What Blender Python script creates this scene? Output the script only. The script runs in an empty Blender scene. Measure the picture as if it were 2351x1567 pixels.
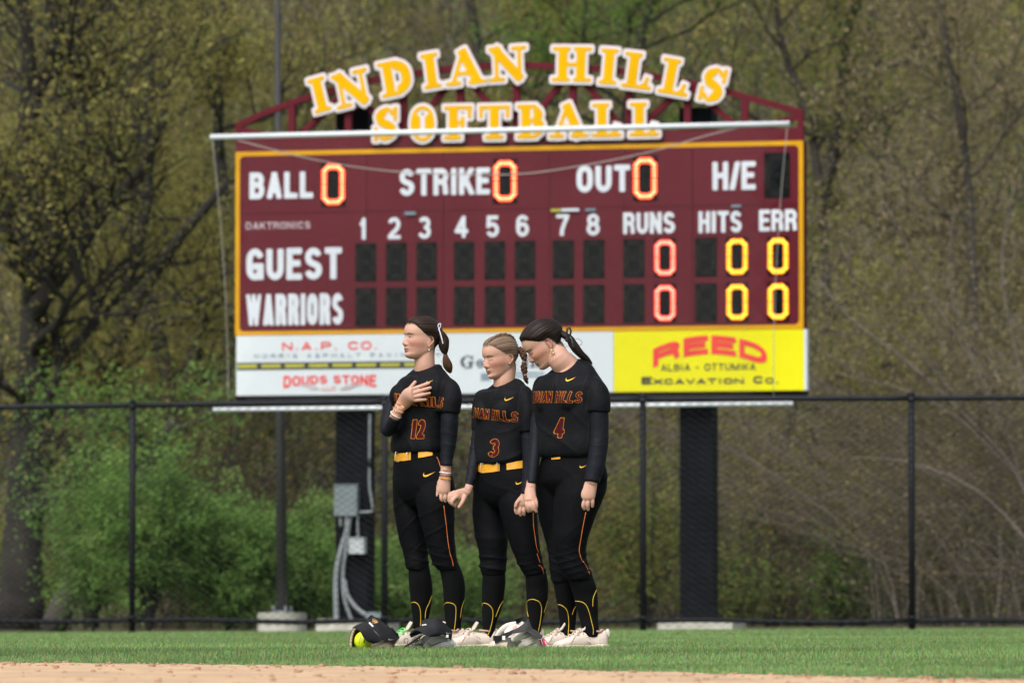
import bpy, math, random
import numpy as np
from mathutils import Vector, Matrix
from mathutils.bvhtree import BVHTree
random.seed(7); RNG = np.random.default_rng(11)
SC = bpy.context.scene; COL = SC.collection
R = math.radians
# ------------------------------------------------------------------ camera
FPX = 13061.0; CH = 0.207; PITCH = R(2.694)
cam = bpy.data.cameras.new('camera'); camo = bpy.data.objects.new('camera', cam); COL.objects.link(camo)
cam.sensor_width = 36; cam.lens = 200; cam.clip_start = 0.5; cam.clip_end = 2000
camo.location = (0, 0, CH); camo.rotation_euler = (R(90)+PITCH, 0, 0)
cam.dof.use_dof = True; cam.dof.focus_distance = 28.6; cam.dof.aperture_fstop = 5.6
SC.camera = camo
# ------------------------------------------------------------------ light
SUN_EL, SUN_AZ = 52, 205      # azimuth of the sun measured clockwise from +Y
w = bpy.data.worlds.new('World'); SC.world = w; w.use_nodes = True
nt = w.node_tree; bg = nt.nodes['Background']
sky = nt.nodes.new('ShaderNodeTexSky'); sky.sky_type = 'NISHITA'; sky.sun_disc = False
sky.sun_elevation = R(SUN_EL); sky.sun_rotation = R(SUN_AZ); sky.air_density = 1.0; sky.dust_density = 4.0
hs = nt.nodes.new('ShaderNodeHueSaturation'); hs.inputs['Saturation'].default_value = 0.35
nt.links.new(sky.outputs[0], hs.inputs['Color']); nt.links.new(hs.outputs[0], bg.inputs[0])
bg.inputs[1].default_value = 0.13
sl = bpy.data.lights.new('sun', 'SUN'); sl.energy = 1.5; sl.angle = R(35); sl.color = (1, .96, .9)
so = bpy.data.objects.new('sun', sl); COL.objects.link(so)
sd = Vector((math.sin(R(SUN_AZ))*math.cos(R(SUN_EL)), math.cos(R(SUN_AZ))*math.cos(R(SUN_EL)), math.sin(R(SUN_EL))))
so.rotation_euler = sd.to_track_quat('Z', 'Y').to_euler(); so.location = (0, 20, 30)
vs = SC.view_settings; vs.view_transform = 'Standard'; vs.look = 'None'; vs.gamma = 1; vs.exposure = 0.8
SC.cycles.max_bounces = 6
# ------------------------------------------------------------------ pixel of the photo + distance -> point
CP, SP = math.cos(PITCH), math.sin(PITCH)
def pdir(u, v):
    dx = (u-1175.5)/FPX; dy = (783.5-v)/FPX
    return np.array([dx, CP-dy*SP, SP+dy*CP])
def P(u, v, Y):
    d = pdir(u, v); return np.array([0, 0, CH]) + d*(Y/d[1])
# ------------------------------------------------------------------ materials
def mat(name, col, rough=.7, var=None, bump=None, metal=0, spec=.5, sheen=0, emit=None, sss=0, attr=None, transl=0, coat=0, col2=None):
    m = bpy.data.materials.new(name); m.use_nodes = True; t = m.node_tree; b = t.nodes['Principled BSDF']
    b.inputs['Base Color'].default_value = (*col, 1); b.inputs['Roughness'].default_value = rough
    b.inputs['Metallic'].default_value = metal; b.inputs['Specular IOR Level'].default_value = spec
    b.inputs['Sheen Weight'].default_value = sheen; b.inputs['Coat Weight'].default_value = coat
    if sheen: b.inputs['Sheen Roughness'].default_value = .4
    if sss:
        b.inputs['Subsurface Weight'].default_value = sss; b.inputs['Subsurface Radius'].default_value = (.012, .005, .003)
        b.inputs['Subsurface Scale'].default_value = 1.0
    src = None
    tc = t.nodes.new('ShaderNodeTexCoord')
    if attr:
        a = t.nodes.new('ShaderNodeAttribute'); a.attribute_name = attr; src = a.outputs['Color']
    if var:
        sc, amt = var
        n = t.nodes.new('ShaderNodeTexNoise'); n.inputs['Scale'].default_value = sc; n.inputs['Detail'].default_value = 6
        t.links.new(tc.outputs['Object'], n.inputs['Vector'])
        mx = t.nodes.new('ShaderNodeMix'); mx.data_type = 'RGBA'
        mr = t.nodes.new('ShaderNodeMapRange'); mr.inputs[1].default_value = .3; mr.inputs[2].default_value = .7
        t.links.new(n.outputs[0], mr.inputs[0]); t.links.new(mr.outputs[0], mx.inputs[0])
        if col2:
            mx.inputs[6].default_value = (*col, 1); mx.inputs[7].default_value = (*col2, 1)
        elif src is not None:
            mx.blend_type = 'MULTIPLY'; mx.inputs[7].default_value = (1-amt, 1-amt, 1-amt, 1); t.links.new(src, mx.inputs[6])
        else:
            mx.inputs[6].default_value = (*[c*(1-amt) for c in col], 1); mx.inputs[7].default_value = (*[min(1, c*(1+amt)) for c in col], 1)
        src = mx.outputs[2]
    if src is not None: t.links.new(src, b.inputs['Base Color'])
    if bump:
        h = None
        for k in range(0, len(bump), 2):
            n = t.nodes.new('ShaderNodeTexNoise'); n.inputs['Scale'].default_value = bump[k]; n.inputs['Detail'].default_value = 4
            t.links.new(tc.outputs['Object'], n.inputs['Vector'])
            bp = t.nodes.new('ShaderNodeBump'); bp.inputs['Strength'].default_value = 1; bp.inputs['Distance'].default_value = bump[k+1]
            t.links.new(n.outputs[0], bp.inputs['Height'])
            if h: t.links.new(h, bp.inputs['Normal'])
            h = bp.outputs[0]
        t.links.new(h, b.inputs['Normal'])
    if emit:
        b.inputs['Emission Color'].default_value = (*emit[0], 1); b.inputs['Emission Strength'].default_value = emit[1]
    if transl:
        tr = t.nodes.new('ShaderNodeBsdfTranslucent'); ms = t.nodes.new('ShaderNodeMixShader'); ms.inputs[0].default_value = transl
        if src is not None: t.links.new(src, tr.inputs[0])
        else: tr.inputs[0].default_value = (*col, 1)
        out = t.nodes['Material Output']
        t.links.new(b.outputs[0], ms.inputs[1]); t.links.new(tr.outputs[0], ms.inputs[2]); t.links.new(ms.outputs[0], out.inputs[0])
    return m
# ------------------------------------------------------------------ mesh helpers
def mk_mesh(name, V, Q=None, T=None):
    me = bpy.data.meshes.new(name); V = np.asarray(V, dtype=np.float32)
    Q = np.zeros((0, 4), int) if Q is None else np.asarray(Q, int).reshape(-1, 4)
    T = np.zeros((0, 3), int) if T is None else np.asarray(T, int).reshape(-1, 3)
    me.vertices.add(len(V)); me.vertices.foreach_set('co', V.ravel())
    nl = len(Q)*4+len(T)*3; me.loops.add(nl); me.polygons.add(len(Q)+len(T))
    me.loops.foreach_set('vertex_index', np.concatenate([Q.ravel(), T.ravel()]).astype(np.int32))
    st = np.concatenate([np.arange(len(Q))*4, len(Q)*4+np.arange(len(T))*3]).astype(np.int32)
    me.polygons.foreach_set('loop_start', st); me.update(calc_edges=True); return me
class MB:
    def __init__(s): s.V = []; s.Q = []; s.T = []; s.n = 0; s.C = []
    def add(s, V, Q=None, T=None, col=None):
        V = np.asarray(V, float).reshape(-1, 3)
        if Q is not None and len(Q): s.Q.append(np.asarray(Q, int).reshape(-1, 4)+s.n)
        if T is not None and len(T): s.T.append(np.asarray(T, int).reshape(-1, 3)+s.n)
        s.V.append(V); s.n += len(V)
        if col is not None:
            c = np.asarray(col, float); s.C.append(np.broadcast_to(c, (len(V), 3)))
        return s
    def arrays(s):
        V = np.concatenate(s.V) if s.V else np.zeros((0, 3))
        Q = np.concatenate(s.Q) if s.Q else None; T = np.concatenate(s.T) if s.T else None
        return V, Q, T
    def box(s, c, h, ax=None):
        k = np.array([[x, y, z] for x in (-1, 1) for y in (-1, 1) for z in (-1, 1)], float)*np.asarray(h, float)
        if ax is not None: k = k @ np.asarray(ax, float)
        s.add(k+np.asarray(c, float), [[0, 1, 3, 2], [4, 6, 7, 5], [0, 4, 5, 1], [2, 3, 7, 6], [0, 2, 6, 4], [1, 5, 7, 3]]); return s
    def bar(s, p, q, w_, d_, n=None):      # rectangular bar p->q; w_ half width across, d_ half depth along n
        p = np.asarray(p, float); q = np.asarray(q, float); t = q-p; L = np.linalg.norm(t); t = t/L
        n = np.array([0, -1, 0.]) if n is None else np.asarray(n, float)
        a = np.cross(t, n); a /= np.linalg.norm(a); n = np.cross(a, t)
        return s.box((p+q)/2, (L/2, w_, d_), [t, a, n])
    def tube(s, pts, rad, n=6, col=None, cap=True):
        pts = np.asarray(pts, float); k = len(pts); rad = np.broadcast_to(np.asarray(rad, float), (k,))
        T = np.gradient(pts, axis=0); T /= (np.linalg.norm(T, axis=1)[:, None]+1e-12)
        ref = np.array([0, 0, 1.]) if abs(T[:, 2]).mean() < .8 else np.array([1., 0, 0])
        A = np.cross(T, ref); A /= (np.linalg.norm(A, axis=1)[:, None]+1e-12); B = np.cross(T, A)
        ph = np.arange(n)*2*math.pi/n
        V = pts[:, None, :]+rad[:, None, None]*(np.cos(ph)[None, :, None]*A[:, None, :]+np.sin(ph)[None, :, None]*B[:, None, :])
        i = np.arange(k-1)[:, None]*n; j = np.arange(n)[None, :]; j2 = (j+1) % n
        Q = np.stack([i+j, i+j2, i+n+j2, i+n+j], -1).reshape(-1, 4); V = V.reshape(-1, 3); Tt = None
        if cap:
            V = np.concatenate([V, pts[:1], pts[-1:]]); c0 = k*n; jj = np.arange(n); j2 = (jj+1) % n
            Tt = np.concatenate([np.stack([j2, jj, np.full(n, c0)], -1), np.stack([(k-1)*n+jj, (k-1)*n+j2, np.full(n, c0+1)], -1)])
        s.add(V, Q, Tt, col); return s
    def grid(s, G, closed=False, flip=False):
        a, b = G.shape[:2]; i = np.arange(a-1)[:, None]*b; m = b if closed else b-1
        j = np.arange(m)[None, :]; j2 = (j+1) % b
        s.add(G.reshape(-1, 3), np.stack([i+j, i+j2, i+b+j2, i+b+j], -1).reshape(-1, 4)); return s
    def ell(s, c, r, M=None, n=12, m=8, col=None):
        th = np.linspace(0, math.pi, m+1); ph = np.arange(n)*2*math.pi/n
        G = np.stack([np.sin(th)[:, None]*np.cos(ph), np.sin(th)[:, None]*np.sin(ph), np.cos(th)[:, None]*np.ones(n)], -1)*np.asarray(r, float)
        if M is not None: G = G @ np.asarray(M, float)
        G = G+np.asarray(c, float); k0 = s.n; s.grid(G, closed=True)
        if col is not None: s.C.append(np.broadcast_to(np.asarray(col, float), (G.shape[0]*G.shape[1], 3)))
        return s
    def build(s, name, m, parent=None, smooth=True, weld=False):
        V, Q, T = s.arrays(); me = mk_mesh(name, V, Q, T)
        if s.C:
            C = np.concatenate(s.C); a = me.color_attributes.new('Col', 'FLOAT_COLOR', 'POINT')
            a.data.foreach_set('color', np.concatenate([C, np.ones((len(C), 1))], 1).astype(np.float32).ravel())
        me.polygons.foreach_set('use_smooth', np.full(len(me.polygons), bool(smooth)))
        me.materials.append(m); o = bpy.data.objects.new(name, me); COL.objects.link(o)
        if parent: attach(o, parent)
        return o
def attach(o, p):
    o.parent = p; bpy.context.view_layer.update() if False else None
    o.matrix_parent_inverse = world_of(p).inverted()
def world_of(p):
    M = Matrix.LocRotScale(p.location, p.rotation_euler, p.scale)
    if p.parent: M = world_of(p.parent) @ p.matrix_parent_inverse @ M
    return M
def empty(name, loc, label=None, cat=None, group=None):
    o = bpy.data.objects.new(name, None); COL.objects.link(o); o.location = Vector(loc); o.empty_display_size = .2
    if label: o['label'] = label
    if cat: o['category'] = cat
    if group: o['group'] = group
    return o
def tag(o, label=None, cat=None, group=None, kind=None):
    if label: o['label'] = label
    if cat: o['category'] = cat
    if group: o['group'] = group
    if kind: o['kind'] = kind
    return o
def catmull(A, sub):
    A = np.asarray(A, float)
    if len(A) < 3 or sub <= 1: 
        if len(A) == 2: 
            t = np.linspace(0, 1, sub+1)[:, None]; return A[0]*(1-t)+A[1]*t
        return A
    E = np.concatenate([[2*A[0]-A[1]], A, [2*A[-1]-A[-2]]]); out = []
    for i in range(1, len(E)-2):
        p0, p1, p2, p3 = E[i-1:i+3]
        for k in range(sub):
            t = k/sub; out.append(.5*((2*p1)+(-p0+p2)*t+(2*p0-5*p1+4*p2-p3)*t*t+(-p0+3*p1-3*p2+p3)*t**3))
    out.append(A[-1]); return np.array(out)
def sweep(mb, C, a, b, yaw=0., n=24, sub=4, e=2.0, horiz=False):
    """closed tube through centres C with half axes a (in the picture plane) and b (in depth), section turned by yaw"""
    k = len(C); S = np.column_stack([np.asarray(C, float), np.broadcast_to(a, (k,)), np.broadcast_to(b, (k,)), np.broadcast_to(yaw, (k,))])
    S = catmull(S, sub); C = S[:, :3]; a = S[:, 3]; b = S[:, 4]; yw = S[:, 5]
    T = np.gradient(C, axis=0)
    if horiz: T = np.broadcast_to(np.array([0, 0, 1.]), C.shape).copy()
    T /= np.linalg.norm(T, axis=1)[:, None]+1e-12
    A = np.cross(np.array([0, 1., 0]), T); A /= np.linalg.norm(A, axis=1)[:, None]+1e-12; B = np.cross(T, A)
    c, s_ = np.cos(yw)[:, None], np.sin(yw)[:, None]; A2 = A*c+B*s_; B2 = -A*s_+B*c
    ph = np.arange(n)*2*math.pi/n; cp, sp = np.cos(ph), np.sin(ph)
    if e != 2.0: cp = np.sign(cp)*np.abs(cp)**(2/e); sp = np.sign(sp)*np.abs(sp)**(2/e)
    G = C[:, None]+a[:, None, None]*cp[None, :, None]*A2[:, None]+b[:, None, None]*sp[None, :, None]*B2[:, None]
    k = len(C); i = np.arange(k-1)[:, None]*n; j = np.arange(n)[None, :]; j2 = (j+1) % n
    Q = np.stack([i+j, i+j2, i+n+j2, i+n+j], -1).reshape(-1, 4)
    V = np.concatenate([G.reshape(-1, 3), C[:1]-T[:1]*a[0]*.12, C[-1:]+T[-1:]*a[-1]*.12]); jj = np.arange(n); j2 = (jj+1) % n
    Tt = np.concatenate([np.stack([j2, jj, np.full(n, k*n)], -1), np.stack([(k-1)*n+jj, (k-1)*n+j2, np.full(n, k*n+1)], -1)])
    mb.add(V, Q, Tt); return mb
def nz(Pn, freq, seed, n=7, an=(1, 1, 1)):
    r = np.random.default_rng(seed); out = 0
    for k in range(n):
        d = r.normal(size=3); d /= np.linalg.norm(d); out = out+np.sin((Pn*np.array(an)) @ d*freq*r.uniform(.6, 1.6)+r.uniform(0, 6.28))
    return out/math.sqrt(n)
def remeshed(mb, name, m, parent, vox=.004, smooth=3, disp=None, dec=None, fac=.5):
    V, Q, T = mb.arrays(); me = mk_mesh(name, V, Q, T); o = bpy.data.objects.new(name, me); COL.objects.link(o)
    r = o.modifiers.new('r', 'REMESH'); r.mode = 'VOXEL'; r.voxel_size = vox
    if smooth: s = o.modifiers.new('s', 'SMOOTH'); s.factor = fac; s.iterations = smooth
    def ev():
        nonlocal me
        dg = bpy.context.evaluated_depsgraph_get(); m2 = bpy.data.meshes.new_from_object(o.evaluated_get(dg)); o.modifiers.clear()
        old = o.data; o.data = m2; bpy.data.meshes.remove(old); m2.name = name
    ev()
    if disp:
        n = len(o.data.vertices); co = np.empty(n*3, np.float32); o.data.vertices.foreach_get('co', co); co = co.reshape(-1, 3)
        no = np.empty(n*3, np.float32); o.data.vertex_normals.foreach_get('vector', no); no = no.reshape(-1, 3)
        co = co+no*np.asarray(disp(co, no))[:, None]; o.data.vertices.foreach_set('co', co.astype(np.float32).ravel()); o.data.update()
    if dec:
        d = o.modifiers.new('d', 'DECIMATE'); d.ratio = dec; ev()
    o.data.materials.clear(); o.data.materials.append(m)
    o.data.polygons.foreach_set('use_smooth', np.ones(len(o.data.polygons), bool))
    if parent: attach(o, parent)
    return o
def bvh(*objs):
    V = []; F = []; n = 0
    for o in objs:
        V += [v.co.copy() for v in o.data.vertices]; F += [[i+n for i in p.vertices] for p in o.data.polygons]; n = len(V)
    return BVHTree.FromPolygons(V, F)
CAMP = Vector((0, 0, CH))
def hit(bv, u, v, off=.003):
    d = Vector(pdir(u, v)).normalized(); h = bv.ray_cast(CAMP+d*10, d)
    if h[0] is None: return None
    return np.array(h[0]-d*off)
def seam(bv, pts, r, name, m, parent, n=5, sub=5, off=.001):
    P2 = catmull(np.array(pts, float), sub); out = [hit(bv, u, v, off) for u, v in P2]; out = [p for p in out if p is not None]
    if len(out) < 2: return None
    mb = MB(); mb.tube(out, r, n); return mb.build(name, m, parent)
# ------------------------------------------------------------------ ground, infield, grass
M = {}
M['turf'] = mat('turf_soil', (.045, .085, .022), .95, var=(3, .35))
M['litter'] = mat('leaf_litter', (.098, .080, .052), .95, var=(.9, .5), bump=(6, .04), col2=(.075, .090, .034))
M['dirt'] = mat('infield_dirt', (.44, .295, .178), .95, var=(2.2, .2), bump=(60, .006, 400, .0015))
M['clod'] = mat('dirt_clod', (.33, .19, .115), .95, var=(30, .25), bump=(150, .004))
M['grass'] = mat('grass_blades', (.08, .14, .04), .6, attr='Col', transl=.3, spec=.3)
def dirt_edge(x):        # distance from the camera at which the infield ends
    return np.interp(x, [-9, -2.32, -1.3, -.32, .54, 1.28, 1.77, 6], [30, 25.8, 25.0, 23.8, 21.9, 20.2, 19.5, 12.5])+.10*np.sin(x*2.1+.4)+.05*np.sin(x*5.3)+.03*np.sin(x*13)
def terrain(x, y):
    r = np.clip(y-79, 0, None); r2 = np.clip(y-91, 0, None)
    return -.04*np.clip((28.2-y)/2.2, 0, 1)-np.clip((y-34)/26, 0, 1)*np.clip(.034-.0045*x, 0, .07)-.045*np.clip((y-63)/2, 0, 1)+.25*r2**1.0*np.clip(r2/3, 0, 1) + .25*np.sin(x*.21+1)*np.clip(r2/8, 0, 1)+.15*np.sin(x*.53+y*.3)*np.clip(r2/8, 0, 1)
xs = np.concatenate([np.linspace(-600, -40, 12), np.linspace(-36, 36, 61), np.linspace(40, 600, 12)])
ys = np.concatenate([np.linspace(-60, 10, 8), np.linspace(12, 20, 5), np.linspace(21, 30, 19), np.linspace(31, 78, 26), np.linspace(79, 240, 90), np.linspace(260, 900, 12)])
X, Y = np.meshgrid(xs, ys); Z = terrain(X, np.minimum(Y, 260))
m_ = MB().grid(np.stack([X, Y, Z], -1)); V, Q, T = m_.arrays()
cen = Y[:-1, :-1].ravel(); lo = cen < 78.5
g1 = MB().add(V, Q[lo]); o = g1.build('outfield_ground', M['turf']); o['kind'] = 'structure'
g2 = MB().add(V, Q[~lo]); o = g2.build('wooded_hillside', M['litter']); o['kind'] = 'structure'
# infield dirt: a fine sheet just over the soil, its far edge wandering
xs = np.linspace(-7, 7, 420); t = np.linspace(0, 1, 200)
G = []
for q in t:
    yy = 8+(dirt_edge(xs)+.02*np.sin(xs*31)+.015*np.sin(xs*77)-8)*q
    z = -.04+.002*np.sin(xs*9+yy*3)*np.sin(yy*7)+.0018*np.sin(xs*23+yy*11)*np.sin(yy*19-xs*5)+RNG.normal(0, .0009, len(xs))
    z = z+(.007 if q < .995 else .003)
    G.append(np.stack([xs, yy, z], -1))
o = MB().grid(np.array(G)).build('infield_dirt', M['dirt']); o['kind'] = 'structure'
mb = MB(); n = 3600
for k in range(n):
    x = RNG.uniform(-5, 5); e = dirt_edge(x); y = e-RNG.exponential(1.6) if k % 3 else RNG.uniform(14, e)
    if y < 10: continue
    r = min(.017, .002+RNG.exponential(.0034)); mb.ell((x, y, -.035+r*.3), (r*RNG.uniform(.8, 1.5), r, r*.6), n=5, m=3)
o = mb.build('dirt_clods', M['clod']); tag(o, 'small brown clods scattered over the tan infield dirt', 'dirt clods', kind='stuff')
# grass blades
def blades(n, y0, y1, hx, h0, h1, w0, segs):
    y = np.sqrt(RNG.uniform(y0**2, y1**2, n)); x = RNG.uniform(-1, 1, n)*(y*.093+hx)
    k = y > dirt_edge(x)+RNG.normal(0, .05, n)*(RNG.random(n) < .5); x, y = x[k], y[k]; n = len(x)
    pt = nz(np.stack([x, y, 0*x], -1), 3.1, 3); p2 = nz(np.stack([x, y, 0*x], -1), 1.1, 5); edge = np.clip((y-dirt_edge(x))/1.2, 0, 1)
    h = RNG.uniform(h0, h1, n)*(1+.13*pt)*(.45+.55*edge); ww = w0*RNG.uniform(.7, 1.3, n)
    a = RNG.uniform(0, 6.283, n); ln = RNG.uniform(.1, .75, n)*h; la = RNG.uniform(0, 6.283, n)
    dx, dy = np.cos(a)*ww/2, np.sin(a)*ww/2; lx, ly = np.cos(la)*ln, np.sin(la)*ln
    b = np.stack([x, y, terrain(x, y)], -1)
    d = np.stack([dx, dy, 0*x], -1); tip = b+np.stack([lx, ly, h*(1-.25*ln/h)], -1)
    base = np.stack([.165+.04*RNG.normal(size=n), .265+.045*RNG.normal(size=n), .085+.02*RNG.normal(size=n)], -1)
    base *= (1+.17*pt+.13*p2)[:, None]; dry = RNG.random(n) < .11+.35*(1-edge); base[dry] = base[dry]*.4+np.array([.19, .19, .10])
    base = np.clip(base, .015, .5)
    if segs == 1:
        V = np.stack([b-d, b+d, tip], 1).reshape(-1, 3); T = np.arange(n*3).reshape(-1, 3); return V, None, T, np.repeat(base, 3, 0)
    mid = b+np.stack([lx*.3, ly*.3, h*.55], -1)
    V = np.stack([b-d, b+d, mid+d*.8, mid-d*.8, tip], 1).reshape(-1, 3); i = np.arange(n)[:, None]*5
    return V, np.concatenate([i, i+1, i+2, i+3], 1), np.concatenate([i+3, i+2, i+4], 1), np.repeat(base, 5, 0)
mb = MB()
mb.add(*blades(240000, 18.0, 31.5, 1.1, .015, .035, .0035, 2))
mb.add(*blades(90000, 31.5, 44, 1.3, .015, .030, .007, 1))
mb.add(*blades(50000, 44, 64, 1.5, .018, .032, .013, 1))
o = mb.build('grass', M['grass'], smooth=False); tag(o, 'short green outfield grass between the dirt and the fence', 'grass', kind='stuff')
# ------------------------------------------------------------------ letters: strokes -> distance field -> polygons
def arc(cx, cy, rx, ry, a0, a1, n=9):
    t = np.radians(np.linspace(a0, a1, n)); return [(cx+rx*math.cos(q), cy+ry*math.sin(q)) for q in t]
def L(*p): return ('L', list(p), 1)
def C(p, t=1): return ('C', list(p), t)
LET = {
 'A': [L((.03, 0), (.5, 1.03)), L((.5, 1.03), (.97, 0)), L((.22, .27), (.78, .27))],
 'B': [L((0, 0), (0, 1)), C([(0, 1), (.55, 1)]+arc(.6, .77, .34, .23, 90, -90)+[(0, .54)]), C([(0, .54), (.6, .54)]+arc(.62, .27, .38, .27, 90, -90)+[(0, 0)])],
 'C': [C(arc(.5, .68, .5, .32, 10, 180)+arc(.5, .32, .5, .32, 180, 350))],
 'D': [L((0, 0), (0, 1)), C([(0, 1), (.45, 1)]+arc(.5, .6, .5, .4, 90, 0)+arc(.5, .4, .5, .4, 0, -90)+[(0, 0)])],
 'E': [L((0, 0), (0, 1)), L((0, 1), (1, 1)), L((0, .52), (.85, .52)), L((0, 0), (1, 0))],
 'F': [L((0, 0), (0, 1)), L((0, 1), (1, 1)), L((0, .52), (.85, .52))],
 'G': [C(arc(.5, .68, .5, .32, 15, 180)+arc(.5, .32, .5, .32, 180, 350)), L((1, 0.02), (1, .42)), L((1, .42), (.6, .42))],
 'H': [L((0, 0), (0, 1)), L((1, 0), (1, 1)), L((0, .52), (1, .52))],
 'I': [L((.5, 0), (.5, 1))],
 'K': [L((0, 0), (0, 1)), L((0.05, .36), (.95, 1.03)), L((.38, .6), (1, -.03))],
 'L': [L((0, 0), (0, 1)), L((0, 0), (1, 0))],
 'M': [L((0, 0), (0, 1)), L((0, 1.03), (.5, 0)), L((.5, 0), (1, 1.03)), L((1, 0), (1, 1))],
 'N': [L((0, 0), (0, 1)), L((0, 1.03), (1, -.03)), L((1, 0), (1, 1))],
 'O': [C(arc(.5, .68, .5, .32, 0, 180)+arc(.5, .32, .5, .32, 180, 360))],
 'P': [L((0, 0), (0, 1)), C([(0, 1), (.55, 1)]+arc(.6, .73, .4, .27, 90, -90)+[(0, .46)])],
 'R': [L((0, 0), (0, 1)), C([(0, 1), (.55, 1)]+arc(.6, .75, .38, .25, 90, -90)+[(0, .5)]), C([(.55, .5), (.82, .44), (.93, .3), (.95, .1), (1, -.1)])],
 'S': [C(arc(.5, .75, .47, .25, 15, 180, 8)+[(.1, .6), (.3, .53), (.7, .46), (.93, .38)]+arc(.5, .26, .5, .26, 0, -165, 9))],
 'T': [L((0, 1), (1, 1)), L((.5, 0), (.5, 1))],
 'U': [C([(0, 1.1), (0, .3)]+arc(.5, .32, .5, .32, 180, 360)+[(1, .3), (1, 1.1)])],
 'V': [L((.03, 1), (.5, -.03)), L((.5, -.03), (.97, 1))],
 'W': [('L', [(.03, 1), (.27, -.03)], .8), ('L', [(.27, -.03), (.5, 1)], .72), ('L', [(.5, 1), (.73, -.03)], .8), ('L', [(.73, -.03), (.97, 1)], .72)],
 'X': [L((0, 0), (1, 1)), L((0, 1), (1, 0))],
 '/': [L((.1, -.08), (.9, 1.05))], '.': [L((.5, 0), (.5, .01))], '-': [L((.1, .45), (.9, .45))], "_": [],
 '1': [L((.62, 0), (.62, 1)), C([(.1, .72), (.4, .78), (.6, .98)])],
 '2': [C(arc(.5, .72, .47, .28, 165, -20, 9)+[(.75, .42), (.2, .16), (.02, 0)]), L((.05, 0), (1, 0))],
 '3': [C(arc(.48, .75, .44, .25, 160, -90, 9)), C(arc(.48, .26, .5, .27, 90, -165, 9))],
 '4': [L((.72, 0), (.72, 1)), L((.68, 1), (0, .3)), L((0, .26), (1, .26))],
 '5': [L((.15, 1), (.9, 1)), L((.1, 1), (.05, .52)), C([(.05, .5), (.2, .6)]+arc(.5, .31, .5, .31, 90, -160, 9))],
 '6': [C(arc(.5, .3, .48, .3, 0, 360, 17)), C([(.02, .3), (.02, .6)]+arc(.5, .72, .48, .28, 180, 20, 8))],
 '7': [L((0, 1), (1, 1)), C([(.98, .95), (.65, .55), (.45, .25), (.4, -.1)])],
 '8': [C(arc(.5, .76, .44, .24, 0, 360, 17)), C(arc(.5, .26, .5, .27, 0, 360, 17))],
 '0': [C(arc(.5, .68, .5, .32, 0, 180)+arc(.5, .32, .5, .32, 180, 360))],
}
WID = {'I': .42, 'M': 1.3, 'W': 1.42, '.': .4, ' ': .45, '1': .75, '-': .7, '/': .75, 'E': .9, 'F': .88, 'L': .88, 'T': .98, '_': .5}
th = .42   # thin strokes of the slab letters
def Lt(*p): return ('L', list(p), th)
def Ct(p): return ('C', list(p), th)
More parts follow.
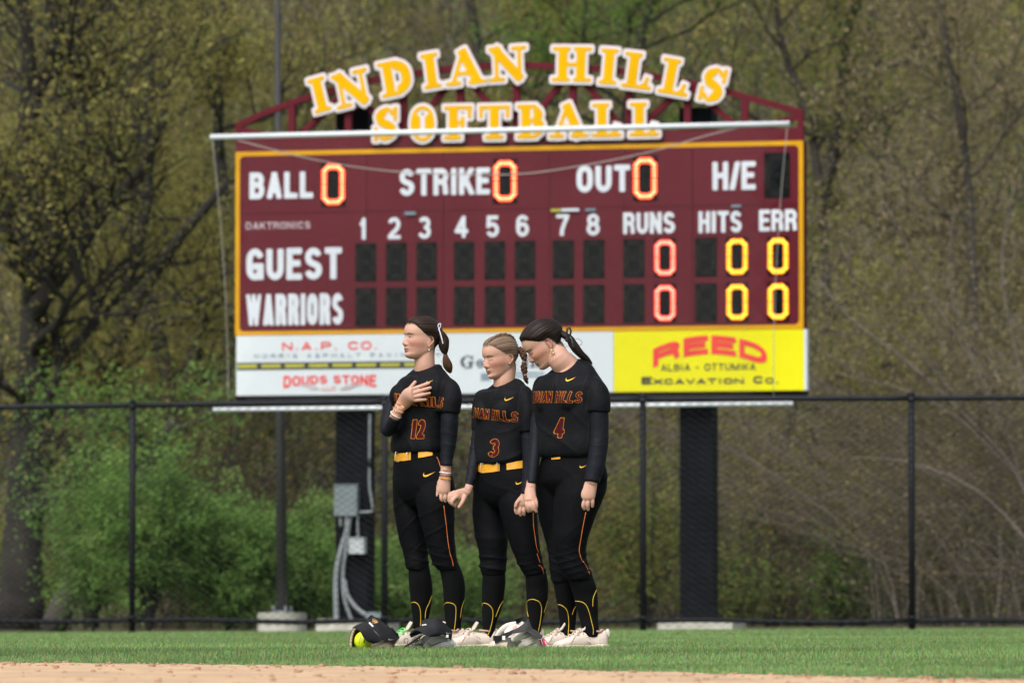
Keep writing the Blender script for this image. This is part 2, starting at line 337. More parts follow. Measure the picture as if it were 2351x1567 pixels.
SER = {
 'I': [L((.5, 0), (.5, 1)), Lt((.12, 0), (.88, 0)), Lt((.12, 1), (.88, 1))],
 'N': [Lt((.17, 0), (.17, 1)), L((.13, 1), (.86, 0)), Lt((.86, 0), (.86, 1)), Lt((0, 0), (.36, 0)), Lt((0, 1), (.25, 1)), Lt((.68, 1), (1.02, 1))],
 'D': [L((.2, 0), (.2, 1)), C([(.55, 1)]+arc(.5, .6, .45, .38, 75, 0)+arc(.5, .4, .45, .38, 0, -75)), Lt((0, 0), (.55, 0)), Lt((0, 1), (.55, 1))],
 'A': [Lt((.13, 0), (.46, 1)), L((.46, 1.02), (.84, 0)), Lt((.24, .3), (.66, .3)), Lt((-.02, 0), (.3, 0)), Lt((.62, 0), (1.02, 0))],
 'H': [L((.2, 0), (.2, 1)), L((.8, 0), (.8, 1)), Lt((.2, .5), (.8, .5)), Lt((0, 0), (.4, 0)), Lt((0, 1), (.4, 1)), Lt((.6, 0), (1, 0)), Lt((.6, 1), (1, 1))],
 'L': [L((.25, 0), (.25, 1)), Lt((0, 1), (.52, 1)), Lt((0, 0), (.98, 0)), Ct([(.7, .02), (.9, .1), (.98, .34)])],
 'S': [C(arc(.48, .74, .36, .22, 100, 180, 6)+[(.22, .58), (.5, .5), (.78, .4)]+arc(.52, .26, .36, .22, 0, -80, 7), .9), Ct(arc(.5, .72, .42, .27, 100, 15, 7)), Lt((.93, .66), (.93, 1)), Ct(arc(.48, .27, .42, .27, -80, -165, 7)), Lt((.04, 0), (.04, .34))],
 'O': [C(arc(.22, .5, .02, .2, 90, 270, 5)), C(arc(.78, .5, .02, .2, 90, -90, 5)), Ct(arc(.5, .62, .42, .4, 0, 180, 13)), Ct(arc(.5, .38, .42, .4, 180, 360, 13)), C(arc(.5, .5, .33, .4, 140, 220, 7)), C(arc(.5, .5, .33, .4, -40, 40, 7))],
 'F': [L((.25, 0), (.25, 1)), Lt((0, 1), (.98, 1)), Lt((.96, .7), (.96, 1)), Lt((.25, .5), (.68, .5)), Lt((.68, .36), (.68, .64)), Lt((0, 0), (.55, 0))],
 'T': [L((.5, 0), (.5, 1)), Lt((.02, 1), (.98, 1)), Lt((.03, .7), (.03, 1)), Lt((.97, .7), (.97, 1)), Lt((.24, 0), (.76, 0))],
 'B': [L((.2, 0), (.2, 1)), C(arc(.5, .76, .3, .2, 65, -65, 7), .9), C(arc(.52, .27, .36, .22, 70, -70, 7)), Lt((0, 0), (.6, 0)), Lt((0, 1), (.58, 1)), Lt((.2, .52), (.6, .52))],
 'G': [C(arc(.5, .5, .42, .44, 110, 250, 9)), Ct(arc(.5, .55, .42, .45, 110, 25, 6)), Ct(arc(.5, .45, .42, .45, 250, 330, 6)), L((.82, .05), (.82, .4)), Lt((.6, .44), (1.02, .44)), Lt((.9, .68), (.9, 1))],
 'o': [C(arc(.22, .35, .02, .12, 90, 270, 5)), C(arc(.78, .35, .02, .12, 90, -90, 5)), Ct(arc(.5, .35, .36, .32, 0, 360, 17))],
 'd': [C(arc(.25, .35, .02, .14, 90, 270, 5)), Ct(arc(.5, .35, .36, .32, 60, 300, 13)), L((.8, 0), (.8, 1)), Lt((.6, 1), (.8, 1)), Lt((.8, 0), (1, 0))],
 'i': [L((.5, 0), (.5, .62)), Lt((.2, 0), (.8, 0)), Lt((.25, .62), (.5, .62)), L((.5, .88), (.5, .9))],
 'n': [L((.2, 0), (.2, .62)), L((.78, 0), (.78, .45)), Ct([(.2, .45), (.45, .66), (.7, .6), (.78, .45)]), Lt((0, 0), (.38, 0)), Lt((.6, 0), (1, 0)), Lt((0, .62), (.2, .62))],
}
def field(strokes, w, h, t, gx, gy, clip=True):
    f = np.full(gx.shape, 9e9)
    for kind, pts, tm in strokes:
        tt = t*tm
        if kind == 'L' and tm == 1 and len(pts) == 1: continue
        q = [(t/2+x*(w-t) if kind != 'L' or tm == 1 else tt/2+x*(w-tt), (tt/2+y*(h-tt))) for x, y in pts]
        closed = kind == 'C' and len(q) > 12 and abs(pts[0][0]-pts[-1][0]) < .01 and abs(pts[0][1]-pts[-1][1]) < .4
        if closed: q.append(q[0])
        for k in range(len(q)-1):
            if q[k] == q[k+1] or abs(q[k][0]-q[k+1][0])+abs(q[k][1]-q[k+1][1]) < 1e-6: continue
            a, b = np.array(q[k]), np.array(q[k+1]); d = b-a; Ls = np.linalg.norm(d)+1e-9; d /= Ls
            rx, ry = gx-a[0], gy-a[1]; al = rx*d[0]+ry*d[1]; ac = np.abs(-rx*d[1]+ry*d[0])
            if kind == 'L':
                ex = tt/2; qx = np.abs(al-Ls/2)-(Ls/2+ex); qy = ac-tt/2
                dd = np.hypot(np.maximum(qx, 0), np.maximum(qy, 0))+np.minimum(np.maximum(qx, qy), 0)
            else:
                al2 = np.clip(al, 0, Ls); dd = np.hypot(al-al2, ac)-tt/2
                if k == 0 and not closed: dd = np.maximum(dd, -al)
                if k == len(q)-2 and not closed: dd = np.maximum(dd, al-Ls)
            f = np.minimum(f, dd)
    if clip:
        f = np.maximum(f, np.maximum(-gy, gy-h)); 
    return f
def poly_from_field(f, x, y, iso, maxrun=8):
    """marching squares on f<iso; returns 2D verts, quads, tris, boundary segments"""
    g = f-iso; ny, nx = g.shape; V = []; Q = []; T = []; B = []
    ins = g < 0; full = ins[:-1, :-1] & ins[1:, :-1] & ins[:-1, 1:] & ins[1:, 1:]; anyi = ins[:-1, :-1] | ins[1:, :-1] | ins[:-1, 1:] | ins[1:, 1:]
    for j in range(ny-1):
        i = 0
        while i < nx-1:
            if full[j, i]:
                i0 = i
                while i < nx-1 and full[j, i] and i-i0 < maxrun: i += 1
                k = len(V); V += [(x[i0], y[j]), (x[i], y[j]), (x[i], y[j+1]), (x[i0], y[j+1])]; Q.append((k, k+1, k+2, k+3)); continue
            if anyi[j, i]:
                c = [(x[i], y[j], g[j, i]), (x[i+1], y[j], g[j, i+1]), (x[i+1], y[j+1], g[j+1, i+1]), (x[i], y[j+1], g[j+1, i])]
                pl = []; cr = []
                for k in range(4):
                    a, b = c[k], c[(k+1) % 4]
                    if a[2] < 0: pl.append((a[0], a[1]))
                    if (a[2] < 0) != (b[2] < 0):
                        s = a[2]/(a[2]-b[2]); p = (a[0]+(b[0]-a[0])*s, a[1]+(b[1]-a[1])*s); pl.append(p); cr.append((p, a[2] < 0))
                k = len(V); V += pl
                for q in range(1, len(pl)-1): T.append((k, k+q, k+q+1))
                if len(cr) >= 2:
                    o = [p for p, s in cr if s]; e = [p for p, s in cr if not s]
                    for a, b in zip(o, e): B.append((a, b))
            i += 1
    return np.array(V).reshape(-1, 2), Q, T, B
_gc = {}
def glyph(ch, w, h, t, iso=0., res=24, font=LET, maxrun=8, slant=0, clip=True):
    key = (ch, round(w, 4), round(h, 4), round(t, 4), iso, res, id(font), maxrun, clip)
    if key not in _gc:
        st = h/res; m = max(iso, 0)+1.5*st; x = np.arange(-m-.2*w*0, w+m+st, st); y = np.arange(-m, h+m+st, st); gx, gy = np.meshgrid(x, y)
        _gc[key] = poly_from_field(field(font[ch], w, h, t, gx, gy, clip), x, y, iso, maxrun)
    return _gc[key]
def text_layout(s, w, gap=.16):
    ww = [WID.get(c.upper() if c.upper() in WID else c, 1.) for c in s]; u = w/(sum(ww)+gap*(len(s)-1)); x = 0; out = []
    for c, q in zip(s, ww): out.append((c, x, q*u)); x += (q+gap)*u
    return out, u
def place_poly(mb, g, fn, off, depth=0):
    """fn(x,y,off)->3D ; flat face at off, side walls back to off-depth"""
    V, Q, T, B = g
    if not len(V): return
    mb.add(np.array([fn(x, y, off) for x, y in V]), Q if len(Q) else None, T if len(T) else None)
    if depth and B:
        W = [];
        for a, b in B: W += [fn(*a, off), fn(*b, off), fn(*b, off-depth), fn(*a, off-depth)]
        mb.add(np.array(W), np.arange(len(W)).reshape(-1, 4))
def smoothstep(a, b, x): t = np.clip((x-a)/(b-a), 0, 1); return t*t*(3-2*t)
# ------------------------------------------------------------------ scoreboard
DL, DR = 70.9, 69.15
BL = P(540, 770, DL); BR = P(1848, 752, DR); es = BR-BL; es[2] = 0; BW = np.linalg.norm(es); es /= BW
bn = np.cross(es, [0, 0, 1.]); bn /= np.linalg.norm(bn)      # towards the camera
if bn[1] > 0: bn = -bn
B0 = np.array([BL[0], BL[1], 0.])
def bd(s, z, off=0.): return B0+es*s+np.array([0, 0, z])+bn*off
def bpx(u, v, off=0.):
    d = pdir(u, v); o = np.array([0, 0, CH]); q = B0+bn*off; t = ((q-o) @ bn)/(d @ bn); p = o+d*t; r = p-q; return r @ es, p[2]
BAX = np.array([es, bn, [0, 0, 1.]])
def bbox3(mb, s0, s1, z0, z1, o0, o1): mb.box(bd((s0+s1)/2, (z0+z1)/2, (o0+o1)/2), (abs(s1-s0)/2, abs(o1-o0)/2, abs(z1-z0)/2), BAX)
MAR = (.105, .0155, .024)
M['maroon'] = mat('maroon_paint', (.098, .0135, .0215), .85, var=(1.3, .08), spec=.08)
M['gold'] = mat('gold_paint', (.56, .28, .008), .7, var=(4, .08), spec=.1)
M['amber'] = mat('amber_letter_face', (.64, .345, .003), .85, var=(2, .06), spec=.05)
M['white'] = mat('white_paint', (.56, .60, .66), .8, var=(3, .05), spec=.1)
M['cream'] = mat('cream_white_edge', (.58, .56, .58), .8, var=(3, .05))
M['adwhite'] = mat('white_ad_panel', (.56, .61, .65), .85, var=(1.5, .04), spec=.08)
M['adyellow'] = mat('yellow_ad_panel', (.66, .62, .012), .85, var=(1.5, .04), spec=.08)
M['adred'] = mat('red_print', (.68, .03, .025), .5, var=(4, .08)); M['adgrey'] = mat('grey_blue_print', (.16, .22, .28), .5, var=(4, .1))
M['adblack'] = mat('black_print', (.015, .018, .022), .5, var=(4, .1)); M['navy'] = mat('navy_print', (.02, .03, .06), .5, var=(4, .1))
M['roady'] = mat('road_stripe_yellow', (.38, .37, .03), .5, var=(8, .1)); M['redline'] = mat('thin_red_grey_print', (.6, .42, .44), .5, var=(8, .1))
M['black'] = mat('black_steel', (.005, .006, .008), .8, var=(5, .3), spec=.1); M['blackpanel'] = mat('black_digit_face', (.0045, .006, .007), .9, var=(20, .4), spec=.08)
M['ledoff'] = mat('unlit_lamp', (.016, .017, .014), .9, var=(30, .3), spec=.1)
def ledmat(name, rim, core):
    m = mat(name, (.02, .01, .01), .5, emit=(core, 1.0)); return m
M['ledred'] = mat('red_lamp', (.05, .01, .01), .4, emit=((1., .075, .018), 2.6)); M['ledredc'] = mat('red_lamp_core', (.05, .01, .01), .4, emit=((1., .36, .15), 3.0))
M['ledpink'] = mat('scarlet_lamp', (.05, .01, .01), .4, emit=((1., .06, .035), 2.4)); M['ledpinkc'] = mat('scarlet_lamp_core', (.05, .01, .01), .4, emit=((1., .36, .24), 2.4))
M['ledamb'] = mat('amber_lamp', (.05, .02, .01), .4, emit=((1., .30, .006), 1.9)); M['ledambc'] = mat('amber_lamp_core', (.05, .02, .01), .4, emit=((1., .62, .04), 2.1))
M['aluminium'] = mat('white_pipe', (.60, .63, .67), .6, var=(2, .08), spec=.2); M['conc'] = mat('pale_concrete', (.40, .39, .34), .9, var=(5, .25), bump=(12, .01))
SB = empty('scoreboard', bd(BW/2, 0), 'maroon softball scoreboard with arched gold lettering and lit zeros behind the fence', 'scoreboard')
s0, zt = bpx(541, 350); _, zb = bpx(541, 771); s1 = bpx(1844, 322)[0]
zt = bpx(1190, 336)[1]; zb = bpx(1190, 762)[1]
# cabinet sections: three columns by two tiers, with seams
sx = [s0]+[bpx(u, 420)[0] for u in (842, 1018, 1262, 1432, 1590)]+[s1]
zm = bpx(1190, 480)[1]
for z0, z1 in ((zb, zm-.004), (zm+.004, zt)):
    for a, b in zip(sx[:-1], sx[1:]):
        mb = MB(); bbox3(mb, a+.004, b-.004, z0, z1, -.25, 0); mb.build('panel', M['maroon'], SB, smooth=False)
mb = MB(); bbox3(mb, s0+.02, s1-.02, zb+.02, zt-.02, -.27, -.02); mb.build('cabinet', M['black'], SB, smooth=False)
bw = .055; ib = MB(); of = .004     # gold border line
for a in ((s0, s1, zt-bw, zt), (s0, s1, zb, zb+bw*.9), (s0, s0+bw, zb+bw*.9, zt-bw), (s1-bw, s1, zb+bw*.9, zt-bw)): bbox3(ib, *a, .001, of)
for cs, cz, dx, dz in ((s0+bw, zt-bw, 1, -1), (s1-bw, zt-bw, -1, -1), (s0+bw, zb+bw*.9, 1, 1), (s1-bw, zb+bw*.9, -1, 1)):
    r = .06; pts = [bd(cs, cz, of)]+[bd(cs+dx*(r-r*math.sin(q)), cz+dz*(r-r*math.cos(q)), of) for q in np.linspace(0, math.pi/2, 6)]
    ib.add(pts, None, [[0, k, k+1] for k in range(1, 6)])
ib.build('border_stripe', M['gold'], SB, smooth=False)
def board_text(s, u0, u1, v0, v1, m, t=.2, name=None, gap=.16, off=.006, res=22, font=LET, warp=None, parent=None, depth=.003, bold=0, uref=None):
    uc = (u0+u1)/2; sa, _ = bpx(u0, (v0+v1)/2); sb_, _ = bpx(u1, (v0+v1)/2); zt_, zb_ = bpx(uc, v0)[1], bpx(uc, v1)[1]
    H = zt_-zb_; lay, u = text_layout(s, sb_-sa, gap); mb = MB()
    for c, x, ww in lay:
        if c in ' _': continue
        tt = t*H; ww2 = ww
        if c == 'I' and font is LET: ww2 = tt; x = x+(ww-tt)/2
        g = glyph(c, ww2, H, tt, bold, res, font)
        fn = (lambda X, Y_, o, x=x: bd(sa+x+X, zb_+Y_, o)) if warp is None else (lambda X, Y_, o, x=x: bd(*warp(sa+x+X, zb_+Y_, sa, sb_, zb_, zt_), o))
        place_poly(mb, g, fn, off, depth)
    return mb.build(name or 'lettering', m, parent or SB, smooth=False)
W = M['white']
board_text('BALL', 573, 719, 395, 456, W, .21); board_text('STRIKE', 917, 1125, 386.5, 448, W, .2, gap=.14); board_text('OUT', 1324, 1447, 379, 441, W, .21)
board_text('H/E', 1636, 1735, 371, 436, W, .19, gap=.05)
board_text('GUEST', 566, 785, 569, 642, W, .2); board_text('WARRIORS', 565, 788, 674, 746, W, .155, gap=.15)
board_text('DAKTRONICS', 565, 713, 509.5, 525.5, mat('pale_print', (.45, .36, .40), .5, var=(8, .1)), .17, gap=.22)
for d_, u in zip('12345678', (836, 905, 975, 1060, 1131, 1200, 1292, 1362)):
    vc = 525-(u-837)*.0185; board_text(d_, u-15, u+15 if d_ != '1' else u+10, vc-25, vc+25, W, .18)
board_text('RUNS', 1431, 1550, 487, 536.5, W, .19, gap=.13); board_text('HITS', 1604, 1703, 484.5, 534, W, .19, gap=.13); board_text('ERR', 1743, 1830, 481, 530, W, .19, gap=.13)
# digit windows with seven-segment lamps
def segs8(w_, h_, c_):      # centre lines of the seven segments in a unit digit; c_ = corner cut
    a, b = w_/2, h_/2
    return {'a': [(-a+c_, b), (a-c_, b)], 'b': [(a, b-c_), (a, c_*.45)], 'c': [(a, -c_*.45), (a, -b+c_)], 'd': [(a-c_, -b), (-a+c_, -b)],
            'e': [(-a, -b+c_), (-a, -c_*.45)], 'f': [(-a, c_*.45), (-a, b-c_)], 'g': [(-a+c_, 0), (a-c_, 0)]}
def digit(u0, u1, zc, hh, lit=None, zw=None):
    sa, sb_ = bpx(u0, 600)[0], bpx(u1, 600)[0]; sc = (sa+sb_)/2
    mb = MB(); bbox3(mb, sa, sb_, zc-hh/2, zc+hh/2, .001, .008); pn = mb.build('digit_window', M['blackpanel'], SB, smooth=False)
    wd, hd = (sb_-sa)*.74, hh*.79; S = segs8(wd, hd, .055*hh/.47*.9); dots = MB(); cores = MB(); r = (.0138 if lit else .0125)*hh/.47
    for k, (p, q) in S.items():
        if lit and k == 'g': continue
        p, q = np.array(p), np.array(q); n = max(3, int(round(np.linalg.norm(q-p)/((.036 if lit else .031)*hh/.47)))); dn = q-p; dn = np.array([-dn[1], dn[0]])/np.linalg.norm(dn)
        for row in (-1, 0, 1):
            for i in range(n+1):
                e = .0 if row == 0 else .0
                x, y = p+(q-p)*(i/n)+dn*row*(.0195 if lit else .018)*hh/.47
                if row and i in (0, n) and k in 'g': continue
                (cores if (lit and row == 0) else dots).ell(bd(sc+x, zc+y, .009), (r, r*.6, r), BAX, n=6, m=4)
    if lit:
        for a0, (cx, cy) in {(0): (wd/2-.0495*hh/.47, hd/2-.0495*hh/.47), 1: (-wd/2+.0495*hh/.47, hd/2-.0495*hh/.47), 2: (-wd/2+.0495*hh/.47, -hd/2+.0495*hh/.47), 3: (wd/2-.0495*hh/.47, -hd/2+.0495*hh/.47)}.items():
            for q in (25, 65):
                an = R(a0*90+q)
                for row in (-1, 0, 1):
                    rr = .042*hh/.47+row*.0175*hh/.47; (cores if row == 0 else dots).ell(bd(sc+cx+rr*math.cos(an), zc+cy+rr*math.sin(an), .009), (r, r*.6, r), BAX, n=6, m=4)
        dots.build('lit_lamps', M[lit], pn)['kind'] = 'stuff'; cores.build('lit_lamp_cores', M[lit+'c'], pn)['kind'] = 'stuff'
    else: dots.build('unlit_lamps', M['ledoff'], pn)['kind'] = 'stuff'
hR = bpx(1065, 555)[1]-bpx(1065, 643)[1]; zg = bpx(1065, 599)[1]; zw_ = bpx(1065, 702)[1]
zg = (zg+bpx(1786, 587)[1])/2; zw_ = (zw_+bpx(1786, 691.5)[1])/2
cols = [(816, 864), (886, 934), (956, 1003), (1042, 1089), (1113, 1160), (1182, 1229), (1269, 1318), (1339, 1388), (1431, 1480), (1502, 1552, 'ledpink'), (1596, 1646), (1667, 1718, 'ledamb'), (1762, 1811, 'ledamb')]
for c in cols:
    for zc in (zg, zw_): digit(c[0], c[1], zc, hR, c[2] if len(c) > 2 else None)
hT = bpx(765, 373)[1]-bpx(765, 475)[1]
for u0, u1, vc, lit in ((737, 793, 423.5, 'ledred'), (1132, 1188, 415.5, 'ledred'), (1453.5, 1510, 409.5, 'ledred'), (1755, 1814, 402.5, None)):
    digit(u0, u1, bpx((u0+u1)/2, vc)[1], hT, lit)
for u0, u1, v0, v1, mm in ((930, 955, 487, 493, 'adgrey'), (1266, 1288, 480, 486, 'roady'), (1290, 1330, 479, 485, 'white'), (1345, 1368, 479, 484, 'adgrey'), (1680, 1702, 471, 476, 'adgrey')):
    a, z1 = bpx(u0, v0); b, z0 = bpx(u1, v1); mb = MB(); bbox3(mb, a, b, z0, z1, .001, .03); mb.build('label_plate', M[mm], SB, smooth=False)
# advertising panels
za0 = bpx(1190, 901.5)[1]; za1 = zb-.006
def panel(u0, u1, m, name='ad_panel', o1=.0):
    mb = MB(); a = bpx(u0, 830)[0]; b = bpx(u1, 830)[0]; bbox3(mb, a, b, za0, za1, -.12, o1); return mb.build(name, m, SB, smooth=False), a, b
AD1, a1, b1 = panel(542.5, 985, M['adwhite']); AD2, a2, b2 = panel(986, 1408, M['adwhite']); AD3, a3, b3 = panel(1409, 1846, M['adyellow'])
mb = MB(); bbox3(mb, b3+.002, b3+.035, za0, za1, -.12, .004); mb.build('edge_trim', M['white'], SB, smooth=False)
mb = MB(); bbox3(mb, s0, s1+.03, za0-.075, za0-.004, -.14, -.02); mb.build('lower_beam', M['black'], SB, smooth=False)
# road strip with yellow dashes
zr1, zr0 = bpx(570, 832)[1], bpx(570, 849)[1]; mb = MB(); bbox3(mb, a1+.01, b1, zr0, zr1, .001, .004); rd = mb.build('road_strip', M['adblack'], AD1, smooth=False)
per = bpx(600.3, 840)[0]-bpx(546, 840)[0]; sA = bpx(546, 840)[0]; dl = bpx(590, 840)[0]-sA; mb = MB()
for k in range(8):
    x0 = sA+per*k; zc = (zr0+zr1)/2; 
    if x0+dl > b1: break
    bbox3(mb, x0, x0+dl, zc-.02, zc+.022, .0045, .007)
mb.build('yellow_dashes', M['roady'], rd, smooth=False)
board_text('N.A.P._CO.', 648, 868, 784, 803, M['adred'], .2, parent=AD1, gap=.25)
board_text('NORRIS_ASPHALT_PAVING', 584, 950, 810.5, 820.5, M['adgrey'], .16, parent=AD1, gap=.75, res=14)
def dwarp(x, z, sa, sb_, z0, z1):
    q = (x-(sa+sb_)/2)/((sb_-sa)/2); f = (z1-z)/(z1-z0); return x, z1-(z1-z0)*f*(.78+.42*q*q)+.0*q
board_text('DOUDS STONE', 651, 864, 861, 885, M['adred'], .21, parent=AD1, warp=dwarp)
board_text('LLC', 740, 772, 887, 896, M['adred'], .18, parent=AD1, res=12)
mb = MB()
for sg in (-1, 1):
    for k in range(3):
        pts = [bd(*(lambda a: (a[0], a[1]))(bpx(757+sg*(24+q*48), 893-q*8-k*2.2+3*math.sin(q*5+k))), .006) for q in np.linspace(0, 1, 10)]
        mb.tube(pts, .004, 4)
mb.build('flourish', M['redline'], AD1)
SERW = dict(WID); 
def ser_text(s, spec, m, parent, t=.2):
    mb = MB()
    for c, u0, u1, v0, v1 in spec:
        sa, sb_ = bpx(u0, v1)[0], bpx(u1, v1)[0]; z1, z0 = bpx(u0, v0)[1], bpx(u0, v1)[1]; H = z1-z0
        place_poly(mb, glyph(c, sb_-sa, H, t*H, 0, 20, SER), lambda x, y, o: bd(sa+x, z0+y, o), .006, .003)
    mb.build('lettering', m, parent, smooth=False)
ser_text('Good', [('G', 1055, 1089, 815, 846), ('o', 1091, 1114, 815, 846), ('o', 1117, 1140, 815, 846), ('d', 1143, 1170, 814, 845), ('i', 1203, 1214, 812, 843), ('n', 1216, 1244, 812, 843)], M['navy'], AD2, .22)
for u0, u1, v0, v1 in ((1104, 1125, 856, 873), (1178, 1250, 854, 857), (1178, 1246, 862, 865)):
    a, z1 = bpx(u0, v0); b, z0 = bpx(u1, v1); mb = MB(); bbox3(mb, a, b, z0, z1, .001, .005); mb.build('printed_bar', M['adgrey'], AD2, smooth=False)
def rwarp(x, z, sa, sb_, z0, z1):
    q = (x-(sa+sb_)/2)/((sb_-sa)/2); return x, z-.17*(z1-z0)/.24*(q*q)*1.0+.0*q
board_text('REED', 1500, 1760, 770, 812, M['adred'], .27, parent=AD3, warp=rwarp, gap=.14, bold=.004)
board_text('ALBIA_-_OTTUMWA', 1518, 1735, 834, 850.5, M['adblack'], .16, parent=AD3, gap=.2, res=14)
board_text('E', 1473, 1497, 864.5, 882, M['adblack'], .27, parent=AD3, gap=.15); board_text('XCAVATION', 1500, 1708, 868, 881.5, M['adblack'], .27, parent=AD3, gap=.15)
board_text('C', 1730, 1752, 862.5, 880, M['adblack'], .27, parent=AD3); board_text('O.', 1757, 1789, 866.5, 880, M['adblack'], .27, parent=AD3)
# truss
def tp(u, v): return np.array(bpx(u, v, .0))
TR = MB(); tops = [(541, 290), (600, 261), (660, 238), (720, 218), (798, 198), (860, 182), (924, 172), (990, 162), (1055, 155), (1184, 149), (1314, 153), (1380, 158), (1443, 166), (1510, 177), (1577, 189), (1640, 203), (1709, 222), (1775, 240), (1841, 259)]
def tbar(p, q, wd=.038, o=-.05, nm='truss_bar', d=.04):
    a, b = tp(*p), tp(*q); mb = MB(); mb.bar(bd(*a, o), bd(*b, o), wd, d, bn); mb.build(nm, M['maroon'], SB, smooth=False)
for p, q in zip(tops[:-1], tops[1:]):
    tbar(p, (q[0]+1.5, q[1]), nm='top_chord')
z1 = zt+.16; mb = MB(); bbox3(mb, s0, s1, zt+.003, z1, -.1, -.01); mb.build('truss_base', M['maroon'], SB, smooth=False)
nodes = [546, 668, 798, 924, 1055, 1184, 1314, 1443, 1577, 1709, 1836]
def topv(u): return np.interp(u, [t_[0] for t_ in tops], [t_[1] for t_ in tops])
def botv(u): return 336-(u-546)*.0215-8
for u in nodes: tbar((u, topv(u)+5), (u, botv(u)+6), .042 if u not in (546, 1836) else .036, -.052)
for k in range(10):
    a, b = nodes[k], nodes[k+1]
    if k % 2 == 0: tbar((a+3, topv(a)+8), (b-3, botv(b)), .036, -.055, 'truss_diagonal')
    else: tbar((a+3, botv(a)), (b-3, topv(b)+8), .036, -.055, 'truss_diagonal')
# arched letters, each its own object with white edge and amber face
def big_letter(ch, uc, vc, rot, wpx, hpx):
    k = 1/186.6; c = np.array(bpx(uc, vc, .1)); w_, h_ = wpx*k*1.03, hpx*k; a = R(rot); ca, sa_ = math.cos(a), math.sin(a)
    t = .27*h_; fn = lambda x, y, o: bd(c[0]+(x-w_/2)*ca-(y-h_/2)*sa_, c[1]+(x-w_/2)*sa_+(y-h_/2)*ca, o)
    mb = MB(); place_poly(mb, glyph(ch, w_, h_, t, .046, 26, SER, clip=False), fn, .045, .03); bk = mb.build('sign_letter', M['maroon'], SB, smooth=False)
    mb = MB(); place_poly(mb, glyph(ch, w_, h_, t, .035, 26, SER, clip=False), fn, .055, .009); mb.build('white_edge', M['cream'], bk, smooth=False)
    mb = MB(); place_poly(mb, glyph(ch, w_, h_, t, 0, 30, SER, clip=False), fn, .062, .006); mb.build('amber_face', M['amber'], bk, smooth=False)
for a in (('I', 731, 217, 14, 50, 82), ('N', 805, 203, 12, 84, 82), ('D', 906, 178, 10, 76, 82), ('I', 987, 162, 8, 50, 82), ('A', 1066, 153, 4, 90, 82), ('N', 1163, 146, 2, 86, 80),
          ('H', 1311, 147, -2, 90, 80), ('I', 1396, 152, -5, 50, 82), ('L', 1464, 162, -8, 70, 82), ('L', 1550, 176.5, -11, 70, 82), ('S', 1636, 194, -13, 60, 82),
          ('S', 884, 284, 0, 60, 80), ('O', 968, 283, 0, 74, 80), ('F', 1050, 281, 0, 66, 78), ('T', 1133, 280, 0, 74, 78), ('B', 1220, 278, 0, 70, 78), ('A', 1304, 276.5, 0, 86, 78), ('L', 1392, 275, 0, 68, 78), ('L', 1478, 273, 0, 68, 78)): big_letter(*a)
# pillars and their concrete footings
for u0, u1, vb, lab in ((774, 848, 1426, 0), (1563, 1638, 1424, 1)):
    sa = bpx(u0, 1000, -.35)[0]; sb_ = bpx(u1, 1000, -.35)[0]; zt_ = bpx((u0+u1)/2, 248, -.35)[1]
    mb = MB(); bbox3(mb, sa, sb_, .05, zt_, -.62, -.28); pl = mb.build('pillar', M['black'], SB, smooth=False)
    mb = MB(); e = .2 if lab == 0 else .24; bbox3(mb, sa-e, sb_+e*1.2, -.3, .09, -.9, -.1); mb.build('concrete_footing', M['conc'], SB, smooth=False)
    if lab == 0: PS = (sa, sb_)
for u0, u1, v0, v1 in ((788, 812, 297, 306),): pass
# electrical boxes, conduits on the left pillar
M['elec'] = mat('grey_enclosure', (.145, .18, .19), .6, var=(4, .1)); M['cond'] = mat('grey_conduit', (.20, .22, .235), .6, var=(8, .15)); M['boxw'] = mat('pale_box', (.36, .39, .41), .6, var=(8, .1))
def ebox(u0, u1, v0, v1, m, nm):
    a, z1 = bpx(u0, v0, -.2); b, z0 = bpx(u1, v1, -.2); mb = MB(); bbox3(mb, a, b, z0, z1, -.278, -.14); bbox3(mb, a-.006, b+.006, z1, z1+.012, -.275, -.13)
    for zz in (z0+.03, z1-.03): bbox3(mb, a-.012, a, zz-.015, zz+.015, -.2, -.16)
    bbox3(mb, b-.03, b-.02, (z0+z1)/2-.03, (z0+z1)/2+.03, -.14, -.13)
    return mb.build(nm, m, SB, smooth=False)
ebox(770, 822, 1113, 1183, M['elec'], 'electrical_box'); ebox(804, 838, 1235, 1270, M['boxw'], 'junction_box')
for pts, r in (([(797, 1183), (797, 1215), (788, 1245), (776, 1290), (771, 1340), (773, 1436)], .034), ([(805, 1183), (800, 1215), (795, 1260), (788, 1310), (790, 1370), (812, 1436)], .022),
               ([(790, 1330), (800, 1370), (825, 1400), (852, 1416)], .026), ([(821, 1183), (822, 1236)], .014), ([(781, 1183), (783, 1208)], .02), ([(824, 1175), (850, 1174), (856, 1168), (852, 1140), (848, 1100), (849, 950)], .016)):
    Pn = catmull(np.array([[*bpx(u, v, -.2)] for u, v in pts]), 5); mb = MB(); mb.tube([bd(a, max(z, -.05), -.2) for a, z in Pn], r, 8); mb.build('conduit', M['cond'], SB)
mb = MB(); a, z1 = bpx(842, 1404, -.1); b, z0 = bpx(876, 1424, -.1); bbox3(mb, a, b, z0-.1, z1, -.25, -.05); mb.build('conduit_box', M['elec'], SB, smooth=False)
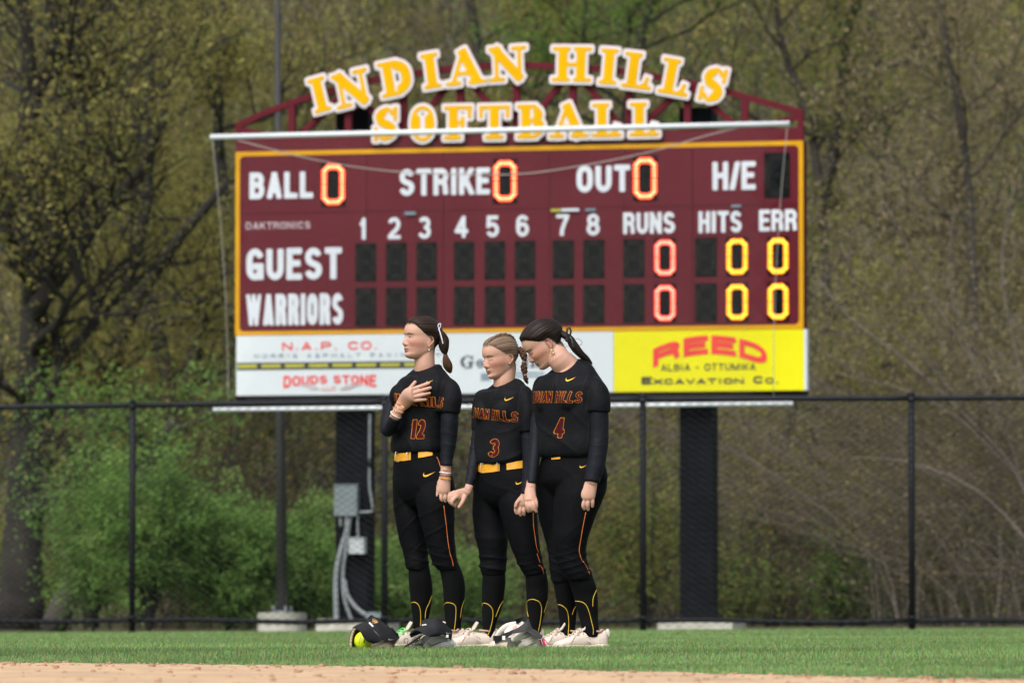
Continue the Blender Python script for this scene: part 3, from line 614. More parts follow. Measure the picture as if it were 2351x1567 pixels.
# ------------------------------------------------------------------ protective net on two white pipes in front of the board
NT = empty('ball_net', bd(BW/2, 0, 1.2), 'fine pale net hung between two long white pipes across the scoreboard front', 'net')
M['cord'] = mat('net_cord', (.15, .14, .135), .8, var=(5, .1))
NO = 1.3
M['rope'] = mat('grey_rope', (.30, .28, .26), .8, var=(5, .1))
def npx(u, v): return bd(*bpx(u, v, NO), NO)
A, B_, C_, D_ = npx(483, 315), npx(1812, 284), npx(490, 940), npx(1820, 926)
mb = MB(); mb.tube([A, A+(B_-A)*.5, B_], .033, 12); mb.build('top_pipe', M['aluminium'], NT)
mb = MB(); mb.tube([C_, (C_+D_)*.5, D_], .025, 12); mb.build('bottom_pipe', M['aluminium'], NT)
C2, D2 = npx(525, 940), npx(1776, 926)
for p, q, sg in ((A+(B_-A)*.003, C2, -1), (B_+(A-B_)*.003, D2, 1)):
    pts = [p+(q-p)*t+es*sg*-.05*math.sin(math.pi*t) for t in np.linspace(0, 1, 14)]; mb = MB(); mb.tube(pts, .0045, 5); mb.build('side_cord', M['rope'], NT)
pts = catmull(np.array([npx(*q) for q in ((545, 322), (700, 362), (850, 388), (1000, 399), (1190, 400), (1350, 378), (1500, 347), (1620, 312), (1700, 292))]), 5)
mb = MB(); mb.tube(pts, .0075, 5); mb.build('sagging_cord', M['rope'], NT)
mb = MB(); nu, nv = 150, 62
def npt(a, b):
    t = np.linspace(0, 1, 2); p = (A+(B_-A)*a)*(1-b)+(C2+(D2-C2)*a)*b; return p+bn*(.05*math.sin(math.pi*b)*math.sin(a*9))
for k in range(-int(nu*.45), nu):
    for sg in (1, -1):
        p0 = np.array([k/nu if sg > 0 else 1-k/nu, 0.]); p1 = p0+np.array([sg*.45, 1.]); q = []
        for t in np.linspace(0, 1, 9):
            a = p0+(p1-p0)*t
            if 0 <= a[0] <= 1: q.append(npt(*a))
        if len(q) > 1: mb.tube(q, .0008, 3, cap=False)
o = mb.build('net_mesh', M['cord'], NT); o['kind'] = 'stuff'
# ------------------------------------------------------------------ outfield fence on a gentle arc
M['vinyl'] = mat('black_vinyl', (.008, .009, .012), .6, var=(6, .3), spec=.2)
FZ = 2.44
fu = np.array([-900, -270, 304, 883, 1476, 2093, 2725, 3350]); fd = np.array([64.3, 62.9, 61.75, 60.75, 60.0, 59.6, 59.4, 59.4])
FX = np.array([P(u, 1100, d)[0] for u, d in zip(fu, fd)]); FP = np.stack([FX, fd], -1)
FN = empty('outfield_fence', (0, 60.5, 0), 'black chain-link outfield fence with round posts and rails behind the players', 'fence')
Fc = catmull(FP, 12)
def f3(p, z): return np.array([p[0], p[1], z])
for p in FP:
    mb = MB(); mb.tube([f3(p, -.1), f3(p, FZ*.5), f3(p, FZ+.01)], .034, 12); mb.ell(f3(p, FZ+.02), (.042, .042, .03), n=10, m=6)
    po = mb.build('post', M['vinyl'], FN)
    mb = MB()
    for z in (.12, 2.40): mb.tube([f3(p, z-.018), f3(p, z+.018)], .042, 12)
    mb.build('post_clamp', M['vinyl'], po)
for k in range(len(FP)-1):
    seg = Fc[k*12:k*12+13]
    for z, r, nm in ((FZ-.02, .030, 'top_rail'), (.085, .027, 'bottom_rail')):
        mb = MB(); mb.tube([f3(q, z+(.012*math.sin(i*.6) if nm == 'bottom_rail' else 0)) for i, q in enumerate(seg)], r, 10); mb.build(nm, M['vinyl'], FN)
# chain link: zigzag wires hooked into each other
dd = np.concatenate([[0], np.cumsum(np.linalg.norm(np.diff(Fc, axis=0), axis=1))]); LT = dd[-1]
def fs(s): return np.stack([np.interp(s, dd, Fc[:, 0]), np.interp(s, dd, Fc[:, 1])], -1)
mb = MB(); cell = .057; nw = int(LT/cell); zz = np.arange(0, FZ-.04, cell*.62)+.03
for k in range(nw):
    for ph_ in (0,):
        s = k*cell+np.where((np.arange(len(zz))+k) % 2 == 0, 0, cell*1.0)
        s2 = s.copy(); xy = fs(s2); dy = np.where(np.arange(len(zz)) % 2 == 0, .003, -.003)
        mb.tube(np.stack([xy[:, 0], xy[:, 1]-.036+dy, zz], -1), 0.0036, 3, cap=False)
o = mb.build('chain_link_mesh', M['vinyl'], FN, smooth=False); o['kind'] = 'stuff'
# coiled selvage over the top rail
mb = MB(); n = int(LT/.0285)
# ------------------------------------------------------------------ light pole on a round concrete base
M['pole'] = mat('bronze_grey_pole', (.045, .043, .045), .5, var=(3, .15))
PX = P(648, 1300, 74.0); LP = empty('light_pole', (PX[0], 74.0, 0), 'tall dark grey light pole on a round concrete base behind the fence', 'light pole')
mb = MB(); tp_ = P(637, 0, 74.0); mb.tube([(PX[0], 74.0, .12), ((PX[0]+tp_[0])/2, 74.0, 3.6), (tp_[0], 74.0, tp_[2]), (tp_[0]-.04, 74.0, tp_[2]+4)], [.080, .054, .035, .024], 16); mb.build('pole', M['pole'], LP)
mb = MB(); mb.tube([(PX[0], 74.0, -.3), (PX[0], 74.0, .15)], .32, 28); mb.tube([(PX[0], 74.0, .15), (PX[0], 74.0, .165)], .31, 28); mb.build('concrete_base', M['conc'], LP, smooth=False)
mb = MB(); mb.tube([(PX[0], 74.0, .165), (PX[0], 74.0, .19)], .14, 4)
for q in range(4): a = q*math.pi/2+.4; mb.tube([(PX[0]+.12*math.cos(a), 74.0+.12*math.sin(a), .16), (PX[0]+.12*math.cos(a), 74.0+.12*math.sin(a), .25)], .014, 6)
mb.build('base_plate', M['cond'], LP)
# ------------------------------------------------------------------ woods
M['bark'] = mat('dark_bark', (.019, .0165, .0135), .95, var=(2.5, .5), bump=(9, .02)); M['barkg'] = mat('grey_bark', (.036, .031, .026), .95, var=(2, .4), bump=(9, .02))
M['twig'] = mat('pale_twigs', (.12, .10, .082), .9, var=(2, .3)); M['leaf'] = mat('young_leaves', (.1, .1, .03), .65, attr='Col', transl=.5, spec=.15)
OLV = np.array([(.275, .262, .070), (.200, .208, .058), (.340, .300, .090), (.150, .168, .050), (.235, .180, .070)])
GRN = np.array([(.150, .275, .065), (.195, .335, .080), (.100, .180, .050), (.220, .310, .090)])
BRT = np.array([(.13, .235, .035), (.10, .19, .035), (.15, .22, .05)])
TAN = np.array([(.27, .215, .125), (.22, .205, .080), (.33, .25, .18), (.17, .165, .070)])
def leaves(mb, tips, n, spread, size, pal, rs):
    n = int(n*1.9); spread = spread*.85; tips = np.asarray(tips); k = rs.integers(0, len(tips), n); c = tips[k]+rs.normal(0, spread, (n, 3))*np.array([1, 1, .8])
    tone = pal[rs.integers(0, len(pal), len(tips))][k]*.72+pal[rs.integers(0, len(pal), n)]*.28
    tone = tone*rs.uniform(.75, 1.2, (n, 1))
    u = rs.normal(size=(n, 3)); u /= np.linalg.norm(u, axis=1)[:, None]; v = np.cross(u, rs.normal(size=(n, 3))); v /= np.linalg.norm(v, axis=1)[:, None]
    s = size*rs.uniform(.6, 1.4, (n, 1)); u *= s; v *= s*.55
    V = np.stack([c-u, c-v, c+u*.6+v*.8], 1).reshape(-1, 3); mb.add(V, None, np.arange(n*3).reshape(-1, 3), np.repeat(tone, 3, 0))
def grow(mb, tips, p, d, Ln, r, lv, rs, up=.25, kids=(3, 5), bend=.25):
    k = 4 if lv > 1 else 3; pts = [p]; q = np.array(p, float); d = np.array(d, float)
    for i in range(k):
        d = d+rs.normal(0, bend, 3)*[1, .7, .7]; d[2] += up*.2; d /= np.linalg.norm(d); q = q+d*Ln/k; pts.append(q)
    rad = np.linspace(r, r*.45, k+1); mb.tube(pts, rad, 7 if r > .08 else (5 if r > .03 else 3), cap=False)
    if lv <= 1: tips += pts[1:]
    if lv == 0: return
    n = rs.integers(*kids)
    for i in range(n):
        t = rs.uniform(.35, 1.0); j = min(int(t*k), k-1); b = pts[j]+(pts[j+1]-pts[j])*(t*k-j); dirn = (pts[j+1]-pts[j]); dirn /= np.linalg.norm(dirn)
        e = rs.normal(size=3); e[2] = abs(e[2])*.6; e /= np.linalg.norm(e); nd = dirn*.7+e*.85; nd /= np.linalg.norm(nd)
        grow(mb, tips, b, nd, Ln*rs.uniform(.55, .8), r*.5*(1-.35*t)+.004, lv-1, rs, up, kids, bend)
def tree(name, loc, h, r, seed, pal, nleaf, label, group=None, lean=(0, 0), bark='bark', lv=3, path=None, spread=.35, size=.045, cat='tree', kids=(4, 7), top=True):
    rs = np.random.default_rng(seed); t = empty(name, loc, label, cat, group); wood = MB(); tips = []; loc = np.array(loc, float)
    if path is None:
        pts = [loc+np.array([lean[0]*h*q+rs.normal(0, .12)*q, lean[1]*h*q, h*q-.2*(q == 0)]) for q in np.linspace(0, 1, 7)]
        paths = [(pts, np.linspace(r, r*.35, 7))]
    else: paths = path
    for pts, rad in paths:
        pts = [np.asarray(p, float) for p in pts]; cc = catmull(np.column_stack([pts, rad]), 3); wood.tube(cc[:, :3], cc[:, 3], 10)
        n = len(cc)
        for i in range(2, n):
            if cc[i, 2] < loc[2]+1.2 or rs.random() > .8: continue
            e = rs.normal(size=3)*[1, .8, .5]; e[2] = abs(e[2])*.5+.15; e /= np.linalg.norm(e)
            grow(wood, tips, cc[i, :3], e, rs.uniform(.9, 1.8)*(h/9)**.5*1.2, cc[i, 3]*.45, lv-1, rs, .3, kids)
    wood.build('trunk', M[bark], t)
    if nleaf and tips:
        lf = MB(); leaves(lf, tips, nleaf, spread, size, pal, rs); lf.build('crown', M['leaf'], t, smooth=False)
    return t
def copytree(o, loc, rz, sc, label=None):
    c = o.copy(); COL.objects.link(c); c.location = loc; c.rotation_euler = (0, 0, rz); c.scale = (sc, sc, sc)
    if label: c['label'] = label
    for ch in list(o.children):
        if ch.name.startswith(('trunk', 'crown')):
            d = ch.copy(); COL.objects.link(d); d.parent = c
    return c
def gz(x, y): return float(terrain(np.array(x), np.array(y)))
def W3(u, v, y): return P(u, v, y)
# the big dark forked tree at the left edge
D = 81.
def pp(lst, y=None): return [W3(u, v, D if y is None else y) for u, v in lst]
pth = [(pp([(48, 1445), (52, 1250), (62, 1050), (72, 880), (78, 700)]), [.34, .29, .25, .22, .20]),
       (pp([(78, 700), (74, 560), (62, 400), (58, 260), (66, 120), (40, -60)]), [.19, .15, .13, .12, .10, .08]),
       (pp([(64, 300), (90, 190), (130, 100), (120, 20), (150, -80)]), [.12, .11, .10, .08, .06]),
       (pp([(76, 720), (130, 640), (190, 560), (250, 470), (330, 380), (380, 250)], D-.6), [.15, .13, .10, .08, .06, .04]),
       (pp([(70, 640), (30, 560), (-10, 470), (-60, 400)]), [.11, .09, .08, .06]),
       (pp([(110, 110), (160, 130), (190, 240), (215, 330)], D-.5), [.07, .06, .05, .03])]
tree('oak_tree', (W3(48, 1445, D)[0], D, 0), 9, .34, 21, OLV, 7500, 'big dark forked tree at the left edge with a thick trunk', path=pth, size=.05)
D = 79.5
pth = [(pp([(118, 1450), (165, 1340), (215, 1250), (260, 1180), (330, 1080), (400, 960)]), [.19, .17, .14, .12, .09, .06])]
tree('leaning_tree', (W3(118, 1450, D)[0], D, 0), 4, .19, 22, GRN, 1500, 'leaning grey trunk slanting right beside the big dark tree', path=pth, bark='barkg', lv=2)
D = 86.
pth = [(pp([(210, 1440), (215, 1250), (235, 1050), (260, 850), (310, 700), (400, 560), (470, 480), (520, 420)]), [.12, .12, .12, .12, .11, .09, .07, .05]),
       (pp([(262, 840), (300, 620), (340, 450), (335, 300), (350, 100), (340, -50)]), [.10, .10, .09, .08, .07, .05])]
tree('forked_tree', (W3(210, 1440, D)[0], D, gz(W3(210, 1440, D)[0], D)), 8, .16, 23, OLV, 13000, 'slim forked tree with yellow-green spring leaves right of the big dark tree', path=pth)
D = 92.
pth = [(pp([(430, 1440), (425, 1200), (400, 1000), (370, 800), (330, 640), (300, 480)]), [.16, .15, .14, .13, .10, .08]),
       (pp([(405, 1020), (440, 850), (480, 700), (520, 500), (500, 300), (515, 60), (500, -80)]), [.13, .12, .11, .10, .09, .07, .05])]
tree('budding_tree', (W3(430, 1440, D)[0], D, gz(W3(430, 1440, D)[0], D)), 9, .16, 24, OLV, 15000, 'budding tree with curved twin stems left of the light pole', path=pth)
D = 99.
pth = [(pp([(1310, 1300), (1320, 900), (1400, 500), (1440, 250), (1480, 60), (1530, -80)]), [.13, .13, .12, .10, .09, .06]),
       (pp([(1420, 380), (1370, 240), (1340, 100), (1350, -60)]), [.08, .07, .05, .04])]
tree('green_topped_tree', (W3(1310, 1300, D)[0], D, gz(W3(1310, 1300, D)[0], D)), 10, .13, 25, BRT, 9000, 'slender tree with bright green young leaves above the word hills', path=pth)
D = 96.
pth = [(pp([(1900, 1350), (1885, 1000), (1900, 700), (1880, 420), (1850, 250), (1800, 120), (1770, -60)]), [.10, .10, .09, .08, .07, .06, .05]),
       (pp([(1890, 450), (1930, 260), (1945, 80), (1990, -80)]), [.11, .10, .09, .06])]
tree('pale_leaved_tree', (W3(1900, 1350, D)[0], D, gz(W3(1900, 1350, D)[0], D)), 10, .14, 26, np.concatenate([OLV, BRT[:1]]), 9000, 'forked grey tree with sparse green leaves right behind the scoreboard corner', path=pth, bark='barkg')
D = 88.
pth = [(pp([(1775, 1440), (1780, 1300), (1795, 1150), (1805, 1000), (1850, 850), (1930, 700)]), [.12, .105, .095, .08, .055, .03])]
tree('dark_trunk_tree', (W3(1775, 1440, D)[0], D, gz(W3(1775, 1440, D)[0], D)), 6, .14, 27, OLV, 3500, 'single dark trunk standing right of the right scoreboard pillar', path=pth, lv=2)
pth = [(pp([(1855, 1440), (1858, 1300), (1862, 1180), (1885, 1050), (1900, 900)], 89), [.05, .045, .04, .035, .02])]
tree('thin_trunk_tree', (W3(1855, 1440, 89)[0], 89, gz(W3(1855, 1440, 89)[0], 89)), 5, .05, 28, OLV, 1500, 'thin dark sapling trunk beside the single dark trunk', path=pth, lv=2)
D = 94.
pth = [(pp([(1520, 1440), (1515, 1200), (1500, 1000), (1470, 850)]), [.13, .11, .10, .07])]
tree('broad_trunk_tree', (W3(1520, 1440, D)[0], D, gz(W3(1520, 1440, D)[0], D)), 6, .17, 29, OLV, 6000, 'broad dark trunk between the fence post and the right scoreboard pillar', path=pth, lv=3)
D = 93.
pth = [(pp([(2290, 1440), (2280, 1100), (2240, 800), (2230, 500), (2200, 250), (2140, -60)]), [.10, .09, .08, .07, .06, .04])]
tree('tan_leaved_tree', (W3(2290, 1440, D)[0], D, gz(W3(2290, 1440, D)[0], D)), 10, .15, 30, TAN, 9500, 'tree with tan buds and grey branches near the right edge', path=pth, bark='barkg')
# trees further up the slope, look-alikes sharing one label each
protos = [tree('woodland_tree', (W3(u, 1440, y)[0], y, gz(W3(u, 1440, y)[0], y)), 12, .16, sd_, pal, nl, lab, gp, lean=ln, bark=bk)
          for u, y, sd_, pal, nl, lab, gp, ln, bk in (
              (330, 104, 41, OLV, 22000, 'yellow-green budding tree deep in the wood on the slope', 'budding trees up the slope', (.04, 0), 'bark'),
              (1120, 107, 42, OLV, 22000, 'yellow-green budding tree deep in the wood on the slope', 'budding trees up the slope', (-.03, 0), 'barkg'),
              (2080, 105, 43, TAN, 11000, 'brownish thin-leaved tree deep in the wood on the slope', 'brown trees up the slope', (-.06, 0), 'barkg'))]
lay = [(0, -60, 110, 1.), (0, 640, 112, 1.05), (1, 900, 118, 1.15), (0, 1350, 114, 1.05), (1, 150, 122, 1.25), (0, 480, 126, 1.25), (1, 760, 101, .9), (0, 1600, 120, 1.2), (1, 1760, 128, 1.35), (0, 1020, 131, 1.35),
       (2, 1930, 117, 1.1), (2, 2300, 112, 1.1), (2, 1780, 109, 1.), (2, 2200, 126, 1.3), (2, 2420, 103, 1.), (1, 2050, 133, 1.4), (0, 250, 136, 1.4), (1, 2350, 138, 1.4), (0, 1300, 140, 1.4), (1, 560, 142, 1.45), (0, 1480, 103, .95), (2, 1650, 100, .8)]
for k, (i, u, y, sc) in enumerate(lay):
    x = W3(u, 1400, y)[0]; copytree(protos[i], (x, y, gz(x, y)), k*1.9, sc)
for p in protos: pass
# leafy mass: low undergrowth and far foliage that reads as one
rs = np.random.default_rng(77); lf = MB(); tips = []
for k in range(2200):
    y = rs.uniform(88, 170); x = rs.uniform(-.12, .12)*y; tips.append((x, y, gz(x, y)+rs.uniform(.1, 3.2)*(1 if rs.random() < .6 else 1.9)))
leaves(lf, tips, 90000, .55, .10, np.concatenate([OLV*.75, TAN*.6, GRN[2:3]*.7]), rs)
tips = []
for k in range(1500):
    y = rs.uniform(83.5, 104); x = rs.uniform(-.115, .115)*y; tips.append((x, y, gz(x, y)+rs.uniform(0, 1.9)))
leaves(lf, tips, 42000, .38, .05, np.concatenate([TAN*.62, OLV*.55, GRN*.45, np.array([(.16, .10, .075), (.10, .07, .05)])]), rs)
o = lf.build('distant_foliage', M['leaf'], smooth=False); tag(o, 'dull brown-green foliage filling the slope deep in the wood', 'foliage', kind='stuff')
tw = MB()
for k in range(2600):
    y = rs.uniform(86, 165); x = rs.uniform(-.12, .12)*y; z = gz(x, y); h = rs.uniform(1.5, 6); q = [(x, y, z)]
    lx = rs.normal(0, .35); 
    for i in range(1, 4): q.append((x+lx*h*(i/3)**1.5+rs.normal(0, .08), y+rs.normal(0, .1), z+h*i/3))
    tw.tube(q, np.linspace(rs.uniform(.012, .035), .006, 4), 3, cap=False)
o = tw.build('distant_stems', M['barkg']); tag(o, 'many thin grey stems standing close together up the slope', 'undergrowth', kind='stuff')
# shrubs
def shrub(name, u, y, w_, h_, seed, pal, n, label, size=.035, group=None, stems=26, twig='bark', dens=.16):
    rs = np.random.default_rng(seed); x = W3(u, 1400, y)[0]; z = gz(x, y); t = empty(name, (x, y, z), label, 'shrub', group); wd = MB(); tips = []; dens *= .72
    for k in range(stems):
        a = rs.uniform(0, 6.283); L_ = h_*rs.uniform(.6, 1.05); dx = math.cos(a)*w_*.5*rs.random()**.5; dy = math.sin(a)*w_*.35*rs.random()**.5; L_ *= 1-.35*abs(dx)/(w_*.5)
        q = [np.array([x+dx*s, y+dy*s, z+L_*s**.8]) for s in (0, .35, .7, 1)]; wd.tube(q, [.016, .012, .008, .004], 3, cap=False); tips += q[1:]
        for j in range(9):
            b = q[1+j % 3]; e = b+rs.normal(0, .22, 3); tips.append(e); wd.tube([b, (b+e)/2+rs.normal(0, .03, 3), e], [.006, .004, .003], 3, cap=False)
    wd.build('stems', M[twig], t)
    if n: lf = MB(); leaves(lf, tips, n, dens, size, pal, rs); lf.build('foliage', M['leaf'], t, smooth=False)
    return t
shrub('green_shrub', 215, 77.5, 1.0, 2.5, 61, GRN, 6500, 'tall loose green shrub at the far left behind the fence', size=.034, dens=.26)
shrub('green_shrub', 345, 76.5, 1.9, 2.55, 62, GRN, 10000, 'tallest bright green shrub, just right of the first fence post', size=.036)
shrub('green_shrub', 520, 77.5, 2.0, 1.75, 63, GRN, 12000, 'rounded green shrub between the tallest shrub and the light pole', size=.036)
shrub('green_shrub', 700, 78.5, 1.7, 1.6, 64, GRN, 12000, 'green shrub between the light pole and the left scoreboard pillar', size=.036)
shrub('green_shrub', 905, 80.0, 1.6, 1.15, 65, GRN, 7000, 'low green shrub just left of the players behind the fence', size=.034)
shrub('green_shrub', 1075, 80.5, 1.3, .95, 66, GRN, 5000, 'low dark green shrub seen between the first two players', size=.034)
shrub('young_shrub', 1490, 82, 2.0, 2.7, 67, np.concatenate([OLV, BRT]), 4200, 'loose yellow-green shrub left of the right scoreboard pillar', size=.034, dens=.28)
shrub('young_shrub', 1930, 84, 1.1, 1.3, 68, BRT, 1300, 'small fresh green saplings low behind the right fence bay', size=.034, dens=.18)
shrub('young_shrub', 1700, 84, 1.2, 1.1, 69, np.concatenate([OLV, GRN]), 1500, 'sparse low shrub right of the right scoreboard pillar', size=.034, dens=.22)
shrub('young_shrub', 60, 83.5, 2.2, 1.6, 70, np.concatenate([GRN, OLV]), 3500, 'dim low bush at the far left behind the dark trunk', size=.04, dens=.22)
D = 83.0
pth = [(pp([(2420, 1440), (2390, 1250), (2330, 1080), (2200, 940), (2080, 830), (1950, 730), (1880, 640)]), [.05, .045, .042, .038, .032, .024, .012]),
       (pp([(2360, 1140), (2270, 900), (2150, 700), (2060, 520), (2010, 430)]), [.035, .03, .024, .016, .008]),
       (pp([(2350, 1110), (2200, 960), (2060, 890), (1930, 860)]), [.028, .024, .017, .008]), (pp([(2330, 1060), (2230, 820), (2180, 640), (2190, 480)]), [.03, .024, .016, .008]),
       (pp([(2280, 1010), (2100, 800), (1990, 690), (1930, 560)]), [.024, .02, .015, .007]), (pp([(2410, 1300), (2250, 1130), (2080, 1060), (1950, 1050)]), [.03, .024, .016, .007]), (pp([(2400, 1050), (2330, 800), (2300, 600), (2330, 420)]), [.03, .026, .018, .008])]
tree('arching_tree', (W3(2420, 1440, D)[0], D, 0), 5, .05, 33, TAN, 5000, 'bare pale tree arching leftwards across the right side of the view', path=pth, bark='twig', lv=2, size=.035)
# bare arching brush on the right
def brush(u, y, n, seed, label, lean, h_, w_, group=None, nl=2500):
    rs = np.random.default_rng(seed); x = W3(u, 1400, y)[0]; z = gz(x, y); t = empty('bare_brush', (x, y, z), label, 'brush', group); wd = MB(); tips = []
    for k in range(n):
        bx = x+rs.uniform(-w_, w_); by = y+rs.uniform(-1, 1); h = h_*rs.uniform(.4, 1); l = lean*rs.uniform(.2, 1.6)+rs.normal(0, .6); q = []
        for s in np.linspace(0, 1, 7): q.append(np.array([bx+l*h*s**1.9, by+rs.normal(0, .05), z+h*(s-.22*s*s)]) + rs.normal(0, .05, 3))
        r = rs.uniform(.006, .016); wd.tube(q, np.linspace(r, .003, 7), 4, cap=False); tips += q[3:]
        for j in range(12):
            b = q[rs.integers(1, 7)]; e = b+np.array([lean*rs.uniform(.2, 1)+rs.normal(0, .35), rs.normal(0, .3), rs.uniform(-.15, .8)]); wd.tube([b, (b+e)/2+rs.normal(0, .05, 3), e], [r*.45, r*.3, .003], 3, cap=False); tips.append(e)
    wd.build('branches', M['twig'], t)
    if nl: lf = MB(); leaves(lf, tips, nl, .16, .03, np.concatenate([TAN, OLV[:2]]), rs); lf.build('buds', M['leaf'], t, smooth=False)
brush(2250, 84, 90, 81, 'dense bare arching brush filling the right edge behind the fence', -.9, 6.0, 1.6, nl=9000)
brush(2060, 87, 70, 82, 'bare pale brush leaning left behind the right fence bay', -.6, 4.6, 1.4, nl=6000)
brush(2420, 88, 70, 83, 'tall bare brush with tan buds at the far right edge', -.8, 8.5, 1.2, nl=9000)
brush(1420, 90, 45, 84, 'faint brown brush behind the third player', .3, 2.8, 1.6, nl=1500)
brush(1660, 92, 50, 85, 'brown brush tangle behind the right scoreboard pillar', .2, 2.8, 1.4, nl=800)
# ------------------------------------------------------------------ people
M['skin'] = mat('skin', (.5, .3, .2), .55, var=(60, .05), bump=(400, .0003), sss=.25, spec=.3, attr='Col')
M['lip'] = mat('lips', (.40, .135, .105), .4, var=(80, .1)); M['brow'] = mat('dark_brow_hair', (.075, .042, .028), .8, var=(200, .3)); M['browl'] = mat('light_brow_hair', (.16, .095, .06), .8, var=(200, .3))
M['lash'] = mat('lashes', (.012, .008, .007), .6, var=(200, .3)); M['eyew'] = mat('eye_white', (.30, .25, .22), .25, var=(80, .05)); M['tooth'] = mat('teeth', (.7, .66, .58), .3, var=(80, .05))
M['jersey'] = mat('black_jersey_knit', (.0036, .0040, .0056), .72, var=(14, .25), bump=(11, .008, 60, .0012), sheen=.01, spec=.13)
M['pants'] = mat('black_pants_knit', (.0020, .0022, .0032), .74, var=(14, .25), bump=(10, .008, 60, .0012), sheen=0, spec=.09)
M['under'] = mat('navy_black_stretch_sleeve', (.0048, .0058, .0100), .66, var=(14, .2), bump=(22, .005), sheen=.01, spec=.17)
M['sock'] = mat('black_sock', (.0028, .0030, .0035), .9, var=(14, .2), bump=(120, .0012), spec=.12)
M['letter'] = mat('maroon_twill', (.052, .0065, .011), .85, var=(60, .15), spec=.08); M['ledge'] = mat('gold_edge', (.52, .185, .015), .8, var=(60, .1), spec=.1); M['swoosh'] = mat('yellow_mark', (.70, .38, .015), .55, var=(60, .08))
M['belt'] = mat('gold_belt', (.60, .28, .007), .5, var=(30, .12), bump=(60, .0015)); M['metal'] = mat('buckle_metal', (.5, .5, .5), .3, metal=1, var=(40, .1)); M['goldm'] = mat('gold_jewellery', (.75, .5, .22), .25, metal=1, var=(40, .1))
M['pipe_or'] = mat('orange_piping', (.52, .13, .02), .6, var=(60, .1)); M['pipe_y'] = mat('yellow_sock_line', (.55, .36, .02), .6, var=(60, .1)); M['seamd'] = mat('seam_thread', (.010, .011, .013), .8, var=(60, .2))
M['pearl'] = mat('white_bead', (.75, .73, .70), .3, var=(60, .05)); M['wb'] = mat('white_band', (.7, .7, .74), .5, var=(60, .1)); M['bb'] = mat('black_band', (.01, .01, .01), .5, var=(60, .1)); M['ob'] = mat('orange_band', (.8, .33, .02), .5, var=(60, .1))
M['shoe'] = mat('cream_shoe', (.56, .475, .41), .6, var=(18, .12), bump=(60, .002, 300, .0006)); M['shoel'] = mat('beige_lining', (.46, .29, .20), .8, var=(30, .12)); M['sole'] = mat('off_white_sole', (.50, .44, .37), .6, var=(20, .2), bump=(70, .002))
M['lace'] = mat('cream_lace', (.62, .50, .42), .7, var=(60, .1)); M['laceg'] = mat('bright_green_lace', (.12, .62, .14), .6, var=(60, .1)); M['shoemark'] = mat('grey_shoe_mark', (.22, .19, .17), .6, var=(60, .1))
def hairmat(name, c1, c2, sheen_rough=.42):
    m = mat(name, c1, sheen_rough, spec=.13); t = m.node_tree; b = t.nodes['Principled BSDF']
    a = t.nodes.new('ShaderNodeAttribute'); a.attribute_name = 'Col'; n = t.nodes.new('ShaderNodeTexNoise'); n.noise_dimensions = '3D'; n.inputs['Scale'].default_value = 1; n.inputs['Detail'].default_value = 3
    t.links.new(a.outputs['Color'], n.inputs['Vector']); r = t.nodes.new('ShaderNodeMapRange'); r.inputs[1].default_value = .32; r.inputs[2].default_value = .68; t.links.new(n.outputs[0], r.inputs[0])
    x = t.nodes.new('ShaderNodeMix'); x.data_type = 'RGBA'; x.inputs[6].default_value = (*c1, 1); x.inputs[7].default_value = (*c2, 1); t.links.new(r.outputs[0], x.inputs[0]); t.links.new(x.outputs[2], b.inputs['Base Color'])
    bp = t.nodes.new('ShaderNodeBump'); bp.inputs['Distance'].default_value = .0025; t.links.new(n.outputs[0], bp.inputs['Height']); t.links.new(bp.outputs[0], b.inputs['Normal']); return m
M['hairdk'] = hairmat('dark_brown_hair', (.008, .0055, .0045), (.036, .021, .015)); M['hairbk'] = hairmat('black_brown_hair', (.006, .0045, .004), (.024, .015, .012)); M['hairlt'] = hairmat('light_brown_hair', (.075, .047, .031), (.23, .160, .110), .5)
M['hairtip'] = hairmat('brown_hair_ends', (.030, .016, .010), (.12, .058, .032))
M['ribw'] = mat('white_ribbon', (.72, .70, .78), .45, var=(60, .06)); M['ribb'] = mat('black_ribbon', (.018, .018, .021), .35, var=(60, .1)); M['ribp'] = mat('pale_pink_band', (.55, .38, .45), .5, var=(60, .1))
HZ = [0, .006, .02, .035, .05, .065, .08, .1, .12, .14, .16, .18, .2, .213, .221, .224]
HF = [.066, .084, .0945, .0925, .0965, .0965, .096, .0975, .0945, .1015, .1005, .093, .074, .051, .026, .0]
HB = [.03, .0, -.02, -.035, -.05, -.063, -.073, -.083, -.089, -.092, -.091, -.084, -.070, -.054, -.034, -.01]
HW = [.019, .034, .0475, .056, .0615, .0655, .069, .071, .0715, .0735, .0735, .069, .0575, .043, .025, .004]
_z = np.array(HZ)
def _ci(z, a):
    g = catmull(np.column_stack([_z, a]), 8); return np.interp(z, g[:, 0], g[:, 1])
def ga(x, s): return np.exp(-(x/s)**2)
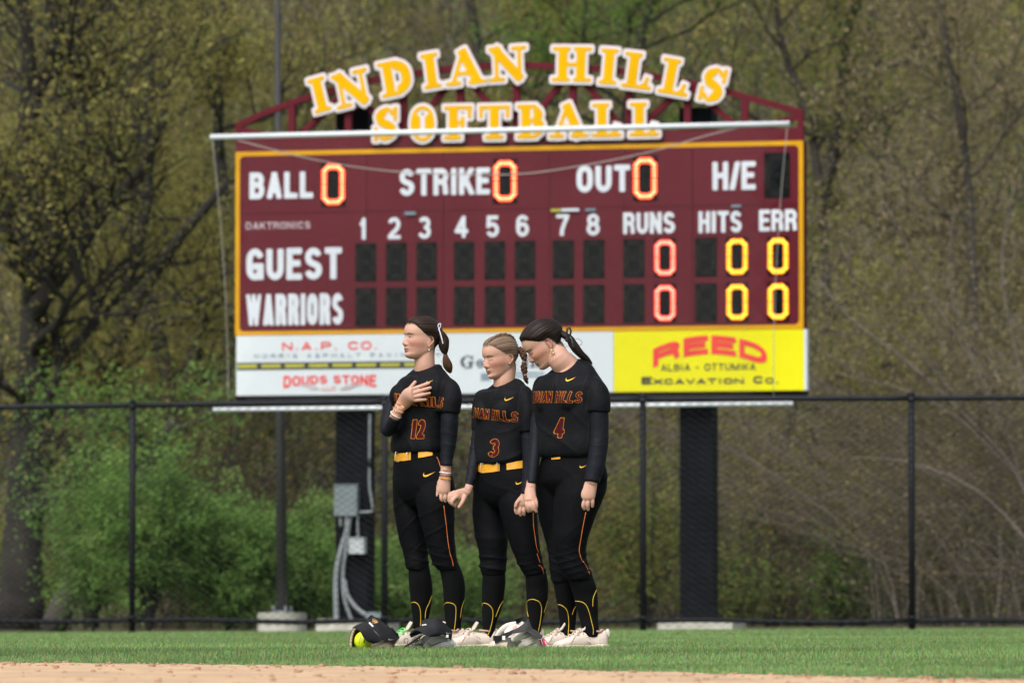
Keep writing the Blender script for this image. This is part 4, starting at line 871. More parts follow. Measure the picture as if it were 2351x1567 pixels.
def headpt(z, ph, off=0., st={}):
    """surface of a head: z above the chin, ph the angle from straight ahead; off pushes it outwards"""
    z = np.asarray(z, float); ph = np.asarray(ph, float); f = _ci(z, HF); b = _ci(z, HB); w_ = _ci(z, HW)
    xm = np.where(z < .06, f*.25+b*.75+.01, -.008); c, s = np.cos(ph), np.sin(ph)
    ex = 2/2.25; cc = np.sign(c)*np.abs(c)**ex; ss = np.sign(s)*np.abs(s)**ex
    x = np.where(c > 0, xm+(f-xm)*cc, xm+(xm-b)*cc); y = w_*ss
    fr = smoothstep(.0, .5, c); ay = np.abs(y)
    hn = np.interp(z, [.062, .067, .0745, .079, .085, .1, .116, .125], [0, .010, .0200, .0228, .0200, .0115, .0022, 0]); sn = np.interp(z, [.066, .074, .09, .12], [.0125, .0125, .0085, .006])
    x = x+fr*hn*ga(y, sn)+fr*.004*ga(ay-.0145, .006)*ga(z-.073, .007)
    x = x-fr*.0055*ga(ay-.030, .014)*ga(z-.1135, .0095)+fr*.0050*ga(ay-.031, .0115)*ga(z-.1115, .0065)
    x = x+fr*.0035*ga(ay-.028, .018)*ga(z-.1305, .006)
    ck = st.get('cheek', .004); x = x+fr*ck*ga(ay-.040, .017)*ga(z-.083, .016)
    x = x+fr*(.0062*ga(y, .019)*ga(z-.0525, .0042)+.0062*ga(y, .017)*ga(z-.0415, .0045)-.0035*ga(y, .021)*ga(z-.0468, .0020)-.003*ga(y, .018)*ga(z-.032, .004)+.004*ga(y, .016)*ga(z-.014, .012))
    y = y+np.sign(y)*ck*.5*ga(z-.085, .02)*fr
    if not (isinstance(off, float) and off == 0.):
        cen = np.stack([np.full_like(x, -.005), 0*y, np.minimum(z, .13)], -1); p = np.stack([x, y, z], -1); d = p-cen; d /= np.linalg.norm(d, axis=-1)[..., None]+1e-9
        return p+d*np.asarray(off)[..., None]
    return np.stack([x, y, z], -1)
class Head:
    def __init__(s, ear_uv, Y, yaw, pitch=0, roll=0, scale=1., st={}):
        s.st = st; s.sc = scale
        F = np.array([-math.sin(yaw), -math.cos(yaw), 0]); Lf = np.array([math.cos(yaw), -math.sin(yaw), 0]); U = np.array([0, 0, 1.])
        F2 = F*math.cos(pitch)-U*math.sin(pitch); U2 = U*math.cos(pitch)+F*math.sin(pitch)
        L3 = Lf*math.cos(roll)+U2*math.sin(roll); U3 = U2*math.cos(roll)-Lf*math.sin(roll)
        s.A = np.array([F2, L3, U3]); ear = np.array([-.004, .072, .088])*scale; s.O = P(*ear_uv, Y)-ear @ s.A
    def w(s, p): return np.asarray(p, float)*s.sc @ s.A+s.O
    def mesh(s, mb):
        t = np.linspace(0, math.pi, 100); zz = .112-.112*np.cos(t); ph = np.linspace(0, 2*math.pi, 129)[:-1]
        G = headpt(zz[:, None]*np.ones(128), ph[None, :]*np.ones((100, 1)), st=s.st); G = s.w(G.reshape(-1, 3)).reshape(G.shape)
        k = mb.n; mb.grid(G, closed=True); c0 = s.w(headpt(np.array(0.), np.array(0.))*np.array([0, 0, 1])+np.array([.04, 0, 0])); c1 = s.w([-.005, 0, .2243])
        j = np.arange(128); mb.add([c0, c1]); o = mb.n-2
        mb.T.append(np.concatenate([np.stack([k+(j+1) % 128, k+j, np.full(128, o)], -1), np.stack([k+99*128+j, k+99*128+(j+1) % 128, np.full(128, o+1)], -1)]))
        for sg in (-1, 1):      # ears: rim, bowl and lobe
            rim = [(-.002, .0715, .107), (-.010, .079, .117), (-.021, .083, .114), (-.026, .084, .100), (-.020, .081, .086), (-.009, .076, .074), (-.002, .0725, .072)]
            q = catmull(np.array(rim), 4); q[:, 1] *= sg; mb.tube(s.w(q), [.0045]*len(q), 8)
            q = catmull(np.array([(-.006, .070, .108), (-.010, .0735, .095), (-.006, .071, .080)]), 4); q[:, 1] *= sg; mb.tube(s.w(q), .0085, 8)
            mb.ell(s.w([-.006, sg*.0745, .073]), (.0065, .0045, .0075), s.A, n=10, m=6)
    def project(s, bv, pts, off=.0012, frm=(1, 0, 0)):
        out = []
        for y, z in pts:
            o = Vector(s.w([.25, y, z])); d = Vector(-s.A[0]); h = bv.ray_cast(o, d); out.append(np.array(h[0])-np.array(d)*off*1.0 if h[0] is not None else None)
        return [o for o in out if o is not None]
    def line(s, bv, pts, r, name, m, parent, off=.0006, n=5, sub=4):
        q = s.project(bv, catmull(np.array(pts, float), sub), off)
        if len(q) < 3: return
        rr = np.full(len(q), r); rr[0] *= .4; rr[-1] *= .35
        if len(q) > 3: rr[1] *= .75; rr[-2] *= .6
        mb = MB(); mb.tube(q, rr, n); return mb.build(name, m, parent)
    def patch(s, bv, top, bot, name, m, parent, off=.0009, nr=5):
        T = catmull(np.array(top, float), 5); B = catmull(np.array(bot, float), 5); rows = []
        for t in np.linspace(0, 1, nr):
            r = s.project(bv, T*(1-t)+B*t, off+.0004*math.sin(math.pi*t))
            if len(r) != len(T): return
            rows.append(r)
        mb = MB(); mb.grid(np.array(rows)); return mb.build(name, m, parent)
def hairline(ph, kind=0):
    a = np.degrees(np.abs(np.arctan2(np.sin(ph), np.cos(ph)))); return np.interp(a, [0, 20, 38, 52, 64, 76, 86, 97, 108, 122, 140, 160, 180], [.186, .186, .180, .166, .149, .128, .117, .121, .100, .070, .045, .037, .035])
def hair_cap(H, m, parent, thick=.011, tail=(-.10, 0, .135), back=.010, name='hair'):
    npn, nr = 220, 70; ph = np.linspace(0, 2*math.pi, npn+1)[:-1]; z0 = hairline(ph); rows = []; t = np.linspace(0, 1, nr); offs = []
    jag = .0010*np.sin(ph*47)+.0010*np.sin(ph*91+1)+.0008*np.sin(ph*17+2)
    for q in t:
        z = z0+jag*(1-q)+(.2239-z0-jag*(1-q))*(1-(1-q)**1.7); off = -.0022+(thick+.0022)*smoothstep(-.02, .26, q)**.8
        base = headpt(z, ph, st=H.st); tv = np.array(tail)-base; dd_ = np.linalg.norm(tv, axis=1); off = off*np.ones_like(ph)+back*np.exp(-(dd_/.055)**2)*smoothstep(0, .2, q)
        an = np.arctan2(base[:, 1], base[:, 2]-tail[2]); off = off+smoothstep(0, .15, q)*(.0007*np.sin(an*34+dd_*20)+.0005*np.sin(an*57-dd_*11)+.0009*np.sin(an*13+dd_*30))
        rows.append(headpt(z, ph, off, st=H.st))
    G = np.array(rows); loc = G.reshape(-1, 3); tl = np.array(tail)
    d = loc-tl; ang = np.arctan2(d[:, 1], d[:, 2]+.0); rad = np.linalg.norm(d, axis=1)
    Cc = np.stack([ang*22, rad*9, loc[:, 1]*30*0], -1)
    mb = MB(); W_ = H.w(loc).reshape(G.shape); mb.grid(W_, closed=True); mb.C.append(Cc); k = nr-1; c = H.w([-.005, 0, .224+thick]); mb.add([c], None, None, [[0, 1, 0]])
    j = np.arange(npn); mb.T.append(np.stack([k*npn+j, k*npn+(j+1) % npn, np.full(npn, mb.n-1)], -1)); o = mb.build(name, m, parent)
    return o
def strands(mb, pts, rad, seed, n=26, wav=0.):
    """ponytail: a lumpy tube with lengthwise strand ridges"""
    pts = catmull(np.array(pts, float), 6); rr = catmull(np.column_stack([rad, rad, rad]), 6)[:, 0]; k = len(pts); m_ = 40; rs = np.random.default_rng(seed)
    T = np.gradient(pts, axis=0); T /= np.linalg.norm(T, axis=1)[:, None]; A = np.cross(T, [0, 1., 0]); A /= np.linalg.norm(A, axis=1)[:, None]; B = np.cross(T, A)
    ph = np.arange(m_)*2*math.pi/m_; amp = 1+.09*np.sin(ph*7+rs.uniform(0, 6))[None]+.05*np.sin(ph*13+np.arange(k)[:, None]*.25)
    r = rr[:, None]*amp; G = pts[:, None]+r[..., None]*(np.cos(ph)[None, :, None]*A[:, None]+np.sin(ph)[None, :, None]*B[:, None])
    mb.grid(G, closed=True); s = np.linspace(0, 1, k); mb.C.append(np.stack([np.broadcast_to(ph*9, (k, m_)), np.broadcast_to(s[:, None]*3, (k, m_)), np.zeros((k, m_))], -1).reshape(-1, 3))
def wisps(H, parent, m, seed, n, box, ln=.03):
    rs = np.random.default_rng(seed); mb = MB()
    for k in range(n):
        p = np.array([rs.uniform(*box[0]), rs.uniform(*box[1]), rs.uniform(*box[2])]); d = np.array([rs.normal(-.6, .5), rs.normal(0, .3), rs.normal(.2, .6)])*ln
        mb.tube(H.w(np.array([p, p+d*.5+rs.normal(0, .003, 3), p+d+rs.normal(0, .006, 3)])), .00035, 3, cap=False); 
    V = sum(len(v) for v in mb.V); mb.C.append(np.zeros((V, 3))); mb.build('hair_wisps', m, parent)
# ------------- limb helpers working from measured outlines: rows of (v, uLeft, uRight, depth offset[, depth ratio])
def outl(Yp, rows, rat=1.0, k=1/443.):
    C = []; a = []; b = []
    for r in rows:
        v, u0, u1, dy = r[:4]; q = r[4] if len(r) > 4 else rat; C.append(P((u0+u1)/2, v, Yp+dy)); hw = (u1-u0)/2*(Yp+dy)/FPX; a.append(hw); b.append(hw*q)
    return np.array(C), np.array(a), np.array(b)
def chain(Yp, rows, rat=1.0):       # rows of (u, v, dy, radius px)
    C = []; a = []
    for u, v, dy, r in rows: C.append(P(u, v, Yp+dy)); a.append(r*(Yp+dy)/FPX)
    return np.array(C), np.array(a), np.array(a)*rat
def yawb(a, yaw, r):    # half image width -> semi axes of a section turned by yaw
    A_ = a/np.sqrt(math.cos(yaw)**2+r*r*math.sin(yaw)**2); return A_, A_*r
def swoosh(bv, uv, L_, rot, name, m, parent, flip=False):
    """check-like mark traced on a surface"""
    up = [(0, .30), (.06, .10), (.16, .03), (.30, .06), (.6, .22), (1, .47)]; lo = [(.155, .52), (.12, .34), (.17, .24), (.30, .24), (.6, .33), (1, .47)]
    up = catmull(np.array([(.13, .52), (.04, .32), (.03, .12), (.13, .0), (.30, .02), (.6, .19), (1, .48)]), 3); lo = catmull(np.array([(.13, .52), (.095, .36), (.115, .24), (.2, .17), (.35, .20), (.6, .30), (1, .48)]), 3)
    c, s = math.cos(R(rot)), math.sin(R(rot)); rows = []
    for t in np.linspace(0, 1, 4):
        row = []
        for a, b in zip(up, lo):
            q = a*(1-t)+b*t; x = (q[0]-.5)*L_*(-1 if flip else 1); y = -(q[1]-.25)*L_*.72; h = hit(bv, uv[0]+x*c-y*s, uv[1]+x*s+y*c, .0016)
            if h is None: return
            row.append(h)
        rows.append(row)
    mb = MB(); mb.grid(np.array(rows)); mb.build(name, m, parent)
BLK = dict(LET)
def jersey_text(bv, s, ctr, F, U, w_, h_, m1, m2, parent, arch=.0, slant=.12, name='lettering', t=.2, edge=.0042, skip=None, gap=.14, res=16):
    """block letters sewn on: laid on a plane facing F and dropped on to the cloth"""
    F = np.array(F, float); F /= np.linalg.norm(F); U = np.array(U, float); U -= F*(U @ F); U /= np.linalg.norm(U); Rr = np.cross(U, F); Rr = Rr/np.linalg.norm(Rr)
    lay, u = text_layout(s, w_, gap); 
    def drop(x, y, off):
        o = Vector(np.asarray(ctr)+Rr*x+U*y+F*.3); h = bv.ray_cast(o, Vector(-F)); return None if h[0] is None or h[3] > .62 else np.array(h[0])+F*off+np.array(h[1])*off*.5
    for iso, off, m, nm in ((edge, .0012, m2, name+'_edge'), (0., .0020, m1, name)):
        mb = MB()
        for c, x, ww in lay:
            if c in ' _': continue
            tt = t*h_; x0 = x
            if c == 'I': x0 = x+(ww-tt)/2; ww = tt
            V, Q, T, B = glyph(c, ww, h_, tt, iso, res, LET, 2)
            P3 = []; ok = []
            for a, b in V:
                X = x0+a-w_/2; Yy = b-h_/2; X += slant*Yy; q = X/(w_/2); Yy2 = Yy*(1+0*q)-arch*q*abs(q)**0+0
                p = drop(X, Yy2, off); ok.append(p is not None); P3.append(p if p is not None else np.zeros(3))
            ok = np.array(ok); Q2 = [f for f in Q if all(ok[list(f)])]; T2 = [f for f in T if all(ok[list(f)])]
            if len(Q2)+len(T2): mb.add(np.array(P3), Q2 or None, T2 or None)
        if mb.n: mb.build(nm, m, parent, smooth=False)
def px_text(bv, s, u0, u1, v0, v1, m1, m2, parent, rot=0, slant=.12, t=.2, edge=.004, name='number', res=18, gap=.14, off=.0015, px=1/443.):
    w_, h_ = (u1-u0)*px, (v1-v0)*px; lay, u = text_layout(s, w_, gap); c_, s_ = math.cos(R(rot)), math.sin(R(rot)); uc, vc = (u0+u1)/2, (v0+v1)/2
    for iso, of, m, nm in (((edge, off, m2, name+'_edge'),) if m2 else ())+((0., off+.0009, m1, name),):
        mb = MB()
        for c, x, ww in lay:
            if c in ' _': continue
            tt = t*h_
            if c == 'I': x = x+(ww-tt)/2; ww = tt
            V, Q, T, B = glyph(c, ww, h_, tt, iso, res, LET, 2); P3 = []
            for a, b in V:
                X = x+a-w_/2; Yy = b-h_/2; X += slant*Yy; X2 = X*c_-Yy*s_; Y2 = X*s_+Yy*c_; h = hit(bv, uc+X2/px, vc-Y2/px, of); P3.append(h)
            if any(p is None for p in P3): continue
            mb.add(np.array(P3), Q or None, T or None)
        if mb.n: mb.build(nm, m, parent, smooth=False)
def shoe(parent, heel, toe_dir, L_=.255, lace='lace', pitch=0., sc=1., z=0.):
    """low cream cleat: heel point on the ground, direction towards the toe"""
    sc = sc*1.06; z = z+.004; d = np.array([toe_dir[0], toe_dir[1], 0.]); d /= np.linalg.norm(d); s = np.cross([0, 0, 1.], d); B = np.array([d, s, [0, 0, 1.]])
    wl = lambda p: (np.asarray(p, float)*sc) @ B+np.array([heel[0], heel[1], z])
    k = L_/.255; X = np.array([0, .01, .03, .06, .09, .12, .15, .18, .21, .235, .25, .256])*k
    top = np.array([.078, .091, .090, .083, .080, .084, .075, .062, .050, .042, .033, .022]); hw = np.array([.018, .028, .033, .034, .034, .037, .041, .045, .047, .043, .030, .012]); cy = np.array([0, 0, 0, 0, .001, .003, .005, .007, .008, .006, .004, .003])
    rows = []; n = 28; ph = np.linspace(0, 2*math.pi, n+1)[:-1]
    g = catmull(np.column_stack([X, top, hw, cy]), 4)
    for x, tp_, h_, c in g:
        zc = (tp_+.014)/2; hz = (tp_-.014)/2; cs, sn = np.cos(ph), np.sin(ph); taper = 1-.30*smoothstep(0, 1, sn*.5+.5)*(1 if x < .14*k else .8)
        rows.append(np.stack([np.full(n, x), c+h_*np.sign(cs)*np.abs(cs)**.8*taper, zc+hz*np.sign(sn)*np.abs(sn)**.75], -1))
    G = np.array(rows); up = MB(); up.grid(wl(G.reshape(-1, 3)).reshape(G.shape), closed=True)
    e0, e1 = wl([-.001, 0, .035]), wl([.258*k, .003, .017]); up.add([e0, e1]); j = np.arange(n); m_ = len(rows)
    up.T.append(np.concatenate([np.stack([(j+1) % n, j, np.full(n, up.n-2)], -1), np.stack([(m_-1)*n+j, (m_-1)*n+(j+1) % n, np.full(n, up.n-1)], -1)]))
    sh = up.build('shoe', M['shoe'], parent)
    # sole with a heel flare
    mb = MB(); gx = np.linspace(-.006, .262*k, 26); r1 = []; r2 = []
    for side in (1, -1):
        for x in (gx if side > 0 else gx[::-1]):
            h_ = np.interp(x, X, hw)*1.12+.003; c = np.interp(x, X, cy); 
            if x < 0: h_ *= .8
            if x > .256*k: h_ *= .55
            r1.append((x, c+side*h_, .0)); r2.append((x, c+side*h_*.98, .021+.006*math.exp(-((x-.02)/.03)**2)))
    nn = len(r1); mb.grid(np.array([wl(r1), wl(r2)]), closed=True); a, b = wl([.12, 0, 0]), wl([.12, 0, .022]); mb.add([a, b]); j = np.arange(nn)
    mb.T.append(np.concatenate([np.stack([(j+1) % nn, j, np.full(nn, mb.n-2)], -1), np.stack([nn+j, nn+(j+1) % nn, np.full(nn, mb.n-1)], -1)])); mb.build('sole', M['sole'], sh)
    # padded collar, heel tab, tongue, laces
    mb = MB(); q = [(.086*k+.030*math.cos(a)*1.15-.032*k, .026*math.sin(a), .087+.004*math.cos(a)+(.010 if math.cos(a) < -.7 else 0)) for a in np.linspace(0, 2*math.pi, 22)[:-1]]; q.append(q[0]); mb.tube(wl(q), .0050, 8, cap=False); mb.build('collar', M['shoel'], sh)
    mb = MB(); sweep(mb, wl([(.0, 0, .06), (-.003, 0, .082), (-.001, 0, .098)]), [.013, .012, .006], [.006, .006, .004], n=12, sub=4); mb.build('heel_tab', M['shoe'], sh)
    mb = MB(); T_ = np.array([[(x, y*wd, zc+.004*(1-(y)**2)) for y in np.linspace(-1, 1, 7)] for x, zc, wd in ((.160, .072, .014), (.135, .084, .018), (.115, .098, .021), (.105, .116, .023), (.098, .128, .018), (.096, .131, .008))]); T_[..., 0] *= k
    T2 = T_.copy(); T2[..., 0] -= .008; T2[..., 2] -= .003; ring = np.concatenate([T_, T2[:, ::-1]], 1); mb.grid(wl(ring.reshape(-1, 3)).reshape(ring.shape), closed=True); mb.build('tongue', M['shoe'], sh)
    mb = MB(); ev = MB()
    for i, x in enumerate((.118, .136, .154, .172, .190)):
        zt_ = np.interp(x, X/k, top)+.003; y0 = .024; x *= k
        for sg in (1, -1):
            mb.tube(wl(catmull(np.array([(x, sg*y0, zt_-.010), (x+.008, sg*.008, zt_+.004), (x+.016, -sg*y0, zt_-.015)]), 4)), .0024, 5); ev.ell(wl((x, sg*(y0+.003), zt_-.013)), (.0024, .0016, .0024), B, n=6, m=4)
    for sg, ln in ((1, .05), (-1, .04)):
        mb.tube(wl(catmull(np.array([(.118*k, 0, .090), (.130*k, sg*.022, .100), (.150*k, sg*.036, .078), (.140*k, sg*.030, .070), (.12*k, 0, .088)]), 5)), .0022, 5)
        mb.tube(wl(catmull(np.array([(.118*k, 0, .090), (.150*k, sg*.03, .085), (.172*k, sg*.046, .050), (.185*k, sg*.050, .030)]), 5)), .0020, 5)
    mb.build('laces', M[lace], sh); ev.build('eyelets', M['shoemark'], sh)
    # looping side mark
    for sg in (1, -1):
        mb = MB(); q = catmull(np.array([(.085, .045), (.095, .058), (.115, .055), (.105, .040), (.085, .030), (.100, .028), (.125, .042)]), 4)
        mb.tube(wl([(x*k, sg*(np.interp(x, X/k, hw)*.93+.0015)*(1-.18*smoothstep(.02, .07, zz_)), zz_) for x, zz_ in q]), .0013, 4); mb.build('side_mark', M['shoemark'], sh)
    return sh
def crease(x, p=3.0): return (1-np.abs(np.sin(x)))**p        # narrow ridges
def fold_pants(kn, seed, amp=.0085):
    def f(co, no):
        z = co[:, 2]; n1 = nz(co, 9, seed+1); n2 = nz(co, 17, seed+2); n3 = nz(co, 6, seed+3); kz = np.exp(-((z-kn+.01)/.075)**2)
        kr = crease(z*62+n1*1.7+co[:, 0]*14, 2.2)*np.clip(.55+.6*n2, 0, 1.3)+.5*crease(z*95-n2*1.5-co[:, 0]*22, 2.5)*np.clip(n1+.3, 0, 1)
        th_ = crease(z*13+co[:, 0]*9+n1*1.1, 5)*np.clip(.2+.8*n3, 0, 1)+crease(z*19-co[:, 0]*15+n3*1.6, 6)*np.clip(.1-.7*n3, 0, 1)
        return amp*(kz*kr*1.1+th_*.55*np.clip(1-kz, 0, 1)+.22*nz(co, 13, seed))
    return f
def fold_jersey(seed, amp=.0075, zh=.95):
    def f(co, no):
        z = co[:, 2]; x = co[:, 0]; n1 = nz(co, 7, seed+1); n2 = nz(co, 12, seed+2); n3 = nz(co, 5, seed+3); low = np.exp(-((z-zh)/.085)**2)
        a = crease(x*17+z*11+n1*1.3, 4)*np.clip(.25+.8*n3, 0, 1.2); b = crease(-x*13+z*21+n2*1.2, 4)*np.clip(.2-.8*n3, 0, 1.2); c = crease(x*38+n2*1.6, 2.5)*low*np.clip(.5+.6*n1, 0, 1.3)
        return amp*(.50*a+.45*b+.75*c+.16*nz(co, 18, seed+7))
    return f
def fold_sleeve(seed, amp=.0026):
    def f(co, no):
        n1 = nz(co, 9, seed+1); n2 = nz(co, 15, seed+2); return amp*(crease(co[:, 2]*58+n1*1.8+co[:, 0]*10, 3)*np.clip(.4+.9*n2, 0, 1.4)+.3*nz(co, 25, seed+2))
    return f
def skincol(o, H, warm=1.0, blush=1.0, hc=(.03, .02, .015)):
    """skin colour per vertex: flushed cheeks, nose, lips region, ears, knuckles are real pigment"""
    n = len(o.data.vertices); co = np.empty(n*3, np.float32); o.data.vertices.foreach_get('co', co); co = co.reshape(-1, 3)
    l = (co-H.O) @ H.A.T/H.sc; base = np.array([.50, .288, .215]); c = np.repeat(base[None], n, 0)
    inh = (l[:, 2] > -.01) & (l[:, 2] < .23) & (np.abs(l[:, 1]) < .1) & (np.abs(l[:, 0]) < .14)
    ay = np.abs(l[:, 1]); bl = blush*inh*(.62*ga(ay-.050, .028)*ga(l[:, 2]-.078, .032)*(l[:, 0] > .02)+.5*ga(l[:, 1], .012)*ga(l[:, 2]-.078, .012)*(l[:, 0] > .08)+.6*(ay > .073)*ga(l[:, 2]-.1, .03)*ga(l[:, 0]+.01, .03))
    red = np.array([.38, .125, .085]); c = c*(1-bl[:, None]*.75)+red*bl[:, None]*.75
    fh = inh*ga(l[:, 2]-.16, .03)*(l[:, 0] > .03); c = c*(1-fh[:, None]*.4)+np.array([.50, .30, .22])*fh[:, None]*.4
    phi = np.arctan2(l[:, 1], l[:, 0]+.008); hz_ = hairline(phi); hm = inh*smoothstep(-.013, .003, l[:, 2]-hz_+.003*nz(l, 260, 9))*(l[:, 2] > .03); c = c*(1-hm[:, None]*.9)+np.array(hc)*hm[:, None]*.9
    c = c*warm*(1+.03*nz(co, 60, 4)[:, None]); a = o.data.color_attributes.new('Col', 'FLOAT_COLOR', 'POINT'); a.data.foreach_set('color', np.clip(np.concatenate([c, np.ones((n, 1))], 1), 0, 1).astype(np.float32).ravel())
def hand(mb, Yp, rows, fingers, sub=4):
    C_, a, b = chain(Yp, rows, .62); sweep(mb, C_, a, b, n=18, sub=3)
    for f in fingers:
        C_, a, b = chain(Yp, f, .95); mb.tube(catmull(C_, 4), catmull(np.column_stack([a, a, a]), 4)[:, 0], 12); mb.ell(C_[-1], (a[-1],)*3, n=12, m=8)
def belt_strip(bv, pts, hpx, m, name, parent, off=.004, th=.004):
    T = catmull(np.array(pts, float), 6); rows = []
    for k in np.linspace(-1, 1, 5):
        r = [hit(bv, u, v+k*hpx, off) for u, v in T]; 
        if any(x is None for x in r): return None
        rows.append(r)
    G = np.array(rows); G2 = G+np.array([0, th, 0]); ring = np.concatenate([G, G2[::-1]], 0); mb = MB(); mb.grid(np.transpose(ring, (1, 0, 2)), closed=True); 
    n = ring.shape[0]; m_ = ring.shape[1]; mb.Q.append(np.array([[0*n+i, 0*n+i+1, 0*n+n-2-i, 0*n+n-1-i] for i in range(4)]+[[(m_-1)*n+i, (m_-1)*n+i+1, (m_-1)*n+n-2-i, (m_-1)*n+n-1-i] for i in range(4)]))
    return mb.build(name, m, parent, smooth=False)
def face(H, bv, parent, kind, brow):
    for sg in (1, -1):
        if kind == 'smile':
            H.line(bv, [(sg*.014, .1275), (sg*.026, .1325), (sg*.038, .1325), (sg*.049, .1265)], .0022, 'eyebrow', M[brow], parent)
            H.patch(bv, [(sg*.018, .1120), (sg*.026, .1150), (sg*.036, .1152), (sg*.045, .1110)], [(sg*.018, .1108), (sg*.026, .1092), (sg*.036, .1088), (sg*.045, .1100)], 'eye', M['eyew'], parent, off=.0006)
            H.line(bv, [(sg*.016, .1110), (sg*.025, .1150), (sg*.036, .1156), (sg*.049, .1098)], .0010, 'upper_lashes', M['lash'], parent)
            H.patch(bv, [(sg*.0275, .1148), (sg*.031, .1150), (sg*.0345, .1148)], [(sg*.0275, .1095), (sg*.031, .1088), (sg*.0345, .1095)], 'iris', M['lash'], parent, off=.0012)
        else:
            H.line(bv, [(sg*.013, .1265), (sg*.025, .1325), (sg*.038, .1330), (sg*.050, .1255)], .0021, 'eyebrow', M[brow], parent)
            H.line(bv, [(sg*.017, .1078), (sg*.026, .1062), (sg*.037, .1060), (sg*.048, .1090)], .0013 if kind == 'down' else .0016, 'upper_lashes', M['lash'], parent)
    sm = .0055 if kind != 'down' else 0.; wd = .030 if kind != 'down' else .023; gp = .0022 if kind == 'down' else .0012 if kind == 'grin' else .0005
    H.patch(bv, [(-wd, .0465+sm), (-.010, .0540), (0, .0530), (.010, .0540), (wd, .0465+sm)], [(-wd, .0460+sm), (-.010, .0470+gp), (0, .0468+gp), (.010, .0470+gp), (wd, .0460+sm)], 'upper_lip', M['lip'], parent)
    H.patch(bv, [(-wd*.95, .0460+sm), (-.010, .0462-gp), (0, .0460-gp), (.010, .0462-gp), (wd*.95, .0460+sm)], [(-wd*.9, .0452+sm), (-.011, .0380), (0, .0368), (.011, .0380), (wd*.9, .0452+sm)], 'lower_lip', M['lip'], parent)
    H.line(bv, [(-wd-.001, .0466+sm*1.2), (-.012, .0466), (0, .0464), (.012, .0466), (wd+.001, .0466+sm*1.2)], .0009 if gp < .002 else .0016, 'mouth_line', M['lash'], parent, off=.0004)
    if kind == 'down': H.patch(bv, [(-.010, .0478), (0, .0480), (.010, .0478)], [(-.010, .0460), (0, .0460), (.010, .0460)], 'teeth', M['tooth'], parent, off=.0022)
    for sg in (1, -1):
        H.line(bv, [(sg*.0045, .0695), (sg*.0075, .0700), (sg*.0100, .0712)], .0012, 'nostril', M['lash'], parent, off=-.0004)
def person(label, Yp, base_u): 
    b = P(base_u, 1487, Yp); return empty('person', (b[0], Yp, 0), label, 'person', 'softball players standing in a line')
def tilt_top(mb, c, F, z0, z1, k):      # neckline: low at the throat, high at the nape
    F = np.array([F[0], F[1], 0.])
    for i, V in enumerate(mb.V):
        V = V.copy(); w_ = smoothstep(z0, z1, V[:, 2]); V[:, 2] -= k*((V-c) @ F)*w_; mb.V[i] = V
def leg_cores(bm, Yp, pant, sock, r=(.045, .024)):
    a = outl(Yp, pant)[0]; b = outl(Yp, sock)[0]; q = np.concatenate([a[:-1], b[1:]]); q = q[np.argsort(-q[:, 2])]; bm.tube(q, np.interp(np.linspace(0, 1, len(q)), [0, .5, 1], [r[0], r[0]*.7, r[1]]), 10)
def finish(pr, Yp, H, body_mb, jersey_mb, pants_mb, sleeves, socks, seed, kn, zh, blush, warm, hc=(.03, .02, .015)):
    body = remeshed(body_mb, 'body', M['skin'], pr, .0024, 4, dec=.18, fac=.4); skincol(body, H, warm, blush, hc)
    jer = remeshed(jersey_mb, 'jersey', M['jersey'], pr, .0055, 12, fold_jersey(seed, .0105, zh), dec=.6)
    pan = remeshed(pants_mb, 'pants', M['pants'], pr, .0055, 10, fold_pants(kn, seed+20), dec=.6)
    sl = [remeshed(s, 'compression_sleeve', M['under'], pr, .0045, 3, fold_sleeve(seed+40+i), dec=.5) for i, s in enumerate(sleeves)]
    so = [remeshed(s, 'sock', M['sock'], pr, .005, 4, dec=.4) for i, s in enumerate(socks)]
    return body, jer, pan, sl, so
def arm_cores(bm, Yp, AC):
    for lst, hd in AC:
        q = np.array([P(u, v, Yp+d) for u, v, d, r in lst]+[P(*hd[:2], Yp+hd[2])]); r = [r_*.62*Yp/FPX for _, _, _, r_ in lst]+[lst[-1][3]*.72*Yp/FPX]; bm.tube(q, r, 10)
def torso_core(mb, Yp, u, v0, v1, hw):       # body hidden below the clothes, keeps the figure one piece
    C_ = [P(u, v, Yp) for v in (v0, (v0+v1)/2, v1)]; sweep(mb, C_, [.05, hw*.8, hw], [.045, hw*.55, hw*.6], n=14, sub=3)
def limb_core(mb, pts, r):
    q = catmull(np.array(pts), 3) if len(pts) > 2 else np.array(pts); r = np.interp(np.linspace(0, 1, len(q)), np.linspace(0, 1, np.size(r)), np.atleast_1d(r)); mb.tube(q, r, 8)
AG = lambda d: R(d)
# ================================================= first player: hand over heart, number 12
Y1 = 29.8; p1 = person("woman in black uniform number 12 with hand over her heart and white hair ribbon", Y1, 990)
H1 = Head((984.5, 786), Y1-.062, R(63), R(-3), R(0), .985, {'cheek': .0055})
yw = R(-42); rat = .66
rows = [(1038, 901, 1016, 0), (1026, 897, 1019, 0), (1005, 899, 1018, 0), (975, 905, 1018, 0), (940, 906, 1022, 0), (910, 907, 1030, -.005), (888, 908, 1037, 0), (872, 917, 1036, 0), (861, 928, 1026, 0), (852, 939, 1016, 0), (843, 946, 1012, 0)]
C_, a, b = outl(Y1, rows); A_, B_2 = yawb(a, abs(yw), rat)
jm = MB(); sweep(jm, C_, A_, B_2, yaw=yw, n=36, sub=4, e=2.2, horiz=True)
C_, a, b = chain(Y1, [(1014, 872, -.06, 12), (1027, 881, -.10, 17), (1035, 895, -.13, 22), (1036, 915, -.14, 25.5), (1031, 935, -.14, 27), (1029.5, 947, -.14, 27.2)]); sweep(jm, C_, a, b*.95)
